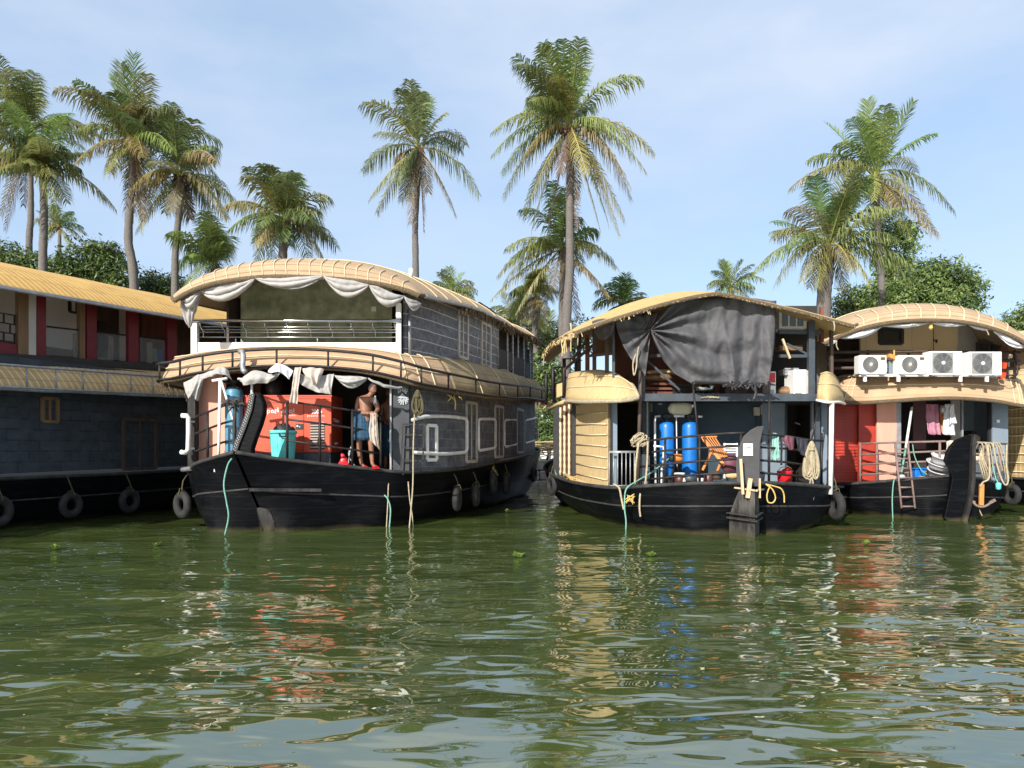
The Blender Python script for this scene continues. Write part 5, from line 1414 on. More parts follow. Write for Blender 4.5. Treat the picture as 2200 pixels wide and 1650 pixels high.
# ================================================================== boat with the four air conditioners
def boat_ac():
    lab = "houseboat with ribbed tan mat roof, beige upper cabin and red lower cabin front"
    r = thing("houseboat", (10.6, 23, 0), lab, "houseboat", "houseboats moored side by side")
    st = [(17.3, 10.42, 10.48, 1.05), (17.8, 9.85, 11.1, .95), (18.5, 8.95, 12.0, .82), (19.3, 8.45, 12.75, .75), (22, 8.2, 13.0, .78), (27, 8.6, 12.6, 1.0), (31, 9.2, 11.8, 1.2)]
    hull(r, st, rake=(0, .55), n=44)
    fp = [(2088, 934), (2072, 938), (2055, 946), (2042, 960), (2035, 975), (2031, 990), (2042, 1008), (2046, 1030), (2040, 1062), (2029, 1112), (2040, 1122), (2064, 1120), (2076, 1075), (2081, 1040), (2083, 1000), (2084, 960)]
    b = MB(); b.prism([P(x, y, 17.25) for x, y in fp], (.02, .14, 0)); fin = b.build("stem_fin", M['hull'], r, bevel=.015)
    b = MB(); ed = [(2091, 934), (2087, 960), (2087, 1000), (2086, 1040), (2080, 1078), (2068, 1122)]
    for p, q in zip(ed, ed[1:]): b.bar(P(*p, 17.3), P(*q, 17.3), .09, .20, up=(0, 1, 0))
    b.build("stem_post", M['hull_worn'], r)
    zb = .75
    # lower cabin front, left to right
    def pan(x0, x1, y0, y1, Y, m, nm, d=.06, parent=None):
        a, c = P(x0, y0, Y), P(x1, y1, Y); b = MB(); b.bb(a.x, c.x, Y, Y + d, c.z, a.z); return b.build(nm, M[m], parent or r)
    rd = pan(1780, 1845, 850, 1050, 19.6, 'redwall', "red_side_panel")
    rd2 = pan(1845, 1884, 850, 1050, 19.45, 'redwall', "red_panel")
    b = MB()
    for k in range(24): z = zb + .05 + k * .085; b.bar((P(1785, 0, 19.6).x, 19.585, z), (P(1846, 0, 19.6).x, 19.585, z), .03, .035)
    b.build("corrugation", M['redwall'], rd)
    pan(1884, 1926, 850, 1048, 19.3, 'pink', "pink_board")
    pan(1926, 1936, 850, 1048, 19.3, 'zinc', "grey_post")
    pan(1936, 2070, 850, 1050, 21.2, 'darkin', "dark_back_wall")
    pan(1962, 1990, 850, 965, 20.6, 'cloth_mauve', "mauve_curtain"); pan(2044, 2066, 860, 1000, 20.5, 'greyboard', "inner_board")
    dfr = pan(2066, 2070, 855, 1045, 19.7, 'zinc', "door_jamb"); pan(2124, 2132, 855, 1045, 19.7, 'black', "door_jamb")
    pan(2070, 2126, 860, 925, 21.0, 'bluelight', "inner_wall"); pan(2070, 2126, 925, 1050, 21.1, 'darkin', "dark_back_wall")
    b = MB(); b.bb(P(2070, 0, 20.6).x, P(2112, 0, 20.6).x, 20.4, 20.8, P(0, 965, 20.6).z, P(0, 950, 20.6).z); b.build("counter", M['steelblue'], r)
    for x, m in ((2082, 'red'), (2092, 'frame'), (2102, 'jerry'), (2076, 'redwood')):
        b = MB(); q = P(x, 947, 20.55); b.lathe(q, [(.05, -.04), (.06, .08), (.03, .14)], n=10); b.build("pantry_jar", M[m], r)
    pan(2132, 2166, 855, 1045, 19.6, 'bluelight', "pale_blue_wall")
    b = MB(); q = P(2144, 905, 19.58); b.box(q, (.08, .03, .08)); b.build("wall_socket", M['white'], r)
    wall(r, [(8.55, 20), (8.35, 24), (8.9, 30)], zb, 3.2, M['redwall'], "side_wall", n=8)
    wall(r, [(13.05, 19.7), (13.0, 24), (12.0, 30)], zb, 3.2, M['bluelight'], "side_wall", n=8)
    b = MB(); b.prism([(8.4, 19.5, 3.0), (13.2, 19.5, 3.0), (13.1, 24, 3.0), (12, 30, 3.1), (9, 30, 3.1), (8.3, 24, 3.0)], (0, 0, .1)); b.build("upper_floor", M['deck'], r)
    # deck railing
    fl = lambda x: 19.2 - max(0, x - 1850) * .0062 if x < 2085 else 18.2 + (x - 2085) * .008
    b = MB()
    for (ya, yb) in ((953, 948), (977, 969), (998, 990), (1020, 1012)):
        b.tube([P(1848, ya, fl(1848)), P(1930, (ya + yb) / 2, fl(1930)), P(2032, yb, fl(2032))], .028, n=6)
    for x, y0, y1 in ((1848, 952, 1048), (1884, 952, 1046), (2019, 950, 1030), (1951, 950, 1036)): b.tube([P(x, y0, fl(x)), P(x, y1, fl(x))], .030, n=6)
    b.build("bow_railing", M['rustiron'], r, smooth=True)
    b = MB()
    for (ya, yb) in ((950, 954), (975, 978), (995, 998), (1016, 1019)):
        b.tube([P(2094, ya, fl(2094)), P(2163, yb, fl(2163))], .028, n=6)
    for x in (2118, 2148, 2163): b.tube([P(x, 953, fl(x)), P(x, 1038, fl(x))], .030, n=6)
    b.build("bow_railing", M['rustiron'], r, smooth=True)
    b = MB(); b.tube([P(1800, 1046, 19.2), P(1880, 1042, 18.8), P(1960, 1036, 18.2), P(2040, 1028, 17.75)], .04, n=6); b.build("deck_edge_pipe", M['zinc'], r, smooth=True)
    # upper cabin
    bw = pan(1849, 2056, 680, 830, 19.7, 'beige', "beige_wall", .08)
    wall(r, [(P(2056, 0, 19.7).x, 19.72), (P(2096, 0, 20.9).x, 20.9)], 3.0, 5.0, M['greyboard'], "grey_return_wall", n=2)
    wall(r, [(P(2096, 0, 20.9).x, 20.9), (P(2168, 0, 20.3).x, 20.3)], 3.0, 4.7, M['greyboard'], "grey_side_wall", n=2)
    pan(1778, 1850, 700, 830, 21.2, 'darkwood', "dark_recess")
    pan(2150, 2166, 745, 830, 20.0, 'redwood', "end_post", .15)
    a, c = P(1889, 0, 19.7), P(1936, 0, 19.7)
    window(r, (a.x, 19.7), (c.x, 19.7), P(0, 739, 19.7).z, P(0, 708, 19.7).z, (0, -1), fm='black', mull=0, fw=.07)
    b = MB(); b.bb(P(2005, 0, 19.7).x - .006, P(2005, 0, 19.7).x + .006, 19.685, 19.71, 3.1, 5.2); b.build("door_seam", M['darkwood'], bw)
    b = MB(); q = P(2010, 731, 19.67); b.bar(q - V((.05, 0, 0)), q + V((.05, 0, 0)), .04, .03); b.box(q + V((.02, 0, -.03)), (.03, .04, .08)); b.build("door_bolt", M['black'], bw)
    c0, c1 = V((P(2100, 0, 20.85).x, 20.83, 0)), V((P(2152, 0, 20.38).x, 20.36, 0))
    window(r, c0, c1, 3.9, P(0, 733, 20.6).z, (-.5, -1), fm='darkwood', mull=1, fw=.12)
    b = MB()
    for y in (757, 774, 791): b.tube([P(1778, y, 18.75), P(1980, y - 2, 18.7), P(2190, y + 1, 18.8)], .04, n=7)
    for x in (1779, 1865, 1952, 2060, 2180): b.tube([P(x, 752, 18.8), P(x, 815, 18.8)], .035, n=6)
    b.build("upper_railing", M['darkwood'], r, smooth=True)
    b = MB()
    for x0, x1, y in ((1846, 1994, 806), (2010, 2150, 806)):
        b.bar(P(x0, y, 18.3), P(x1, y, 18.3), .05, .06); b.bar(P(x0, y + 1, 18.62), P(x1, y + 1, 18.62), .05, .06)
    for x in (1858, 1930, 2063, 2120): b.bar(P(x, 804, 18.3), P(x, 820, 18.28), .07, .05)
    b.build("unit_bracket", M['white'], r)
    b = MB(); b.tube(catmull([P(2158, 804, 18.5), P(2172, 806, 18.4), P(2184, 806, 18.5), P(2186, 792, 18.5), P(2180, 770, 18.6), P(2176, 758, 18.7)], 24), .022, n=6); b.build("cable_loop", M['black'], r, smooth=True)
    # mat awning between the decks
    pairs = [(P(1812, 806, 20.6), P(1770, 862, 19.8)), (P(1835, 803, 19.5), P(1800, 862, 18.75)), (P(1880, 803, 19.4), P(1860, 864, 18.6)), (P(1950, 804, 19.3), P(1945, 858, 18.5)), (P(2040, 804, 19.3), P(2040, 854, 18.5)), (P(2110, 806, 19.4), P(2125, 859, 18.6)), (P(2165, 812, 19.5), P(2185, 868, 18.7)), (P(2178, 812, 20.3), P(2205, 869, 19.0)), (P(2185, 812, 23), P(2215, 862, 22.5))]
    a, pt = awning(r, pairs, M['mat_front'], "front_awning", n=70, k=11, power=2.2, ropes=(.42, .72), ropes_n=(.17, .2, .74, .79, .84), edger=.05)
    # roof
    st = [(P(1772, 738, 17.8), P(2222, 752, 17.8), 4.76), (P(1766, 734, 17.95), P(2226, 748, 17.95), 5.02), (V((7.45, 18.5, 4.3)), V((12.95, 18.5, 4.15)), 5.26), (V((7.5, 19.6, 4.35)), V((13.5, 19.6, 4.25)), 5.42), (V((7.7, 22, 4.45)), V((13.6, 22, 4.35)), 5.5), (V((8.2, 26, 4.6)), V((13.2, 26, 4.5)), 5.55), (V((8.8, 30, 4.7)), V((12.4, 30, 4.6)), 5.6)]
    v, pt = vault(r, st, M['mat_tan'], "barrel_roof", nu=61, nv=50, pw=2.3, ex=.85, ribs=[.12 + i * .068 for i in range(12)], ribto=.3, hoops=(.5, .7), rib_r=.016, edger=.05)
    fr = MB(); rnd = random.Random(19)
    for i in range(240):
        p = pt(rnd.random(), 0) + V((0, 0, -.03)); q = p + V((rnd.uniform(-.03, .03), rnd.uniform(-.04, .02), -rnd.uniform(.03, .06))); fr.tube([p, q], .009, n=4)
    fr.build("frayed_fringe", M['fringe'], v)['kind'] = 'stuff'
    return pt
pt4 = boat_ac()

# ================================================================== last boat, only a sliver at the right edge
def boat_edge():
    r = thing("houseboat", (16, 24, 0), "straw awninged houseboat with lattice wall, mostly cut off by the photo's right edge", "houseboat", "houseboats moored side by side")
    st = [(18.6, 16.9, 17.0, 1.1), (19.4, 15.4, 18.4, .9), (21, 14.6, 19.2, .8), (25, 14.2, 19.3, .9), (30, 14.6, 18.8, 1.2)]
    hull(r, st, n=30)
    path = [(14.75, 21), (14.5, 23), (14.4, 26), (14.8, 30)]
    o = wall(r, path, .8, 3.3, M['mat_brown'], "lattice_wall", n=10)
    wall(r, [(14.8, 21), (19, 21)], .8, 3.3, M['mat_brown'], "lattice_wall", n=3)
    b = MB()
    for k in range(9): z = 1.0 + k * .26; b.tube([V((x - .06, y - .03, z)) for x, y in path], .018, n=5)
    b.build("batten", M['rib'], o, smooth=True)
    pairs = [(V((14.9, 29, 4.2)), V((13.9, 29, 3.5))), (V((14.7, 24, 4.0)), V((13.75, 23.4, 3.15))), (V((14.9, 21.6, 3.95)), V((13.9, 20.6, 2.95))), (V((15.8, 21.0, 3.95)), V((15.0, 19.9, 2.9))), (V((18.5, 21, 3.95)), V((18.5, 19.9, 2.9)))]
    awning(r, pairs, M['straw'], "lower_awning", n=40, power=2.3, ropes=(.25, .5, .75))
    wall(r, [(14.9, 22), (14.7, 26), (15, 30)], 3.6, 5.0, M['wood'], "upper_wall", n=4)
    wall(r, [(14.9, 22), (19, 22)], 3.6, 5.0, M['wood'], "upper_wall", n=2)
    st = [(V((14.3, 21.4, 4.3)), V((19.6, 21.4, 4.3)), 4.95), (V((14.25, 21.7, 4.35)), V((19.6, 21.7, 4.35)), 5.2), (V((14.1, 24, 4.45)), V((19.6, 24, 4.45)), 5.45), (V((14.4, 29, 4.6)), V((19.2, 29, 4.6)), 5.6)]
    vault(r, st, M['straw'], "barrel_roof", nu=31, nv=24, hoops=(.2, .35, .5))
boat_edge()
# ================================================================== tyres used as fenders
def tyre_proto():
    r = thing("tyre_fender", (0, 0, 0), "", "tyre", "old tyres hung as fenders")
    b = MB(); prof = []
    n, k = 28, 12
    vs, fs = [], []
    for i in range(n):
        a = 2 * PI * i / n
        for j in range(k):
            c = 2 * PI * j / k
            rr = .205 + .085 * math.cos(c); x = .075 * math.sin(c) * (1.1 if abs(math.sin(c)) > .6 else 1)
            rr += .006 * (1 if (i % 2 and abs(math.cos(c)) > .8 and math.cos(c) > 0) else 0)
            vs.append(V((x, rr * math.cos(a), rr * math.sin(a))))
    for i in range(n):
        for j in range(k):
            fs.append((i * k + j, ((i + 1) % n) * k + j, ((i + 1) % n) * k + (j + 1) % k, i * k + (j + 1) % k))
    b.add(vs, fs); b.build("tyre", M['rubber'], r, smooth=True)
    b = MB(); b.tube([(0, .0, .24), (.02, .02, .36), (-.02, -.01, .5), (-.10, 0, .62)], .014, n=5)
    b.tube([(0, .03, .15), (.10, .02, .22), (.06, 0, .34), (-.06, -.02, .3), (-.1, .0, .2), (0, .03, .15)], .012, n=5)
    b.build("hanging_rope", M['oliverope'], r, smooth=True)
    return r
tp = tyre_proto()
n1 = V((.945, -.326, 0)); th1 = math.atan2(-.326, .945)
def put_tyre(px, py, fy, lab, rz, first=False, sc_=1.0):
    q = P(px, py, fy)
    if first:
        tp.location = q; tp.rotation_euler = (0, 0, rz); tp['label'] = lab; tp.scale = (sc_,) * 3
        return tp
    return dup(tp, q, lab, rz=rz, scale=(sc_,) * 3)
put_tyre(152, 1085, 16.55, "grey tyre with yellow rope on the yellow roofed boat's hull, middle of its three", th1, True)
put_tyre(-4, 1098, 15.0, "tyre cut off by the photo's left edge, on the yellow roofed boat's hull", th1, sc_=1.1)
put_tyre(278, 1076, 18.2, "tyre in deep shade, farthest of three along the yellow roofed boat's hull", th1, sc_=1.05)
put_tyre(392, 1084, 15.75, "tyre hanging at the balcony boat's outer front corner beside the dark channel", -2.2, sc_=1.0)
def side_tyre(px, py, lab, off=.05):
    c = onpath([(-2.1, 16.1), (-1.15, 18), (-.4, 20), (.2, 22), (.7, 25), (1.05, 29), (.9, 32)], px)
    put_tyre(px, py, c.y - off, lab, -.12)
side_tyre(982, 1072, "greyish tyre nearest the bow along the balcony boat's right hull")
side_tyre(1022, 1064, "second tyre from the bow along the balcony boat's right hull")
side_tyre(1060, 1036, "third tyre from the bow along the balcony boat's right hull, below a yellow knot")
side_tyre(1088, 1040, "fourth tyre from the bow along the balcony boat's right hull, in shade")
put_tyre(1146, 1018, 25.8, "tyre at the balcony boat's stern corner against the pale stone bank", -.3)
put_tyre(1186, 1042, 20.5, "tyre at the tarpaulin boat's stern, near the stone bank in the gap", 3.5)
put_tyre(1796, 1086, 15.75, "tyre seen edge-on under the white corner pole of the tarpaulin boat", .1, sc_=1.05)

# ================================================================== goods on the balcony boat
def balcony_goods():
    # upper cloth swags
    b = MB()
    T = [P(x, y, Y) for x, y, Y in ((429, 624, 15.65), (549, 598, 15.6), (695, 593, 15.6), (793, 612, 15.65), (868, 636, 15.8), (905, 652, 16.1))]
    for i, d in enumerate((.34, .26, .34, .36, .22)): swag(b, T[i], T[i + 1], d, .1, seed=i * 2.3)
    swag(b, P(392, 642, 15.65), P(432, 624, 15.65), .30, .1, seed=7)
    o = b.build("awning_drape", M['cloth_grey'], None, smooth=True, solid=.01, keep=True); tag(o, "grey-white cloth tied up in swags under the balcony boat's upper roof edge", "drape")
    s = sheet("side_drape", [[P(388, 645, 15.7), P(391, 668, 15.75), P(398, 692, 15.8), P(404, 700, 15.8)], [P(412, 634, 15.65), P(410, 660, 15.7), P(408, 690, 15.75), P(406, 704, 15.8)], [P(432, 624, 15.65), P(428, 650, 15.7), P(420, 672, 15.75), P(410, 700, 15.8)]], M['cloth_grey'], keep=True, fold=.03, freq=6)
    tag(s, "grey cloth tail hanging at the balcony's left corner beside the white post", "drape")
    # lower front cloths
    def cl(name, cols, m, lab, cat="cloth", **k):
        o = sheet(name, [[P(*q) for q in c] for c in cols], M[m], keep=True, **k); return tag(o, lab, cat, "cloths hung on the balcony boat's awning")
    cl("hanging_cloth", [[(394, 822, 15.3), (398, 838, 15.25), (405, 857, 15.2)], [(425, 806, 15.2), (420, 830, 15.15), (412, 850, 15.15)], [(440, 812, 15.2), (432, 832, 15.2), (424, 862, 15.2)]], 'cloth_grey', "triangular grey cloth tip hanging at the awning's left end, above the pink board", freq=5)
    cl("hanging_cloth", [[(428, 806, 15.15), (430, 812, 15.1), (434, 816, 15.1)], [(455, 796, 15.1), (458, 803, 15.05), (462, 806, 15.05)], [(475, 788, 15.05), (478, 798, 15.0), (486, 806, 15.0)], [(492, 796, 15.1), (494, 806, 15.05), (498, 816, 15.05)]], 'cloth_grey', "narrow grey cloth draped along the awning above the pink board", freq=5)
    cl("hanging_cloth", [[(514, 818, 15.1), (520, 822, 15.1), (524, 828, 15.1)], [(545, 797, 15.1), (548, 812, 15.0), (552, 824, 15.05)], [(585, 804, 15.05), (582, 812, 15.0), (576, 822, 15.05)], [(606, 798, 15.05), (602, 804, 15.0), (598, 810, 15.05)]], 'cloth_grey', "grey cloth swag in front of the blue pressure tank's top", freq=6)
    cl("hanging_cloth", [[(576, 797, 14.98), (578, 800, 14.95), (584, 802, 14.95)], [(592, 782, 14.98), (596, 792, 14.9), (600, 800, 14.9)], [(612, 786, 14.95), (614, 802, 14.9), (620, 814, 14.9)], [(630, 797, 14.95), (627, 806, 14.9), (622, 816, 14.9)]], 'cloth_white', "bright white crumpled cloth on the awning rail above the generator", freq=6, fold=.05, wob=.08)
    cl("scarf", [[(633, 790, 14.95), (628, 830, 14.9), (622, 866, 14.92)], [(647, 788, 14.95), (642, 830, 14.9), (638, 868, 14.92)]], 'cloth_cream', "long cream scarf hanging straight down over the generator", freq=4, fold=.02, nu=14)
    cl("hanging_cloth", [[(650, 792, 14.95), (652, 800, 14.9), (658, 808, 14.9)], [(668, 790, 14.9), (670, 808, 14.85), (674, 826, 14.85)], [(696, 793, 14.95), (692, 804, 14.9), (684, 822, 14.9)]], 'cloth_cream', "small cream cloth folded over the awning edge right of the long scarf", freq=5)
    cl("hanging_cloth", [[(640, 800, 15.05), (642, 820, 15.0), (650, 828, 15.0)], [(672, 812, 15.05), (674, 826, 15.0), (680, 842, 15.0)], [(700, 806, 15.05), (702, 826, 15.0), (708, 848, 15.0)], [(718, 802, 15.05), (714, 824, 15.0), (711, 848, 15.0)]], 'cloth_grey', "wide grey cloth sagging behind the cream scarf above the generator's right half", freq=6)
    b = MB(); swag(b, P(718, 806, 15.05), P(790, 812, 15.1), .22, .1, seed=4); swag(b, P(720, 808, 15.0), P(788, 812, 15.05), .16, .1, seed=9)
    o = b.build("hanging_cloth", M['cloth_grey'], None, smooth=True, solid=.008, keep=True); tag(o, "twisted grey-white cloth above the shirtless man's head, left of its tie", "cloth", "cloths hung on the balcony boat's awning")
    cl("hanging_cloth", [[(791, 812, 15.1), (792, 815, 15.08), (794, 817, 15.1)], [(812, 820, 15.15), (814, 825, 15.1), (816, 829, 15.15)], [(838, 828, 15.3), (840, 831, 15.25), (842, 835, 15.3)], [(864, 831, 15.5), (865, 832, 15.45), (866, 834, 15.5)]], 'cloth_grey', "thin grey-white cloth strip running from the man's head to the ornamented pillar", freq=4, fold=.02)
    # generator
    g = thing("generator", P(620, 990, 16.9), "orange-red enamelled diesel generator box with white lettering and louvres on the bow deck", "generator")
    x0, x1 = P(524, 0, 16.05).x, P(712, 0, 16.05).x
    zt, zbm = P(0, 851, 16.05).z, P(0, 972, 16.05).z
    b = MB(); b.bb(x0, x1, 16.05, 17.1, zbm, zt); cs = b.build("housing", M['genred'], g, bevel=.012)
    b = MB(); b.bb(x0 - .01, x1 + .012, 16.035, 17.11, zt - .012, zt + .02); b.build("top_plate", M['genred'], g)
    b = MB(); b.bb(x0 + .05, x1 - .03, 16.08, 17.05, 1.24, zbm); b.build("skid_base", M['steelblue'], g)
    G = lambda x, y, Y=16.045: P(540 + x / 10.31, 850 + y / 10.31, Y)
    b = MB()
    for xx in (1157,): b.bar(G(xx, 160), G(xx, 1310), .012, .01, up=(0, 1, 0))
    b.bar(G(335, 155), G(1150, 158), .01, .01, up=(0, 1, 0)); b.bar(G(1040, 62), G(1740, 75), .01, .01, up=(0, 1, 0)); b.bar(G(300, 1200), G(1150, 1205), .01, .01, up=(0, 1, 0))
    b.build("panel_seam", M['redwood'], cs)
    b = MB()
    for k in range(10): b.bar(G(1305, 628 + k * 60.5), G(1622, 625 + k * 60.5), .028, .012, up=(0, 1, 0))
    lv = b.build("louvre_slot", M['black'], cs)
    b = MB()
    for k in range(10): b.bar(G(1310, 598 + k * 60.5, 16.04), G(1620, 596 + k * 60.5, 16.035), .022, .02, up=(0, 1, 0))
    b.build("louvre_fin", M['cloth_cream'], cs)
    b = MB(); b.prism([G(985, 625), G(1140, 625), G(1140, 745), G(985, 745)], (0, -.012, 0)); cp = b.build("control_window", M['black'], cs)
    b = MB(); b.lathe(G(1020, 672, 16.03), [(.02, -.006), (.02, .0)], n=10, axis='Y'); b.build("gauge", M['white'], cp)
    b = MB(); b.lathe(G(1070, 690, 16.03), [(.02, -.006), (.02, .0)], n=10, axis='Y'); b.build("gauge", M['zinc'], cp)
    def text(s, p, size, parent, m='letter', rz=0.0, name="lettering", sx=1.0, facing=0.0):
        c = bpy.data.curves.new(name, 'FONT'); c.body = s; c.size = size; c.extrude = .002; c.align_x = 'LEFT'; c.space_character = 1.12
        t_ = bpy.data.objects.new(name, c); C.objects.link(t_); bpy.context.view_layer.update()
        me = bpy.data.meshes.new_from_object(t_.evaluated_get(bpy.context.evaluated_depsgraph_get())); bpy.data.objects.remove(t_); bpy.data.curves.remove(c)
        o = link(name, me, None, M[m])
        root = parent
        while root.name not in ORG: root = root.parent
        o.parent = parent; o.location = V(p) - ORG[root.name]
        o.rotation_euler = (rad(90), rz, facing); o.scale = (sx, 1, 1)
        return o
    text("po", G(345, 385), .145, cs); text("w", G(505, 420), .21, cs, rz=-.5); text("er", G(655, 382), .145, cs); text("ol", G(835, 382), .145, cs)
    text("by Mahindra", G(655, 455), .056, cs); text("powerol care", G(1235, 465), .062, cs)
    b = MB()
    for k in range(3):
        x = 1340 + k * 58
        for sg in (-1, 1): b.bar(G(x, 352 + sg * 50), G(x + 65, 352), .022, .008, up=(0, 1, 0))
    b.lathe(G(1550, 358), [(.02, -.004), (.02, .004)], n=10, axis='Y'); b.build("arrow_emblem", M['letter'], cs)
    text("Mahindra", (x1 + .014, 16.2, P(0, 907, 16.3).z), .13, cs, facing=rad(90)); text("power", (x1 + .014, 16.3, P(0, 955, 16.3).z), .10, cs, facing=rad(90))
    b = MB(); b.lathe(P(592, 838, 16.4), [(.05, -.15), (.22, -.14), (.25, 0), (.2, .14), (.05, .17)], n=16, M=Matrix.Rotation(rad(80), 3, 'Y')); b.build("silencer", M['blackiron'], g, smooth=True)
    # turquoise bin with a black bag in it
    q = P(608, 926, 15.55)
    r = thing("dustbin", (q.x, 15.55, 1.3), "turquoise plastic dustbin standing on the bow deck in front of the generator", "dustbin")
    b = MB(); b.lathe((q.x, 15.55, 0), [(.205, 1.28), (.215, 1.32), (.262, q.z - .06), (.262, q.z - .055)], n=36); b.build("body", M['turq'], r, smooth=True)
    b = MB(); b.lathe((q.x, 15.55, 0), [(.262, q.z - .06), (.288, q.z - .055), (.292, q.z - .01), (.275, q.z + .012), (.24, q.z)], n=36); b.build("rim", M['turq'], r, smooth=True)
    b = MB()
    for k in range(18):
        a = 2 * PI * k / 18; b.bar((q.x + .213 * math.cos(a), 15.55 + .213 * math.sin(a), 1.32), (q.x + .262 * math.cos(a), 15.55 + .262 * math.sin(a), q.z - .1), .012, .008)
    b.build("moulded_rib", M['turq'], r)
    b = MB(); b.tube([(q.x - .0, 15.265, q.z - .05), (q.x + .03, 15.24, q.z - .12), (q.x + .13, 15.27, q.z - .12), (q.x + .16, 15.30, q.z - .05)], .014, n=6); b.build("handle", M['black'], r, smooth=True)
    b = MB(); rnd = random.Random(2)
    rows = []
    for j in range(9):
        t = j / 8; rr = .215 * math.cos(t * PI / 2) ** .6 + .01
        rows.append([V((q.x + .03 + rr * math.cos(a) * (1 + .3 * noise.noise((a * 2, t * 4, 1))), 15.55 + rr * math.sin(a), q.z - .02 + .17 * t + .07 * noise.noise((math.cos(a) * 3, math.sin(a) * 3, t * 5)))) for a in [2 * PI * k / 24 for k in range(25)]])
    b.grid(rows); o = b.build("rubbish_bag", M['black'], None, keep=True); tag(o, "black rubbish bag bulging from the turquoise dustbin", "bag")
    # blue pressure tank and white pipe frame
    q = P(503, 900, 16.0); zt = P(0, 831, 16.0).z
    r = thing("water_tank", (q.x, 16.0, 1.25), "faded blue water filter tank with rounded top beside the generator", "tank")
    b = MB(); R = .187; b.lathe((q.x, 16.0, 0), [(R * .9, 1.25), (R, 1.3), (R, zt - .14), (R * .93, zt - .07), (R * .72, zt - .02), (R * .3, zt)], n=28); b.build("body", M['tankblue'], r, smooth=True)
    b = MB(); b.lathe((q.x, 16.0, 0), [(.05, zt - .01), (.05, zt + .06), (.1, zt + .07), (.1, zt + .13), (.04, zt + .15)], n=14); b.tube([(q.x - .02, 15.95, zt + .05), (q.x - .2, 15.8, zt + .12), (q.x - .1, 15.7, zt + .2)], .025, n=6); b.tube([(q.x + .02, 15.95, zt + .05), (q.x + .16, 15.8, zt - .05)], .025, n=6); b.build("valve_head", M['black'], r)
    b = MB(); b.lathe((q.x, 16.0, P(0, 870, 16).z), [(R + .006, -.02), (R + .006, .02)], n=28); b.build("strap", M['black'], r)
    Yp = 14.75
    b = MB(); t = lambda pts, rr=.026: b.tube([P(x, y, Y) for x, y, Y in pts], rr, n=8)
    t([(469, 1018, Yp), (473, 815, Yp)], .03); t([(456, 818, Yp), (488, 813, Yp)], .028); t([(475, 818, Yp), (500, 900, Yp), (514, 938, Yp)], .02); t([(462, 1014, Yp - .05), (464, 992, Yp - .05)], .03)
    o = b.build("pipe_stand", M['pvc'], None, smooth=True, keep=True); tag(o, "white plastic pipe stand shaped like a T at the balcony boat's bow", "pipe")
    b = MB(); t([(512, 814, 15.5), (541, 816, 15.3), (541, 868, 15.3)], .026)
    o = b.build("pipe_bend", M['pvc'], None, smooth=True, keep=True); tag(o, "white plastic pipe bent down in front of the generator's left end", "pipe")
    # dark rag knotted on the rail at the bow
    b = MB(); rnd = random.Random(5)
    for i in range(18):
        a = P(505, 866, 14.7) + V((rnd.uniform(-.1, .1), rnd.uniform(-.05, .05), rnd.uniform(-.05, .05)))
        d = V((rnd.choice((-1, 1)) * rnd.uniform(.1, .26), rnd.uniform(-.05, .05), -rnd.uniform(.0, .14))); b.tube([a, a + d * .5 + V((0, 0, .05)), a + d], [.03, .028, .012], n=5)
    b.tube([P(505, 868, 14.7), P(503, 920, 14.68), P(505, 985, 14.65)], .035, n=6)
    b.tube([P(500, 920, 14.66) + V((.05 * math.cos(k), 0, .06 * math.sin(k) - .05)) for k in [2 * PI * i / 10 for i in range(11)]], .012, n=5)
    o = b.build("rope_lashing", M['rim'], None, smooth=True, keep=True); tag(o, "dark lashing of rope and chain on the bow rail in front of the blue tank", "rope")
    # red bag by the man's feet
    b = MB(); q = P(741, 992, 15.75); rows = []
    for j in range(14):
        t_ = j / 13; rr = .13 * (1 - t_) ** .55 * (.75 + .5 * math.sin(PI * min(1, t_ * 1.6 + .25))) + .012
        rows.append([q + V((rr * math.cos(a) * (1 + .35 * noise.noise((math.cos(a) * 2, math.sin(a) * 2, t_ * 5))) - .05 * t_, rr * .8 * math.sin(a), -.13 + .30 * t_ + .05 * noise.noise((a * 1.3, t_ * 6, 5)))) for a in [2 * PI * k / 28 for k in range(29)]])
    b.grid(rows); o = b.build("plastic_bag", M['red'], None, smooth=True, keep=True); tag(o, "small red plastic bag on the deck between generator and shirtless man", "bag")
    b = MB(); b.tube(catmull([P(748, 1000, 15.7), P(752, 970, 15.75), P(757, 955, 15.8), P(749, 975, 15.8), P(758, 995, 15.7), P(766, 1003, 15.6)], 30), .012, n=5)
    o = b.build("thin_hose", M['zinc'], None, smooth=True, keep=True); tag(o, "thin grey hose curled beside the red plastic bag", "hose")
    # ropes
    rope("mooring_rope", [P(498, 985, 14.2), P(489, 1000, 14.15), P(481, 1040, 14.1), P(487, 1080, 14.1), P(491, 1110, 14.1), P(483, 1150, 14.15)], .015, 'ropeg', "green rope dropping from the balcony boat's bow into the water", "ropes dropping into the water")
    rope("hanging_rope", [P(837, 1018, 15.85), P(835, 1030, 15.8), P(833, 1085, 15.75), P(830, 1140, 15.75)], .014, 'ropew', "pale thin rope hanging down the balcony boat's hull below the pillar", "ropes dropping into the water")
    rope("hanging_rope", [P(826, 1064, 15.75), P(833, 1072, 15.7), P(839, 1095, 15.7), P(836, 1140, 15.7)], .016, 'ropeg', "short teal rope looped beside a pale one on the balcony boat's hull", "ropes dropping into the water")
    rope("punt_pole", [P(891, 880, 15.85), P(888, 960, 15.8), P(887, 1040, 15.7), P(883, 1095, 15.6), P(879, 1140, 15.6)], .016, 'ropew', "thin pale pole leaning on the balcony boat's rack and reaching the water", cat="pole", group="ropes dropping into the water")
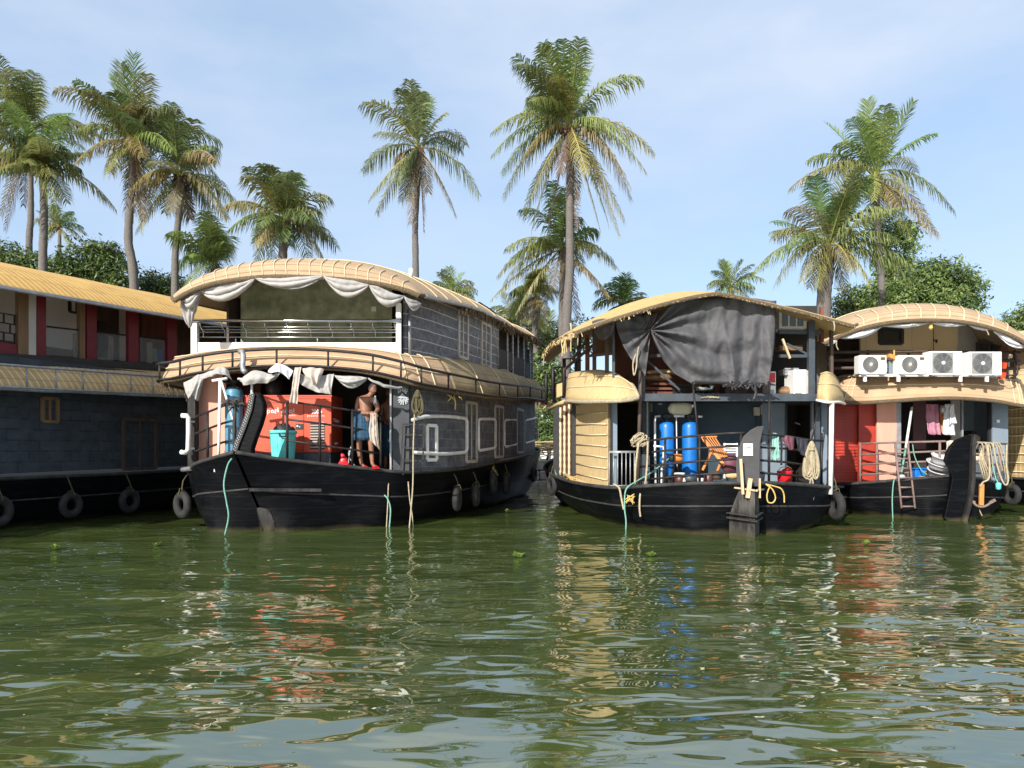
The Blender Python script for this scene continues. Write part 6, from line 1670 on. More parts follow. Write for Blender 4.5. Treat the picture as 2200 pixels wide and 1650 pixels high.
    rope("hanging_rope", [P(877, 1035, 15.75), P(880, 1070, 15.7), P(886, 1110, 15.7), P(888, 1140, 15.7)], .014, 'ropew', "pale rope crossing the thin pole near the waterline", "ropes dropping into the water")
    coil("rope_hank", P(897, 838, 15.55), 'oliverope', "frayed olive rope hank hanging at the balcony boat's awning corner", .20, .55, 9, r=.016, seed=3, tail=0)
    rope("mooring_rope", [P(1052, 996, 20.0), P(1070, 990, 20.6), P(1100, 984, 21.5), P(1145, 974, 24.5)], .018, 'ropew', "pale rope running along the balcony boat's right gunwale to its stern")
    b = MB(); rnd = random.Random(9); c = P(1056, 1000, 19.9)
    for i in range(9): b.tube([c, c + V((rnd.uniform(-.1, .1), rnd.uniform(-.06, .02), rnd.uniform(-.05, .12))), c + V((rnd.uniform(-.15, .22), -.03, rnd.uniform(-.26, .1)))], .018, n=5)
    o = b.build("rope_knot", M['ropey'], None, smooth=True, keep=True); tag(o, "yellow rope knot on the balcony boat's right gunwale", "rope")
    rope("mooring_rope", [P(1148, 985, 25.6), P(1130, 1012, 24.8), P(1108, 1022, 23.5), P(1095, 1010, 22.5)], .016, 'ropew', "slack rope looping under the balcony boat's stern corner")
    b = MB()
    for (x0, y0, x1, y1) in ((960, 847, 975, 858), (970, 850, 962, 862), (985, 852, 992, 858), (975, 850, 978, 880)): b.tube([P(x0, y0, 17.0), P((x0 + x1) / 2 + 2, (y0 + y1) / 2, 16.95), P(x1, y1, 17.0)], .018, n=5)
    o = b.build("loose_cord", M['ropey'], None, smooth=True, keep=True); tag(o, "yellow cord ends dangling from the balcony boat's side awning", "rope")
    b = MB(); b.prism([P(905, 748 + 137, 17), P(915, 877, 17), P(924, 886, 17)], (0, .05, 0))
    return text
text = balcony_goods()

# ================================================================== people
def body_mesh(name, joints, edges, parent, m, extra=None, sub=2):
    """skin-modifier body baked to one mesh; joints: key -> (point, rx, ry); first joint is the root"""
    keys = list(joints); org = ORG[parent.name]
    me = bpy.data.meshes.new("skeleton")
    me.from_pydata([tuple(V(joints[k][0]) - org) for k in keys], [(keys.index(a), keys.index(b_)) for a, b_ in edges], [])
    o = bpy.data.objects.new("skeleton", me); C.objects.link(o)
    sk = o.modifiers.new("skin", 'SKIN'); sk.use_smooth_shade = True; sk.branch_smoothing = .3
    lay = me.skin_vertices[0].data if me.skin_vertices else None
    if lay is None:
        bm = bmesh.new(); bm.from_mesh(me); bm.verts.layers.skin.verify(); bm.to_mesh(me); bm.free(); lay = me.skin_vertices[0].data
    for i, k in enumerate(keys):
        lay[i].radius = joints[k][1:3]; lay[i].use_root = (i == 0)
    ss = o.modifiers.new("sub", 'SUBSURF'); ss.levels = sub; ss.render_levels = sub
    bpy.context.view_layer.update()
    dg = bpy.context.evaluated_depsgraph_get()
    baked = bpy.data.meshes.new_from_object(o.evaluated_get(dg))
    bpy.data.objects.remove(o)
    bm = bmesh.new(); bm.from_mesh(baked)
    if extra:
        vs = [bm.verts.new(tuple(q - org)) for q in extra.v]
        for f in extra.f:
            try: bm.faces.new([vs[k] for k in f])
            except ValueError: pass
    bmesh.ops.recalc_face_normals(bm, faces=bm.faces)
    for f in bm.faces: f.smooth = True
    bm.to_mesh(baked); bm.free(); baked.name = name
    for p in baked.polygons: p.use_smooth = True
    return link(name, baked, parent, m)

def head_geo(c, face, r, hairm, parent, moust=True, bald=False):
    """head, nose, ears in one MB; hair, eyes, moustache as children; face = horizontal facing direction, looking a little down"""
    face = V(face).normalized(); side = face.cross(V((0, 0, 1))).normalized(); up = V((0, 0, 1))
    face = (face - up * .35).normalized(); up = side.cross(face).normalized()
    b = MB(); n = 22; rows = []
    for j in range(15):
        t = PI * j / 14; row = []
        for k in range(n + 1):
            a = 2 * PI * k / n
            x, y, z = math.sin(t) * math.cos(a), math.sin(t) * math.sin(a), math.cos(t)
            wx = .78; wy = .93; wz = 1.18
            if z < 0: wx *= 1 - .32 * z * z; wy *= 1 - .12 * z * z
            d = face * (y * wy * r + (.12 * r if (y > .8 and abs(z + .1) < .15) else 0)) + side * (x * wx * r) + up * (z * wz * r)
            row.append(V(c) + d)
        rows.append(row)
    b.grid(rows)
    b.tube([V(c) + face * r * .9 + up * r * .12, V(c) + face * r * 1.08 - up * r * .12, V(c) + face * r * 1.0 - up * r * .25], [r * .06, r * .14, r * .12], n=6)
    for s_ in (-1, 1): b.lathe(V(c) + side * s_ * r * .8, [(r * .05, -r * .06), (r * .22, -r * .02), (r * .22, r * .03), (r * .05, r * .06)], n=8, axis='X')
    h = MB(); rows = []
    for j in range(8):
        t = PI * .56 * j / 7
        rows.append([V(c) + side * (math.sin(t) * math.cos(a) * .84 * r) + face * ((math.sin(t) * math.sin(a) * .98 - .10 - (.12 if math.sin(a) > .4 and j > 5 else 0)) * r) + up * (math.cos(t) * 1.25 * r + (.28 * r if (math.sin(a) > .3 and j > 4) else 0)) for a in [2 * PI * k / 20 for k in range(21)]])
    h.grid(rows)
    e = MB()
    for s_ in (-1, 1):
        e.lathe(V(c) + face * r * .84 + side * s_ * r * .32 + up * r * .1, [(r * .02, -.004), (r * .10, 0), (r * .02, .004)], n=8, axis='Y')
        e.bar(V(c) + face * r * .9 + side * s_ * r * .16 + up * r * .27, V(c) + face * r * .84 + side * s_ * r * .48 + up * r * .25, r * .06, r * .07)
    if moust: e.bar(V(c) + face * r * .95 - side * r * .24 - up * r * .38, V(c) + face * r * .95 + side * r * .24 - up * r * .38, r * .09, r * .1)
    else: e.bar(V(c) + face * r * .9 - side * r * .2 - up * r * .5, V(c) + face * r * .9 + side * r * .2 - up * r * .5, r * .04, r * .04)
    return b, h, e

def hand(b, wrist, dirv, palmn, s=1.0, curl=.9):
    """palm with four bent fingers and a thumb, added to MB b"""
    d = V(dirv).normalized(); nrm = V(palmn).normalized(); side = d.cross(nrm).normalized()
    w = V(wrist)
    b.tube([w, w + d * .04 * s, w + d * .085 * s], [.028 * s, .038 * s, .036 * s], n=8)
    for i, (o_, L_) in enumerate(((-.03, .068), (-.01, .078), (.011, .072), (.03, .056))):
        p = w + d * .08 * s + side * o_ * s; pts = [p]
        a = .2
        for k in range(3):
            a += curl * (.5 + .1 * i)
            p = p + (d * math.cos(a) - nrm * math.sin(a)) * L_ * s * (.45, .32, .25)[k]; pts.append(p)
        b.tube(pts, [.0105 * s, .010 * s, .009 * s, .006 * s], n=6)
    p = w + d * .03 * s - side * .034 * s
    b.tube([p, p + (d * .6 - side * .6 - nrm * .35).normalized() * .04 * s, p + (d * .9 - side * .45 - nrm * .7).normalized() * .075 * s], [.013 * s, .011 * s, .008 * s], n=6)

def people():
    Y0 = 15.82
    r = thing("person", P(786, 1004, Y0), "shirtless man in knee length blue cloth leaning on the bow rail, holding a striped cloth", "person")
    p = lambda x, y, d=0.0: P(x, y, Y0 + d)
    J = {'pelvis': (p(782, 905), .150, .140), 'belly': (p(787, 889, -.03), .168, .165), 'chest': (p(786, 869, -.02), .165, .140), 'upper': (p(788, 857, 0), .135, .105), 'neck': (p(795, 849, -.04), .062, .062), 'skull': (p(800, 842, -.07), .06, .06),
         'shL': (p(771, 858, -.03), .074, .074), 'elL': (p(766, 880, -.08), .052, .052), 'foL': (p(780, 887, -.20), .045, .045), 'wrL': (p(794, 888, -.30), .031, .034),
         'shR': (p(806, 860, -.04), .070, .070), 'elR': (p(812, 879, -.10), .050, .050), 'foR': (p(808, 885, -.22), .042, .042), 'wrR': (p(803, 888, -.31), .031, .034),
         'hipL': (p(773, 915, .03), .100, .100), 'knL': (p(772, 952, -.02), .062, .064), 'caL': (p(772, 970, .02), .058, .060), 'anL': (p(777, 997, .03), .038, .040), 'toL': (p(783, 1003, -.14), .030, .024),
         'hipR': (p(792, 915, -.04), .100, .100), 'knR': (p(797, 952, -.08), .062, .064), 'caR': (p(798, 970, -.04), .058, .060), 'anR': (p(800, 997, -.05), .038, .040), 'toR': (p(806, 1003, -.20), .030, .024)}
    E = [('pelvis', 'belly'), ('belly', 'chest'), ('chest', 'upper'), ('upper', 'neck'), ('neck', 'skull'), ('upper', 'shL'), ('shL', 'elL'), ('elL', 'foL'), ('foL', 'wrL'), ('upper', 'shR'), ('shR', 'elR'), ('elR', 'foR'), ('foR', 'wrR'),
         ('pelvis', 'hipL'), ('hipL', 'knL'), ('knL', 'caL'), ('caL', 'anL'), ('anL', 'toL'), ('pelvis', 'hipR'), ('hipR', 'knR'), ('knR', 'caR'), ('caR', 'anR'), ('anR', 'toR')]
    hb, hh, he = head_geo(p(801, 836, -.07), (.62, -.78, 0), .105, None, r)
    hand(hb, p(794, 888, -.30), (.75, -.3, .0), (.2, .3, 1), s=1.1); hand(hb, p(803, 888, -.31), (.35, -.5, -.1), (.1, .2, 1), s=1.1)
    bd = body_mesh("body", J, E, r, M['skin'], hb)
    hh.build("hair", M['hair'], r, smooth=True); he.build("brows_and_moustache", M['hair'], r)
    b = MB(); rows = []
    for (yy, cx, rx, ry, dz) in ((884, 777, .195, .165, 0), (892, 779, .205, .175, .0), (905, 780, .215, .185, 0), (922, 780, .225, .20, 0), (938, 780, .225, .205, 0), (945, 780, .22, .20, 0)):
        c = p(cx, yy, 0)
        rows.append([c + V((rx * math.cos(a) * (1 + .03 * math.sin(a * 9 + yy)), ry * math.sin(a) * (1 + .04 * math.sin(a * 7)), (.05 * math.cos(a) * -1 if yy < 890 else 0) + .012 * math.sin(a * 6))) for a in [2 * PI * k / 40 for k in range(41)]])
    b.grid(rows); b.build("waist_cloth", M['cloth_blue'], r, smooth=True, solid=.012)
    b = MB()
    for (x, d) in ((781, -.08), (804, -.14)):
        q = p(x, 1005.5, d); b.box(q + V((.02, -.02, 0)), (.12, .25, .02), rz=.5); b.tube([q + V((-.04, -.03, .02)), q + V((.03, -.05, .06)), q + V((.09, -.03, .02))], .012, n=5)
    b.build("sandals", M['red'], r)
    s = sheet("held_cloth", [[p(796, 889, -.40), p(795, 905, -.40), p(793, 925, -.38), p(796, 946, -.38)], [p(803, 888, -.42), p(805, 910, -.42), p(806, 935, -.41), p(810, 960, -.4)], [p(809, 889, -.41), p(811, 915, -.41), p(813, 940, -.40), p(815, 966, -.40)]], M['cloth_cream'], keep=True, fold=.035, freq=6, nu=18)
    tag(s, "cream striped cloth hanging from the shirtless man's hands over the rail", "cloth")
    b = MB(); q = p(805, 858, -.13); rows = [[q + V((.032 * math.cos(a) * (.6 + .5 * t) + .012 * t, .05 * (1 - t) ** 2 - .018 * math.sin(a) - .012 * math.sin(a * 3), .075 - .17 * t - .02 * math.cos(a * 2) * t)) for a in [2 * PI * k / 16 for k in range(17)]] for t in (0, .15, .3, .5, .75, 1)]
    b.grid(rows); o = b.build("shoulder_towel", M['cloth_white'], None, smooth=True, keep=True); tag(o, "white towel end over the shirtless man's shoulder", "towel")
    # second man, deep in the shade
    Y1 = 18.0
    r = thing("person", P(836, 1003, Y1), "man in a long blue wrap standing in deep shade beside the ornamented pillar", "person")
    p = lambda x, y, d=0.0: P(x, y, Y1 + d)
    J = {'pelvis': (p(836, 928), .14, .13), 'belly': (p(836, 905), .13, .12), 'chest': (p(837, 882), .15, .12), 'upper': (p(837, 868), .13, .1), 'neck': (p(837, 860), .055, .055), 'skull': (p(837, 852), .055, .055),
         'shL': (p(822, 871), .065, .065), 'elL': (p(820, 893, -.02), .048, .048), 'wrL': (p(830, 908, -.18), .03, .03), 'shR': (p(852, 871), .065, .065), 'elR': (p(854, 895), .048, .048), 'wrR': (p(845, 908, -.18), .03, .03),
         'hipL': (p(829, 938), .095, .095), 'knL': (p(829, 970), .06, .06), 'anL': (p(829, 1000), .038, .04), 'toL': (p(827, 1004, -.16), .03, .024), 'hipR': (p(843, 938), .095, .095), 'knR': (p(843, 970), .06, .06), 'anR': (p(843, 1000), .038, .04), 'toR': (p(845, 1004, -.16), .03, .024)}
    E = [('pelvis', 'belly'), ('belly', 'chest'), ('chest', 'upper'), ('upper', 'neck'), ('neck', 'skull'), ('upper', 'shL'), ('shL', 'elL'), ('elL', 'wrL'), ('upper', 'shR'), ('shR', 'elR'), ('elR', 'wrR'), ('pelvis', 'hipL'), ('hipL', 'knL'), ('knL', 'anL'), ('anL', 'toL'), ('pelvis', 'hipR'), ('hipR', 'knR'), ('knR', 'anR'), ('anR', 'toR')]
    hb, hh, he = head_geo(p(836, 845, -.02), (-.3, -.95, 0), .10, None, r, moust=False)
    hand(hb, p(830, 908, -.18), (.6, -.3, -.2), (0, .4, 1)); hand(hb, p(845, 908, -.18), (-.6, -.3, -.2), (0, .4, 1))
    body_mesh("body", J, E, r, M['skin'], hb); hh.build("hair", M['hair'], r, smooth=True); he.build("brows", M['hair'], r)
    b = MB(); rows = []
    for (yy, rx, ry) in ((912, .17, .15), (930, .185, .165), (955, .19, .17), (980, .2, .175)):
        c = p(836, yy, 0); rows.append([c + V((rx * math.cos(a) * (1 + .03 * math.sin(a * 8)), ry * math.sin(a), 0)) for a in [2 * PI * k / 32 for k in range(33)]])
    b.grid(rows); b.build("wrap_cloth", M['cloth_blue'], r, smooth=True, solid=.012)
people()
# ================================================================== goods on the tarpaulin boat
def tarp_goods():
    # black tarpaulin, one sheet gathered at a knot
    Yt = 15.55
    kn = (1397, 709)
    def pl(v, pts):
        x = v * (len(pts) - 1); i = min(int(x), len(pts) - 2); f = x - i
        f = f * f * (3 - 2 * f) * .4 + f * .6
        return (pts[i][0] * (1 - f) + pts[i + 1][0] * f, pts[i][1] * (1 - f) + pts[i + 1][1] * f)
    left = [(1448, 646), (1412, 690), (1397, 709), (1405, 735), (1425, 775), (1450, 803), (1490, 826)]
    right = [(1668, 642), (1666, 700), (1664, 740), (1660, 770), (1655, 800), (1652, 815), (1650, 832)]
    rows = []
    NV, NU = 60, 90
    for j in range(NV):
        v = j / (NV - 1); a, c = pl(v, left), pl(v, right); row = []
        for i in range(NU):
            u = i / (NU - 1)
            x = a[0] * (1 - u) + c[0] * u; y = a[1] * (1 - u) + c[1] * u + (14 * math.sin(PI * u) * (v ** 2) * -.35)
            top = 646 - 14 * math.sin(PI * min(1, max(0, (x - 1420) / 260))) 
            if j == 0: y = top + 4
            ang = math.atan2(y - kn[1], x - kn[0]); ds = math.hypot(x - kn[0], y - kn[1])
            f1 = math.exp(-ds / 120) * .16 * math.sin(ang * 13) * min(1, ds / 18)
            f2 = .10 * (1 - 2 * abs(math.sin(x * .036 + .6 * math.sin(y * .013) + .3)) ** .7) * (.35 + .65 * v) * min(1, max(0, (x - 1480) / 90))
            f2 += .04 * math.sin(x * .155 + y * .012) * min(1, max(0, (x - 1500) / 90))
            arc = math.hypot(x - 1560, (y - 560) * 1.0)
            f3 = .075 * math.sin(arc * .115) * math.exp(-max(0, x - 1470) / 90) * min(1, max(0, (y - 700) / 60))
            row.append(P(x, y, Yt - .02 - f1 - f2 - f3 - .10 * v * (1 - v) + .05 * noise.noise((x * .03, y * .03, 0)) + .03 * noise.noise((x * .08, y * .05, 2)) + .015 * noise.noise((x * .2, y * .14, 5))))
        rows.append(row)
    b = MB(); b.grid(rows)
    r = thing("tarpaulin", P(1560, 640, Yt), "large black tarpaulin hanging across the thatched boat's upper deck, gathered at a knot", "tarpaulin")
    b.build("sheet", M['tarp'], r, smooth=True, solid=.008)
    rows = []
    for j in range(30):
        v = j / 29; row = []
        for i in range(36):
            u = i / 35
            a = pl(v, [(1322, 690), (1328, 715), (1340, 745), (1355, 770), (1372, 790), (1384, 800)])
            c = pl(v, [(1420, 668), (1398, 706), (1397, 712), (1396, 730), (1392, 765), (1388, 798)])
            x = a[0] * (1 - u) + c[0] * u; y = a[1] * (1 - u) + c[1] * u + 10 * math.sin(PI * u) * (v - .1)
            ang = math.atan2(y - kn[1], kn[0] - x); ds = math.hypot(x - kn[0], y - kn[1])
            row.append(P(x, y, 15.62 - math.exp(-ds / 70) * .10 * math.sin(ang * 12) - .045 * math.sin(math.hypot(x - 1395, y - 690) * .16) + .03 * noise.noise((x * .04, y * .04, 3))))
        rows.append(row)
    b = MB(); b.grid(rows); b.build("left_flap", M['tarp'], r, smooth=True, solid=.008)
    b = MB(); b.tube([P(1655, 830, 15.5), P(1600, 824, 15.5), P(1550, 822, 15.5), P(1492, 820, 15.5)], .03, n=6)
    rnd = random.Random(14)
    for i in range(40):
        x = rnd.uniform(1550, 1655); q = P(x, 824 + rnd.uniform(-3, 6), 15.47); b.tube([q, q + V((rnd.uniform(-.12, .12), -.03, rnd.uniform(-.12, .08)))], [.03, .012], n=4)
    b.tube([P(1622, 826, 15.5), P(1624, 845, 15.5), P(1620, 858, 15.5)], .03, n=5)
    b.build("bunched_hem", M['black'], r)
    s = sheet("dark_cloth", [[P(1272, 690, 16.3), P(1276, 712, 16.3), P(1285, 728, 16.3)], [P(1296, 684, 15.9), P(1298, 708, 15.8), P(1300, 730, 15.8)], [P(1322, 690, 15.65), P(1320, 702, 15.65), P(1318, 712, 15.65)]], M['tarp'], keep=True, freq=5)
    tag(s, "bunch of dark cloth under the golden thatch's left end", "cloth")
    rope("hanging_rope", [P(1372, 745, 15.5), P(1369, 765, 15.48), P(1367, 790, 15.45), P(1362, 806, 15.45), P(1360, 780, 15.45), P(1366, 760, 15.48)], .016, 'ropew', "pale rope loop hanging beside the left upper post of the tarpaulin boat")
    # upper deck clutter
    def unit(name, x0, x1, y0, y1, Y, d, m, lab, cat, parts=None):
        a, c = P(x0, y0, Y), P(x1, y1, Y); r = thing(name, ((a.x + c.x) / 2, Y + d / 2, c.z), lab, cat)
        b = MB(); b.bb(a.x, c.x, Y, Y + d, c.z, a.z); bo = b.build("body", M[m], r, bevel=.01); return r, a, c, bo
    r, a, c, bo = unit("chest_cabinet", 1674, 1733, 668, 706, 16.35, .6, 'white', "white cabinet with recessed panels high under the thatched roof, right of the tarpaulin", "cabinet")
    b = MB()
    for f in (.1, .38, .66): b.bb(a.x + (c.x - a.x) * f, a.x + (c.x - a.x) * (f + .22), 16.338, 16.352, c.z + .05, a.z - .05)
    b.build("recess_panel", M['bluelight'], r)
    r, a, c, bo = unit("storage_box", 1651, 1667, 798, 849, 16.1, .4, 'acwhite', "tall white box with red upper panel at the tarpaulin's lower right corner", "box")
    b = MB(); b.bb(a.x + .02, c.x - .02, 16.085, 16.1, (a.z + c.z) / 2 + .02, a.z - .03); b.build("red_panel", M['red'], r)
    b = MB(); b.bb(a.x + .03, c.x - .05, 16.085, 16.1, c.z + .05, c.z + .12); b.build("grey_label", M['zinc'], r)
    r, a, c, bo = unit("window_cooler", 1705, 1733, 794, 849, 16.0, .55, 'acwhite', "old white cooler unit with bare front on the upper deck, by the right post", "air conditioner")
    b = MB(); b.bb(a.x + .03, a.x + .17, 15.985, 16.0, c.z + .04, a.z - .04); b.build("intake_panel", M['greyboard'], r)
    b = MB(); b.bar(P(1735, 796, 15.99), P(1735, 848, 15.99), .02, .02); b.build("edge_strip", M['frame'], r)
    def lump(name, x, y, Y, rx, ry, rz_, m, lab, cat, seed):
        b = MB(); q = P(x, y, Y); rows = []
        for j in range(9):
            t = PI * j / 8
            rows.append([q + V((rx * math.sin(t) * math.cos(a) * (1 + .2 * noise.noise((a * 1.5, t, seed))), ry * math.sin(t) * math.sin(a), rz_ * math.cos(t) * (1 + .25 * noise.noise((a, t * 2, seed + 3))))) for a in [2 * PI * k / 18 for k in range(19)]])
        b.grid(rows); o = b.build(name, M[m], None, smooth=True, keep=True); tag(o, lab, cat); return o
    lump("rolled_sack", 1415, 812, 16.6, .32, .2, .10, 'wood', "brown rolled sack on the upper deck beside the left post", "sack", 1)
    lump("cushion", 1425, 800, 16.9, .38, .2, .07, 'palewood', "pale rolled mattress on top of the brown sack", "mattress", 2)
    lump("sack", 1745 - 55, 842, 16.4, .22, .2, .12, 'wood', "brown sack between the red topped box and the white cooler", "sack", 5)
    b = MB()
    for i, (y, w) in enumerate(((836, .5), (845, .55), (852, .5), (826, .4))): b.box(P(1412 + i * 4, y, 16.5), (w * 1.3, .3, .05), rz=.05 * i)
    o = b.build("plank_stack", M['redwood'], None, keep=True); tag(o, "stack of reddish planks on the upper deck's left half", "planks")
    b = MB(); b.lathe(P(1512, 838, 16.3), [(.02, -.13), (.2, -.12), (.23, .02), (.235, .1), (.2, .11)], n=20); o = b.build("cooking_pot", M['steel'], None, smooth=True, keep=True); tag(o, "steel cooking pot under the tarpaulin's hem", "pot")
    b = MB()
    for i in range(7): a = PI * i / 6; b.tube([P(1510 + 42 * math.cos(a) * -.6, 845, 16.0), P(1525 + 20 * math.cos(a), 855, 15.85), P(1545, 845, 16.0)], .012, n=5)
    o = b.build("cane_basket", M['ropew'], None, smooth=True, keep=True); tag(o, "open cane frame hanging below the deck beam under the tarpaulin", "basket")
    for (x, y, w, h, m, lab) in ((1575, 838, .5, .2, 'darkwood', "dark crate in the middle under the tarpaulin's hem"), (1460, 838, .4, .2, 'blackiron', "black crate under the tarpaulin's left part"), (1694, 800, .3, .12, 'zinc', "grey metal rack in the dark upper right corner of the deck"), (1692, 750, .5, .07, 'wood', "bundle of sticks on the shelf right of the tarpaulin")):
        b = MB(); q = P(x, y, 16.5); b.box(q, (w, .35, h), rz=.1); 
        for k in range(3): b.bar(q + V((-w / 2, -.18, -h / 2 + h * k / 2)), q + V((w / 2, -.2, -h / 2 + h * k / 2)), .03, .03)
        o = b.build("crate", M[m], None, keep=True); tag(o, lab, "crate")
    b = MB(); b.bar(P(1681, 728, 15.9), P(1697, 770, 15.9), .05, .04); o = b.build("pale_stick", M['palewood'], None, keep=True); tag(o, "pale broken stick leaning right of the tarpaulin", "stick")
    # plant seen at the far end of the upper deck: yellow light comes through fronds
    # lower deck: two blue tanks
    q = P(1431, 900, 16.75)
    def tank(px, lab):
        q = P(px, 1040, 16.75); z0 = .87; zt = P(0, 905, 16.75).z; R = .172
        r = thing("filter_tank", (q.x, 16.75, z0), lab, "tank", "twin blue filter tanks")
        b = MB(); b.lathe((q.x, 16.75, 0), [(R * .96, z0 + .17), (R, z0 + .2), (R, zt - .15), (R * .95, zt - .08), (R * .76, zt - .025), (R * .35, zt)], n=30); b.build("body", M['blueplastic'], r, smooth=True)
        b = MB(); b.lathe((q.x, 16.75, 0), [(R * .98, z0), (R * .98, z0 + .19), (R * .9, z0 + .2)], n=30); b.build("foot", M['steelblue'], r, smooth=True)
        b = MB(); b.lathe((q.x, 16.75, 0), [(.055, zt - .01), (.055, zt + .05), (.095, zt + .06), (.1, zt + .15), (.05, zt + .18)], n=14); b.bar((q.x - .1, 16.66, zt + .1), (q.x + .14, 16.66, zt + .12), .05, .05); b.lathe((q.x + .02, 16.64, zt + .1), [(.04, -.05), (.04, .05)], n=10, axis='Y'); b.build("valve_head", M['black'], r)
        return r, q, zt
    r1, q1, zt1 = tank(1432, "blue filter tank nearer the doorway, a white pipe in front of it")
    r2, q2, zt2 = tank(1482, "blue filter tank nearer the orange folding chair")
    b = MB(); t = lambda pts, rr=.024: b.tube([P(x, y, Y) for x, y, Y in pts], rr, n=8)
    t([(1418, 894, 16.6), (1408, 895, 16.55), (1407, 905, 16.5), (1408, 1048, 16.4), (1421, 1050, 16.35), (1422, 1005, 16.35)]); t([(1404, 958, 16.3), (1426, 960, 16.3), (1424, 1004, 16.3)], .026); t([(1448, 894, 16.6), (1470, 894, 16.6)], .026); t([(1453, 896, 16.6), (1455, 1018, 16.6)], .012); t([(1500, 895, 16.6), (1509, 895, 16.6)], .024)
    o = b.build("tank_pipework", M['pvc'], None, smooth=True, keep=True); tag(o, "white plastic pipework in front of the twin blue tanks", "pipes")
    r = thing("water_pump", P(1450, 990, 16.2), "small orange and black pump on a thin tripod between the twin blue tanks", "pump")
    b = MB(); b.lathe(P(1456, 984, 16.1), [(.075, -.11), (.09, -.09), (.09, .07), (.06, .1)], n=14, axis='X'); b.build("motor", M['orangewood'], r, smooth=True)
    b = MB(); b.lathe(P(1443, 984, 16.08), [(.05, -.06), (.09, -.04), (.09, .04), (.04, .07)], n=14, axis='X'); b.bar(P(1448, 1000, 16.1), P(1436, 1045, 16.0), .03, .03); b.bar(P(1446, 1000, 16.1), P(1442, 1045, 16.3), .03, .03); b.bar(P(1452, 1000, 16.1), P(1462, 1042, 16.3), .03, .03); b.build("stand", M['black'], r)
    r = thing("jerry_can", P(1461, 890, 16.6), "yellowed plastic jerry can lying across the tops of the twin blue tanks", "can")
    b = MB(); q = P(1461, 878, 16.62); rows = []
    for j in range(13):
        t_ = j / 12; x = -.27 + .54 * t_; e = (1 - abs(2 * t_ - 1) ** 5) ** .5 if 0 < j < 12 else .12
        rows.append([q + V((x, .12 * e * math.copysign(abs(math.cos(a)) ** .7, math.cos(a)), .135 * e * math.copysign(abs(math.sin(a)) ** .7, math.sin(a)) * (1 + .06 * t_))) for a in [2 * PI * k / 24 for k in range(25)]])
    b.grid(rows); b.build("body", M['jerry'], r, smooth=True)
    b = MB(); b.lathe(q + V((.06, -.115, -.03)), [(.03, 0), (.03, .02)], n=10, axis='Y'); b.build("bung", M['black'], r)
    b = MB(); b.lathe(q + V((.25, -.02, .06)), [(.03, -.03), (.04, .04)], n=10, axis='X'); b.build("cap", M['white'], r)
    q = P(1460, 1038, 15.9); r = thing("paint_tub", (q.x, 15.9, .9), "brown plastic tub with white lid and triangle mark below the pump", "tub")
    b = MB(); b.lathe((q.x, 15.9, 0), [(.10, .86), (.112, 1.12)], n=20); b.build("body", M['brownpl'], r, smooth=True)
    b = MB(); b.lathe((q.x, 15.9, 0), [(.118, 1.105), (.118, 1.14), (.09, 1.15)], n=20); b.build("lid", M['pvc'], r, smooth=True)
    b = MB(); tri = [V((q.x + .05, 15.79, .97)), V((q.x + .10, 15.815, .97)), V((q.x + .075, 15.80, 1.04))]
    for A, B in zip(tri, tri[1:] + tri[:1]): b.bar(A, B, .016, .01, up=(0, 1, 0))
    b.build("triangle_mark", M['letter'], r)
    # folding chair
    r = thing("folding_chair", P(1540, 1030, 15.8), "orange varnished wooden folding chair leaning back on the tarpaulin boat's deck", "chair")
    Yc = 15.75; b = MB(); 
    for k in range(6):
        f = k / 5; a = (1505 + 30 * f, 938 + 0 * f); c = (1545 + 18 * f, 983 - 2 * f)
        b.bar(P(*a, Yc - .1), P(*c, Yc - .25), .045, .018)
    b.build("slatted_back", M['orangewood'], r)
    b = MB(); b.bar(P(1512, 945, Yc - .13), P(1557, 1000, Yc - .3), .03, .055); b.build("rear_leg", M['orangewood'], r)
    b = MB(); b.bar(P(1532, 965, Yc - .25), P(1510, 1010, Yc - .1), .04, .05); b.build("leg", M['orangewood'], r)
    b = MB(); b.bar(P(1556, 975, Yc), P(1541, 1014, Yc + .1), .04, .05); b.build("leg", M['orangewood'], r)
    b = MB(); b.bar(P(1500, 939, Yc - .12), P(1540, 938, Yc - .12), .04, .03); b.bar(P(1530, 975, Yc - .2), P(1562, 972, Yc - .2), .04, .03); b.build("cross_rail", M['orangewood'], r)
    r = thing("plastic_chair", P(1570, 1000, 16.1), "white plastic chair back with slats behind the orange folding chair", "chair")
    b = MB(); 
    for y in (954, 962, 967, 972): b.bar(P(1556, y, 16.1), P(1583, y, 16.1), .03, .025)
    for x in (1556, 1583): b.bar(P(x, 952, 16.1), P(x, 1030, 16.1), .035, .035)
    b.build("back", M['pvc'], r)
    b = MB(); b.box(P(1570, 985, 15.95), (.33, .32, .03)); b.build("seat", M['pvc'], r)
    lump("cloth_heap", 1570, 998, 15.6, .2, .15, .2, 'cloth_maroon', "dark red cloth heap between the orange chair and the stem fin", "cloth", 8)
    lump("cloth_heap", 1575, 1022, 15.0, .16, .1, .07, 'straw', "yellowish rag on the gunwale beside the stem fin", "cloth", 9)
    for (x, y, w, h, m, lab) in ((1522, 1030, .10, .18, 'brownpl', "brown pot under the orange folding chair, left one"), (1540, 1022, .12, .16, 'darkwood', "dark tin under the orange folding chair"), (1505, 1034, .07, .12, 'greytub', "small pale jug at the foot of the railing post near the orange chair"), (1630, 1025, .13, .22, 'bluelight', "pale bucket half hidden behind the grey stem fin")):
        q = P(x, y, 15.5); b = MB(); b.lathe(q, [(w * .75, -h / 2), (w * .9, -h / 4), (w, h / 2), (w * .85, h / 2 + .01)], n=14); o = b.build("pot", M[m], None, smooth=True, keep=True); tag(o, lab, "pot")
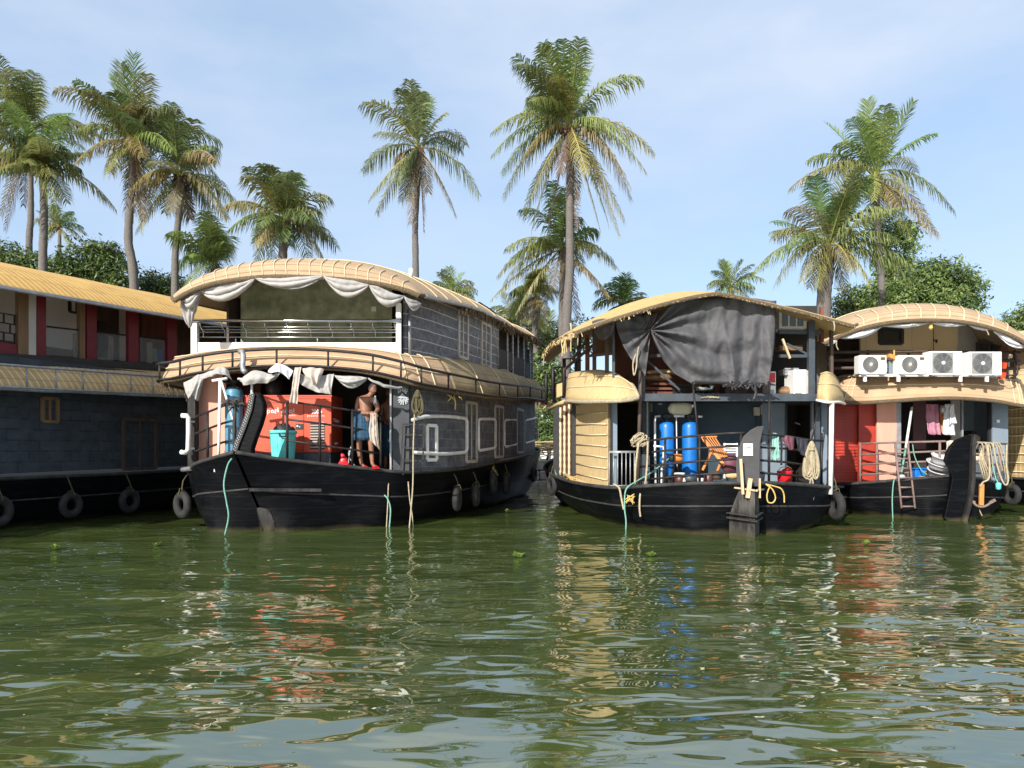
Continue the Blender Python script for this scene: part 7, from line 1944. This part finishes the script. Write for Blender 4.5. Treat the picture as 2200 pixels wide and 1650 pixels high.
    # red bucket
    q = P(1686, 1020, 15.4); r = thing("bucket", (q.x, 15.4, .85), "red plastic bucket on the tarpaulin boat's deck below the hanging washing", "bucket")
    b = MB(); b.lathe((q.x, 15.4, 0), [(.125, .85), (.155, 1.18), (.16, 1.2), (.14, 1.19)], n=24); b.build("body", M['red'], r, smooth=True)
    b = MB(); b.tube([(q.x - .155, 15.4, 1.18), (q.x - .1, 15.35, 1.27), (q.x + .02, 15.3, 1.3), (q.x + .12, 15.35, 1.25), (q.x + .155, 15.4, 1.18)], .008, n=5); b.build("handle", M['zinc'], r)
    lump("red_bag", 1690, 1016, 15.4, .11, .1, .1, 'red', "crumpled red bag stuffed in the red bucket", "bag", 4)
    def cl(cols, m, lab, **k):
        o = sheet("washing", [[P(*q) for q in c] for c in cols], M[m], keep=True, **k); tag(o, lab, "cloth", "washing on the tarpaulin boat's rail")
    cl([[(1660, 930, 14.85), (1658, 955, 14.8), (1657, 986, 14.8)], [(1668, 930, 14.85), (1668, 960, 14.8), (1666, 990, 14.8)], [(1675, 934, 14.85), (1674, 960, 14.8), (1675, 982, 14.8)]], 'cloth_teal', "sea green towel hanging on the bow rail, next to the fin", freq=5, nu=14)
    cl([[(1676, 934, 14.9), (1676, 960, 14.9), (1675, 998, 14.9)], [(1681, 935, 14.9), (1681, 960, 14.9), (1680, 998, 14.9)]], 'cloth_black', "narrow black cloth strip between the green towel and the maroon cloth", freq=3, nu=10)
    cl([[(1679, 935, 14.95), (1684, 950, 14.9), (1693, 965, 14.9)], [(1692, 936, 14.95), (1694, 955, 14.9), (1698, 968, 14.9)], [(1706, 939, 15.05), (1707, 955, 15.0), (1706, 964, 15.0)]], 'cloth_maroon', "maroon cloth hanging on the bow rail between green towel and charcoal cloth", freq=5, nu=16)
    cl([[(1710, 940, 15.1), (1712, 955, 15.05), (1716, 968, 15.05)], [(1722, 942, 15.2), (1724, 962, 15.15), (1730, 982, 15.15)], [(1736, 945, 15.3), (1737, 958, 15.25), (1735, 975, 15.25)]], 'cloth_black', "charcoal cloth hanging on the bow rail, next to the rope hank", freq=5, nu=16)
    coil("rope_hank", P(1744, 948, 15.2), 'ropew', "long hank of cream rope hanging from the right end of the tarpaulin boat's rail", .24, .80, 12, r=.017, seed=6, tail=.42)
    rope("hanging_rope", [P(1655, 1042, 14.18), P(1648, 1062, 14.12), P(1650, 1078, 14.12), P(1660, 1080, 14.12), P(1666, 1070, 14.12), P(1660, 1052, 14.12), P(1645, 1040, 14.18)], .014, 'ropey', "yellow rope loop hanging over the gunwale right of the stem fin")
    rope("hanging_rope", [P(1645, 1040, 14.18), P(1665, 1045, 14.2), P(1678, 1050, 14.18), P(1684, 1062, 14.2), P(1685, 1080, 14.2)], .014, 'ropey', "yellow rope end hanging over the gunwale right of the yellow loop")
    for (x0, y0, x1, y1, w, lab) in ((1591, 986, 1596, 1062, .045, "tall thin wooden stake in the bow ledge, leftmost of three"), (1612, 1028, 1606, 1070, .075, "broad short wooden stake in the bow ledge, middle of three"), (1632, 1028, 1632, 1070, .03, "slim short wooden stake in the bow ledge, rightmost of three")):
        b = MB(); b.bar(P(x0, y0, 14.0), P(x1, y1, 13.95), w, .04); o = b.build("wooden_stake", M['palewood'], None, keep=True); tag(o, lab, "stake", "stakes in the bow ledge")
    # ropes at the left front corner
    b = MB(); rnd = random.Random(12)
    for i in range(16):
        c = P(1374, 944, 15.6) + V((rnd.uniform(-.1, .1), rnd.uniform(-.1, 0), rnd.uniform(-.1, .1))); a0 = rnd.uniform(0, 6)
        b.tube(catmull([c + V((math.cos(a0 + k) * .1, math.sin(k * 2) * .05 - .03, math.sin(a0 + k * 1.3) * .07)) for k in range(5)], 14), .017, n=5)
    o = b.build("rope_knot", M['ropew'], None, smooth=True, keep=True); tag(o, "bulky cream rope knot on the tarpaulin boat's left front post", "rope")
    rope("hanging_rope", [P(1372, 950, 15.5), P(1366, 1000, 15.45), P(1364, 1040, 15.45)], .025, 'ropew', "thick cream rope running down the tarpaulin boat's left front post")
    rope("hanging_rope", [P(1392, 948, 15.4), P(1390, 1000, 15.4), P(1385, 1045, 15.4), P(1376, 1060, 15.35), P(1374, 1090, 15.3), P(1376, 1110, 15.3)], .022, 'ropew', "cream rope right of the left front post, hanging below the gunwale")
    rope("mooring_rope", [P(1437, 985, 16), P(1400, 1015, 15.7), P(1366, 1035, 15.45), P(1345, 1052, 15.35), P(1342, 1090, 15.3), P(1345, 1120, 15.3), P(1344, 1150, 15.3)], .016, 'ropeg', "green rope from the twin tanks' pump over the gunwale into the water", "ropes dropping into the water")
    rope("hanging_rope", [P(1318, 1040, 15.5), P(1330, 1048, 15.4), P(1335, 1070, 15.35), P(1340, 1095, 15.3)], .022, 'ropew', "cream rope draped over the gunwale under the little gate")
    b = MB(); rnd = random.Random(13); c = P(1353, 1070, 15.3)
    for i in range(14): b.tube([c + V((rnd.uniform(-.06, .06), 0, rnd.uniform(-.06, .06))), c + V((rnd.uniform(-.14, .14), rnd.uniform(-.06, 0), rnd.uniform(-.14, .1)))], [.02, .008], n=4)
    o = b.build("rope_tassel", M['ropey'], None, keep=True); tag(o, "frayed yellow rope tassel on the hull below the little gate", "rope")
    b = MB(); rnd = random.Random(15); c = P(1230, 1034, 18.3)
    for i in range(12): b.tube([c + V((rnd.uniform(-.08, .08), 0, rnd.uniform(-.08, .08))), c + V((rnd.uniform(-.16, .2), rnd.uniform(-.06, 0), rnd.uniform(-.14, .12)))], [.025, .01], n=4)
    o = b.build("rope_knot", M['ropey'], None, keep=True); tag(o, "yellow rope knot at the foot of the straw mat wall", "rope")
    rope("mooring_rope", [P(1228, 1036, 18.2), P(1215, 1046, 19), P(1200, 1032, 20), P(1192, 1010, 20.8)], .016, 'ropeg', "slack green rope behind the straw mat wall by the stern tyre")
tarp_goods()

# ================================================================== goods on the boat with the air conditioners
def ac_unit(name, w, h, d, lab, big):
    r = thing(name, (0, 0, 0), lab, "air conditioner", "air conditioner units on the railing")
    b = MB(); b.bb(-w / 2, w / 2, 0, d, 0, h); b.build("case", M['acwhite'], r, bevel=.015)
    cx = -.10 * w; cz = h * .5; R = h * .42
    if big:
        b = MB(); b.bb(cx - R * 1.06, cx + R * 1.06, -.012, 0, cz - R * 1.06, cz + R * 1.06); b.build("grille_frame", M['grille'], r, bevel=.008)
    b = MB(); b.lathe((cx, 0, cz), [(R, -.016), (R * .99, -.02)], n=32, axis='Y'); fw = b.build("fan_well", M['steelblue'], r)
    b = MB()
    for k in range(1, 8):
        rr = R * k / 7.2; b.tube([(cx + rr * math.cos(a), -.03, cz + rr * math.sin(a)) for a in [2 * PI * i / 28 for i in range(29)]], .0055 if big else .004, n=4, caps=False)
    for k in range(30 if not big else 8):
        a = 2 * PI * k / (30 if not big else 8); b.tube([(cx + R * .15 * math.cos(a), -.034, cz + R * .15 * math.sin(a)), (cx + R * math.cos(a + .25), -.03, cz + R * math.sin(a + .25))], .005, n=4)
    b.build("fan_grille", M['grille'], r)
    b = MB(); b.lathe((cx, -.038, cz), [(R * .17, -.01), (R * .17, .012)], n=16, axis='Y'); b.build("fan_hub", M['white'], r)
    px = w * .36
    if not big:
        b = MB(); b.bb(px - .06, px + .06, -.006, 0, h * .74, h * .9); bd = b.build("badge", M['wood'], r)
        b = MB(); b.prism([(px - .05, -.008, h * .75), (px + .05, -.008, h * .75), (px, -.008, h * .87)], (0, -.003, 0)); b.build("badge_mark", M['darkwood'], bd)
        b = MB(); b.bb(px - .09, px + .1, -.004, .0, h * .1, h * .55); b.build("service_panel", M['white'], r)
    else:
        b = MB(); b.bb(px - .075, px + .1, -.006, .0, h * .55, h * .88); 
        for k in range(4): b.bb(px - .075, px + .1, -.008, 0, h * (.16 + k * .09), h * (.16 + k * .09) + .008)
        b.build("service_panel", M['greytub'], r)
        b = MB()
        for c_ in range(2):
            for k in range(9): b.bb(-w / 2 + .02 + c_ * .05, -w / 2 + .05 + c_ * .05, -.004, .0, h * (.1 + .088 * k), h * (.1 + .088 * k) + .028)
        b.build("vent_slot", M['black'], r)
    for x in (-w * .33, w * .33):
        b = MB(); b.bb(x - .06, x + .06, -.02, d + .02, -.03, .0); b.build("mounting_foot", M['zinc'], r)
    return r
def ac_goods():
    Y = 18.22
    a = ac_unit("outdoor_air_conditioner", .67, .455, .28, "smaller white air conditioner with round grille and brown badge, leftmost in the row", False)
    q = P(1875.5, 803, Y); a.location = q
    dup(a, P(1959.5, 803, Y), "smaller white air conditioner with round grille and brown badge, second from left in the row")
    b_ = ac_unit("large_air_conditioner", .81, .575, .32, "larger white air conditioner with square fan grille, third of the row of four", True)
    b_.location = P(2032, 805, Y)
    dup(b_, P(2117, 806, Y), "larger white air conditioner with square fan grille, rightmost of the row of four")
    b = MB(); rnd = random.Random(31)
    for i in range(7):
        b.tube(catmull([P(1906, 768 + rnd.uniform(-4, 4), 18.5), P(1914, 766 + rnd.uniform(-4, 3), 18.4), P(1922, 768 + rnd.uniform(-3, 4), 18.4), P(1930, 767 + rnd.uniform(-4, 4), 18.5)], 14), .03, n=6)
    o = b.build("cord_bundle", M['orangewood'], None, smooth=True, keep=True); tag(o, "orange insulated pipe bundle between the two smaller air conditioners", "pipe")
    b = MB(); b.tube([P(1921, 752, 18.4), P(1921, 764, 18.4)], .02, n=5); b.lathe(P(2000, 700, 17.9), [(.01, .12), (.03, .06), (.05, -.06), (.02, -.09)], n=8); o = b.build("straw_tassel", M['ropey'], None, keep=True); tag(o, "small straw tassel hanging from the ribbed roof's middle", "tassel")
    b = MB(); b.prism([P(1910, 774, 18.55), P(1928, 774, 18.55), P(1928, 802, 18.55), P(1910, 802, 18.55)], (0, .03, 0)); o = b.build("junction_panel", M['bluelight'], None, keep=True); tag(o, "blue-grey panel behind the gap between the two smaller air conditioners", "panel")
    b = MB(); 
    for (x, y) in ((1994, 785), (2157, 785), (2155, 806), (2150, 808)): b.box(P(x, y, 18.42), (.08, .1, .14), rx=.3)
    o = b.build("red_joint", M['genred'], None, keep=True); tag(o, "red pipe joints beside the larger air conditioners", "pipe")
    # cloth strip under the roof
    b = MB(); T = [P(x, y, Yq) for x, y, Yq in ((1772, 740, 17.85), (1800, 725, 17.9), (1896, 700, 17.95), (1998, 693, 17.95), (2080, 697, 17.95), (2130, 706, 17.95), (2205, 745, 17.95))]
    for i, d in enumerate((.10, .15, .07, .07, .09, .18)): swag(b, T[i], T[i + 1], d, .1, seed=i * 1.7 + 20)
    o = b.build("awning_drape", M['cloth_white'], None, smooth=True, solid=.01, keep=True); tag(o, "white cloth strip rolled along the ribbed roof's edge above the beige cabin", "drape")
    rope("loose_cord", [P(1798, 728, 17.8), P(1797, 742, 17.8), P(1801, 752, 17.8)], .014, 'ropew', "pale cord dangling from the white cloth at the beige cabin's left end")
    rope("loose_cord", [P(2118, 708, 17.8), P(2122, 714, 17.8), P(2124, 720, 17.8)], .014, 'ropew', "pale cord dangling from the white cloth at the beige cabin's right end")
    def cl(name, cols, m, lab, **k):
        o = sheet(name, [[P(*q) for q in c] for c in cols], M[m], keep=True, **k); tag(o, lab, "cloth", "washing under the ribbed roof boat's awning")
    cl("washing", [[(1990, 868, 19.4), (1988, 895, 19.4), (1993, 933, 19.4)], [(2004, 868, 19.4), (2004, 900, 19.35), (2006, 934, 19.35)], [(2016, 868, 19.4), (2017, 900, 19.4), (2020, 934, 19.4)]], 'cloth_pink', "pink towel hanging under the awning between mauve curtain and white shirt", freq=4, nu=16)
    cl("washing", [[(2030, 868, 19.3), (2026, 900, 19.3), (2023, 932, 19.3)], [(2040, 868, 19.3), (2038, 900, 19.25), (2036, 935, 19.25)], [(2050, 868, 19.3), (2051, 900, 19.3), (2053, 936, 19.3)]], 'cloth_white', "long white shirt hanging under the awning", freq=5, nu=16)
    cl("washing", [[(2042, 870, 19.22), (2040, 890, 19.2), (2039, 912, 19.2)], [(2050, 868, 19.22), (2052, 890, 19.2), (2057, 909, 19.2)]], 'cloth_white', "white shirt sleeve draped over the long white shirt", freq=3, nu=12)
    cl("washing", [[(2020, 870, 19.5), (2019, 895, 19.5), (2021, 930, 19.5)], [(2027, 870, 19.5), (2027, 895, 19.5), (2026, 930, 19.5)]], 'orangewood', "narrow orange cloth between pink towel and white shirt", freq=2, nu=8)
    b = MB(); c = P(2026, 880, 19.2); rows = [[c + V((.075 * math.cos(a) * math.sin(t) * (1 + .2 * math.sin(a * 3)), .05 * math.sin(a) * math.sin(t), .11 * math.cos(t))) for a in [2 * PI * k / 14 for k in range(15)]] for t in [PI * j / 7 for j in range(8)]]
    b.grid(rows); o = b.build("cloth_bundle", M['zinc'], None, smooth=True, keep=True); tag(o, "grey patterned cloth bundle tied above the orange cloth", "cloth")
    cl("towel", [[(2033, 948, 17.65), (2033, 962, 17.6), (2034, 980, 17.6)], [(2044, 947, 17.6), (2044, 965, 17.55), (2043, 975, 17.55)], [(2056, 947, 17.6), (2050, 956, 17.55), (2044, 966, 17.55)]], 'cloth_cream', "cream towel on the bow rail just left of the black stem fin", freq=4, nu=14)
    # mop pole
    r = thing("mop", P(1936, 1020, 18.4), "long mop with pale upper and green lower handle leaning against the deck rail", "mop")
    b = MB(); b.tube([P(1959, 875, 18.9), P(1946, 962, 18.5)], .032, n=7); b.build("handle", M['pvc'], r, smooth=True)
    b = MB(); b.tube([P(1946, 962, 18.5), P(1937, 1015, 18.3)], .026, n=7); b.build("lower_handle", M['ropeg'], r, smooth=True)
    b = MB(); b.lathe(P(1936, 1022, 18.3), [(.03, .05), (.09, 0), (.1, -.08)], n=12); b.build("mop_head", M['greytub'], r)
    # ladder
    r = thing("boat_ladder", P(1945, 1092, 17.9), "rusty iron ladder hung over the ribbed roof boat's side, its foot above the water", "ladder")
    for x0, x1, y0 in ((1923, 1937, 953), (1950, 1966, 953)):
        b = MB(); b.tube([P(x0, y0, 18.1), P(x1, 1092, 17.85)], .026, n=6); b.build("side_rail", M['rustiron'], r, smooth=True)
    for k in range(7):
        f = (965 + k * 20.5 - 953) / 139; b = MB(); b.tube([P(1923 + 14 * f, 965 + k * 20.5, 18.1 - .25 * f), P(1950 + 16 * f, 965 + k * 20.5, 18.1 - .25 * f)], .02, n=6); b.build("rung", M['rustiron'], r, smooth=True)
    # tubs
    q = P(1971, 1028, 18.5); r = thing("blue_tub", q, "bright blue rectangular plastic tub on the deck behind the ladder", "tub")
    b = MB(); b.prism([(q.x - .13, 18.35, q.z), (q.x + .13, 18.35, q.z), (q.x + .13, 18.65, q.z), (q.x - .13, 18.65, q.z)], (0, 0, .24)); b.build("body", M['blueplastic'], r, bevel=.02)
    b = MB(); b.bb(q.x - .16, q.x + .16, 18.32, 18.68, q.z + .235, q.z + .265); b.build("rim", M['blueplastic'], r)
    g = "grey basins stacked on the deck"
    def basin(x, y, Y, R, h, tilt, lab, deep=.8):
        q = P(x, y, Y); r = thing("plastic_basin", q, lab, "basin", g); Mx = Matrix.Rotation(tilt, 3, 'Y') @ Matrix.Rotation(rad(22), 3, 'X')
        b = MB(); b.lathe(q, [(R * .72, 0), (R * .8, h * .3), (R * .95, h), (R * 1.04, h), (R * 1.04, h + .015), (R * .92, h + .015), (R * .76, h * .3), (R * .1, .015)], n=28, M=Mx); b.build("body", M['greytub'], r, smooth=True)
    basin(2018, 1028, 18.1, .30, .22, 0, "largest grey-white basin, bottom of the stack left of the black stem fin")
    basin(2016, 1006, 18.1, .30, .13, .12, "tilted grey-white basin in the middle of the stack")
    basin(2020, 996, 18.1, .24, .2, .05, "deep grey-white basin on top of the stack")
    q = P(1980, 1030, 18.3); b = MB(); b.box(q, (.1, .1, .16)); o = b.build("small_carton", M['palewood'], None, keep=True); tag(o, "small pale carton beside the blue tub", "carton")
    rope("water_hose", [P(1926, 1028, 18.2), P(1920, 1035, 18.0), P(1917, 1070, 17.95), P(1918, 1110, 17.95), P(1920, 1135, 17.9)], .015, 'ropeg', "green hose dropping into the water left of the iron ladder", "ropes dropping into the water")
    rope("thin_hose", [P(1960, 950, 18.6), P(1965, 980, 18.4), P(1978, 1008, 18.2), P(1992, 1020, 18.1)], .012, 'ropeg', "thin pale green hose slanting behind the ladder towards the basins")
    # ropes, anchor and float right of the stem
    rnd = random.Random(41); b = MB()
    for i in range(9):
        x = 2104 + i * 4.5 + rnd.uniform(-3, 3); 
        b.tube(catmull([P(x - 8, 968 + rnd.uniform(-5, 10), 17.6), P(x, 952, 17.45), P(x + 8, 957, 17.4), P(x + 11 + i, 990, 17.4), P(x + 14 + i * 1.5, 1025 + rnd.uniform(-14, 10), 17.45)], 26), .013, n=5)
    for i in range(4): b.tube(catmull([P(2112, 958, 17.5), P(2104 + i * 3, 985, 17.4), P(2110 + i * 5, 1015, 17.4), P(2114 + i * 3, 1030, 17.5)], 18), .018, n=5)
    o = b.build("rope_bundle", M['ropew'], None, smooth=True, keep=True); tag(o, "bundle of pale green and cream ropes over the rail right of the black stem fin", "rope")
    rope("hanging_rope", [P(2122, 955, 17.4), P(2126, 1000, 17.35), P(2124, 1028, 17.3), P(2112, 1036, 17.3), P(2106, 1046, 17.3)], .022, 'ropew', "cream rope holding the rusty anchor")
    rope("hanging_rope", [P(2133, 952, 17.4), P(2140, 990, 17.35), P(2150, 1025, 17.3), P(2160, 1042, 17.3), P(2166, 1032, 17.3), P(2162, 1000, 17.35), P(2163, 955, 17.4)], .02, 'ropew', "cream rope loop at the right end of the ribbed roof boat's rail")
    r = thing("float_buoy", P(2145, 1045, 17.3), "small turquoise float hanging on a rope right of the stem", "float")
    b = MB(); b.lathe(P(2145, 1044, 17.28), [(.02, -.09), (.055, -.07), (.06, .05), (.03, .08)], n=12); b.build("body", M['turq'], r, smooth=True)
    b = MB(); b.tube([P(2145, 1038, 17.28), P(2140, 1030, 17.3), P(2132, 1000, 17.35)], .014, n=5); b.build("line", M['ropeg'], r)
    r = thing("anchor", P(2108, 1088, 17.35), "rusty orange iron anchor hanging against the black hull", "anchor")
    b = MB(); b.bar(P(2109, 1040, 17.35), P(2108, 1086, 17.3), .10, .06, up=(0, 1, 0)); b.build("shank", M['orangewood'], r, bevel=.01)
    b = MB(); b.tube(catmull([P(2088, 1076, 17.35), P(2098, 1086, 17.3), P(2109, 1089, 17.28), P(2120, 1086, 17.3), P(2133, 1076, 17.35)], 16), .028, n=6); b.build("arms", M['rustiron'], r, smooth=True)
    for x in (2088, 2132):
        b = MB(); b.box(P(x, 1077, 17.33), (.14, .05, .06), ry=.5 if x < 2100 else -.5); b.build("fluke", M['rustiron'], r)
    b = MB(); b.tube([P(2104, 1094, 17.4), P(2106, 1100, 17.4), P(2110, 1108, 17.4)], .012, n=5); o = b.build("thin_line", M['ropew'], None, keep=True); tag(o, "short pale line end below the rusty anchor", "rope")
    for i, (x, y, lab) in enumerate(((2146, 1000, "clear plastic bottle, upper one stacked behind the rail's right end"), (2147, 1016, "clear plastic bottle, lower one behind the rail's right end"))):
        b = MB(); b.lathe(P(x, y, 17.9), [(.05, -.1), (.055, -.05), (.05, 0), (.055, .05), (.02, .12), (.02, .15)], n=12); o = b.build("water_bottle", M['glassc'], None, smooth=True, keep=True); tag(o, lab, "bottle", "water bottles")
    lumpq = P(2098, 985, 17.7); b = MB(); b.lathe(lumpq, [(.02, -.06), (.09, -.05), (.10, .02), (.05, .06)], n=14); o = b.build("round_float", M['jerry'], None, smooth=True, keep=True); tag(o, "yellowed round float on the rail just right of the black stem", "float")
    put_tyre(2174, 1062, 19.3, "dark fender tyre at the ribbed roof boat's right hull, by the last boat", .2, sc_=.95)
ac_goods()
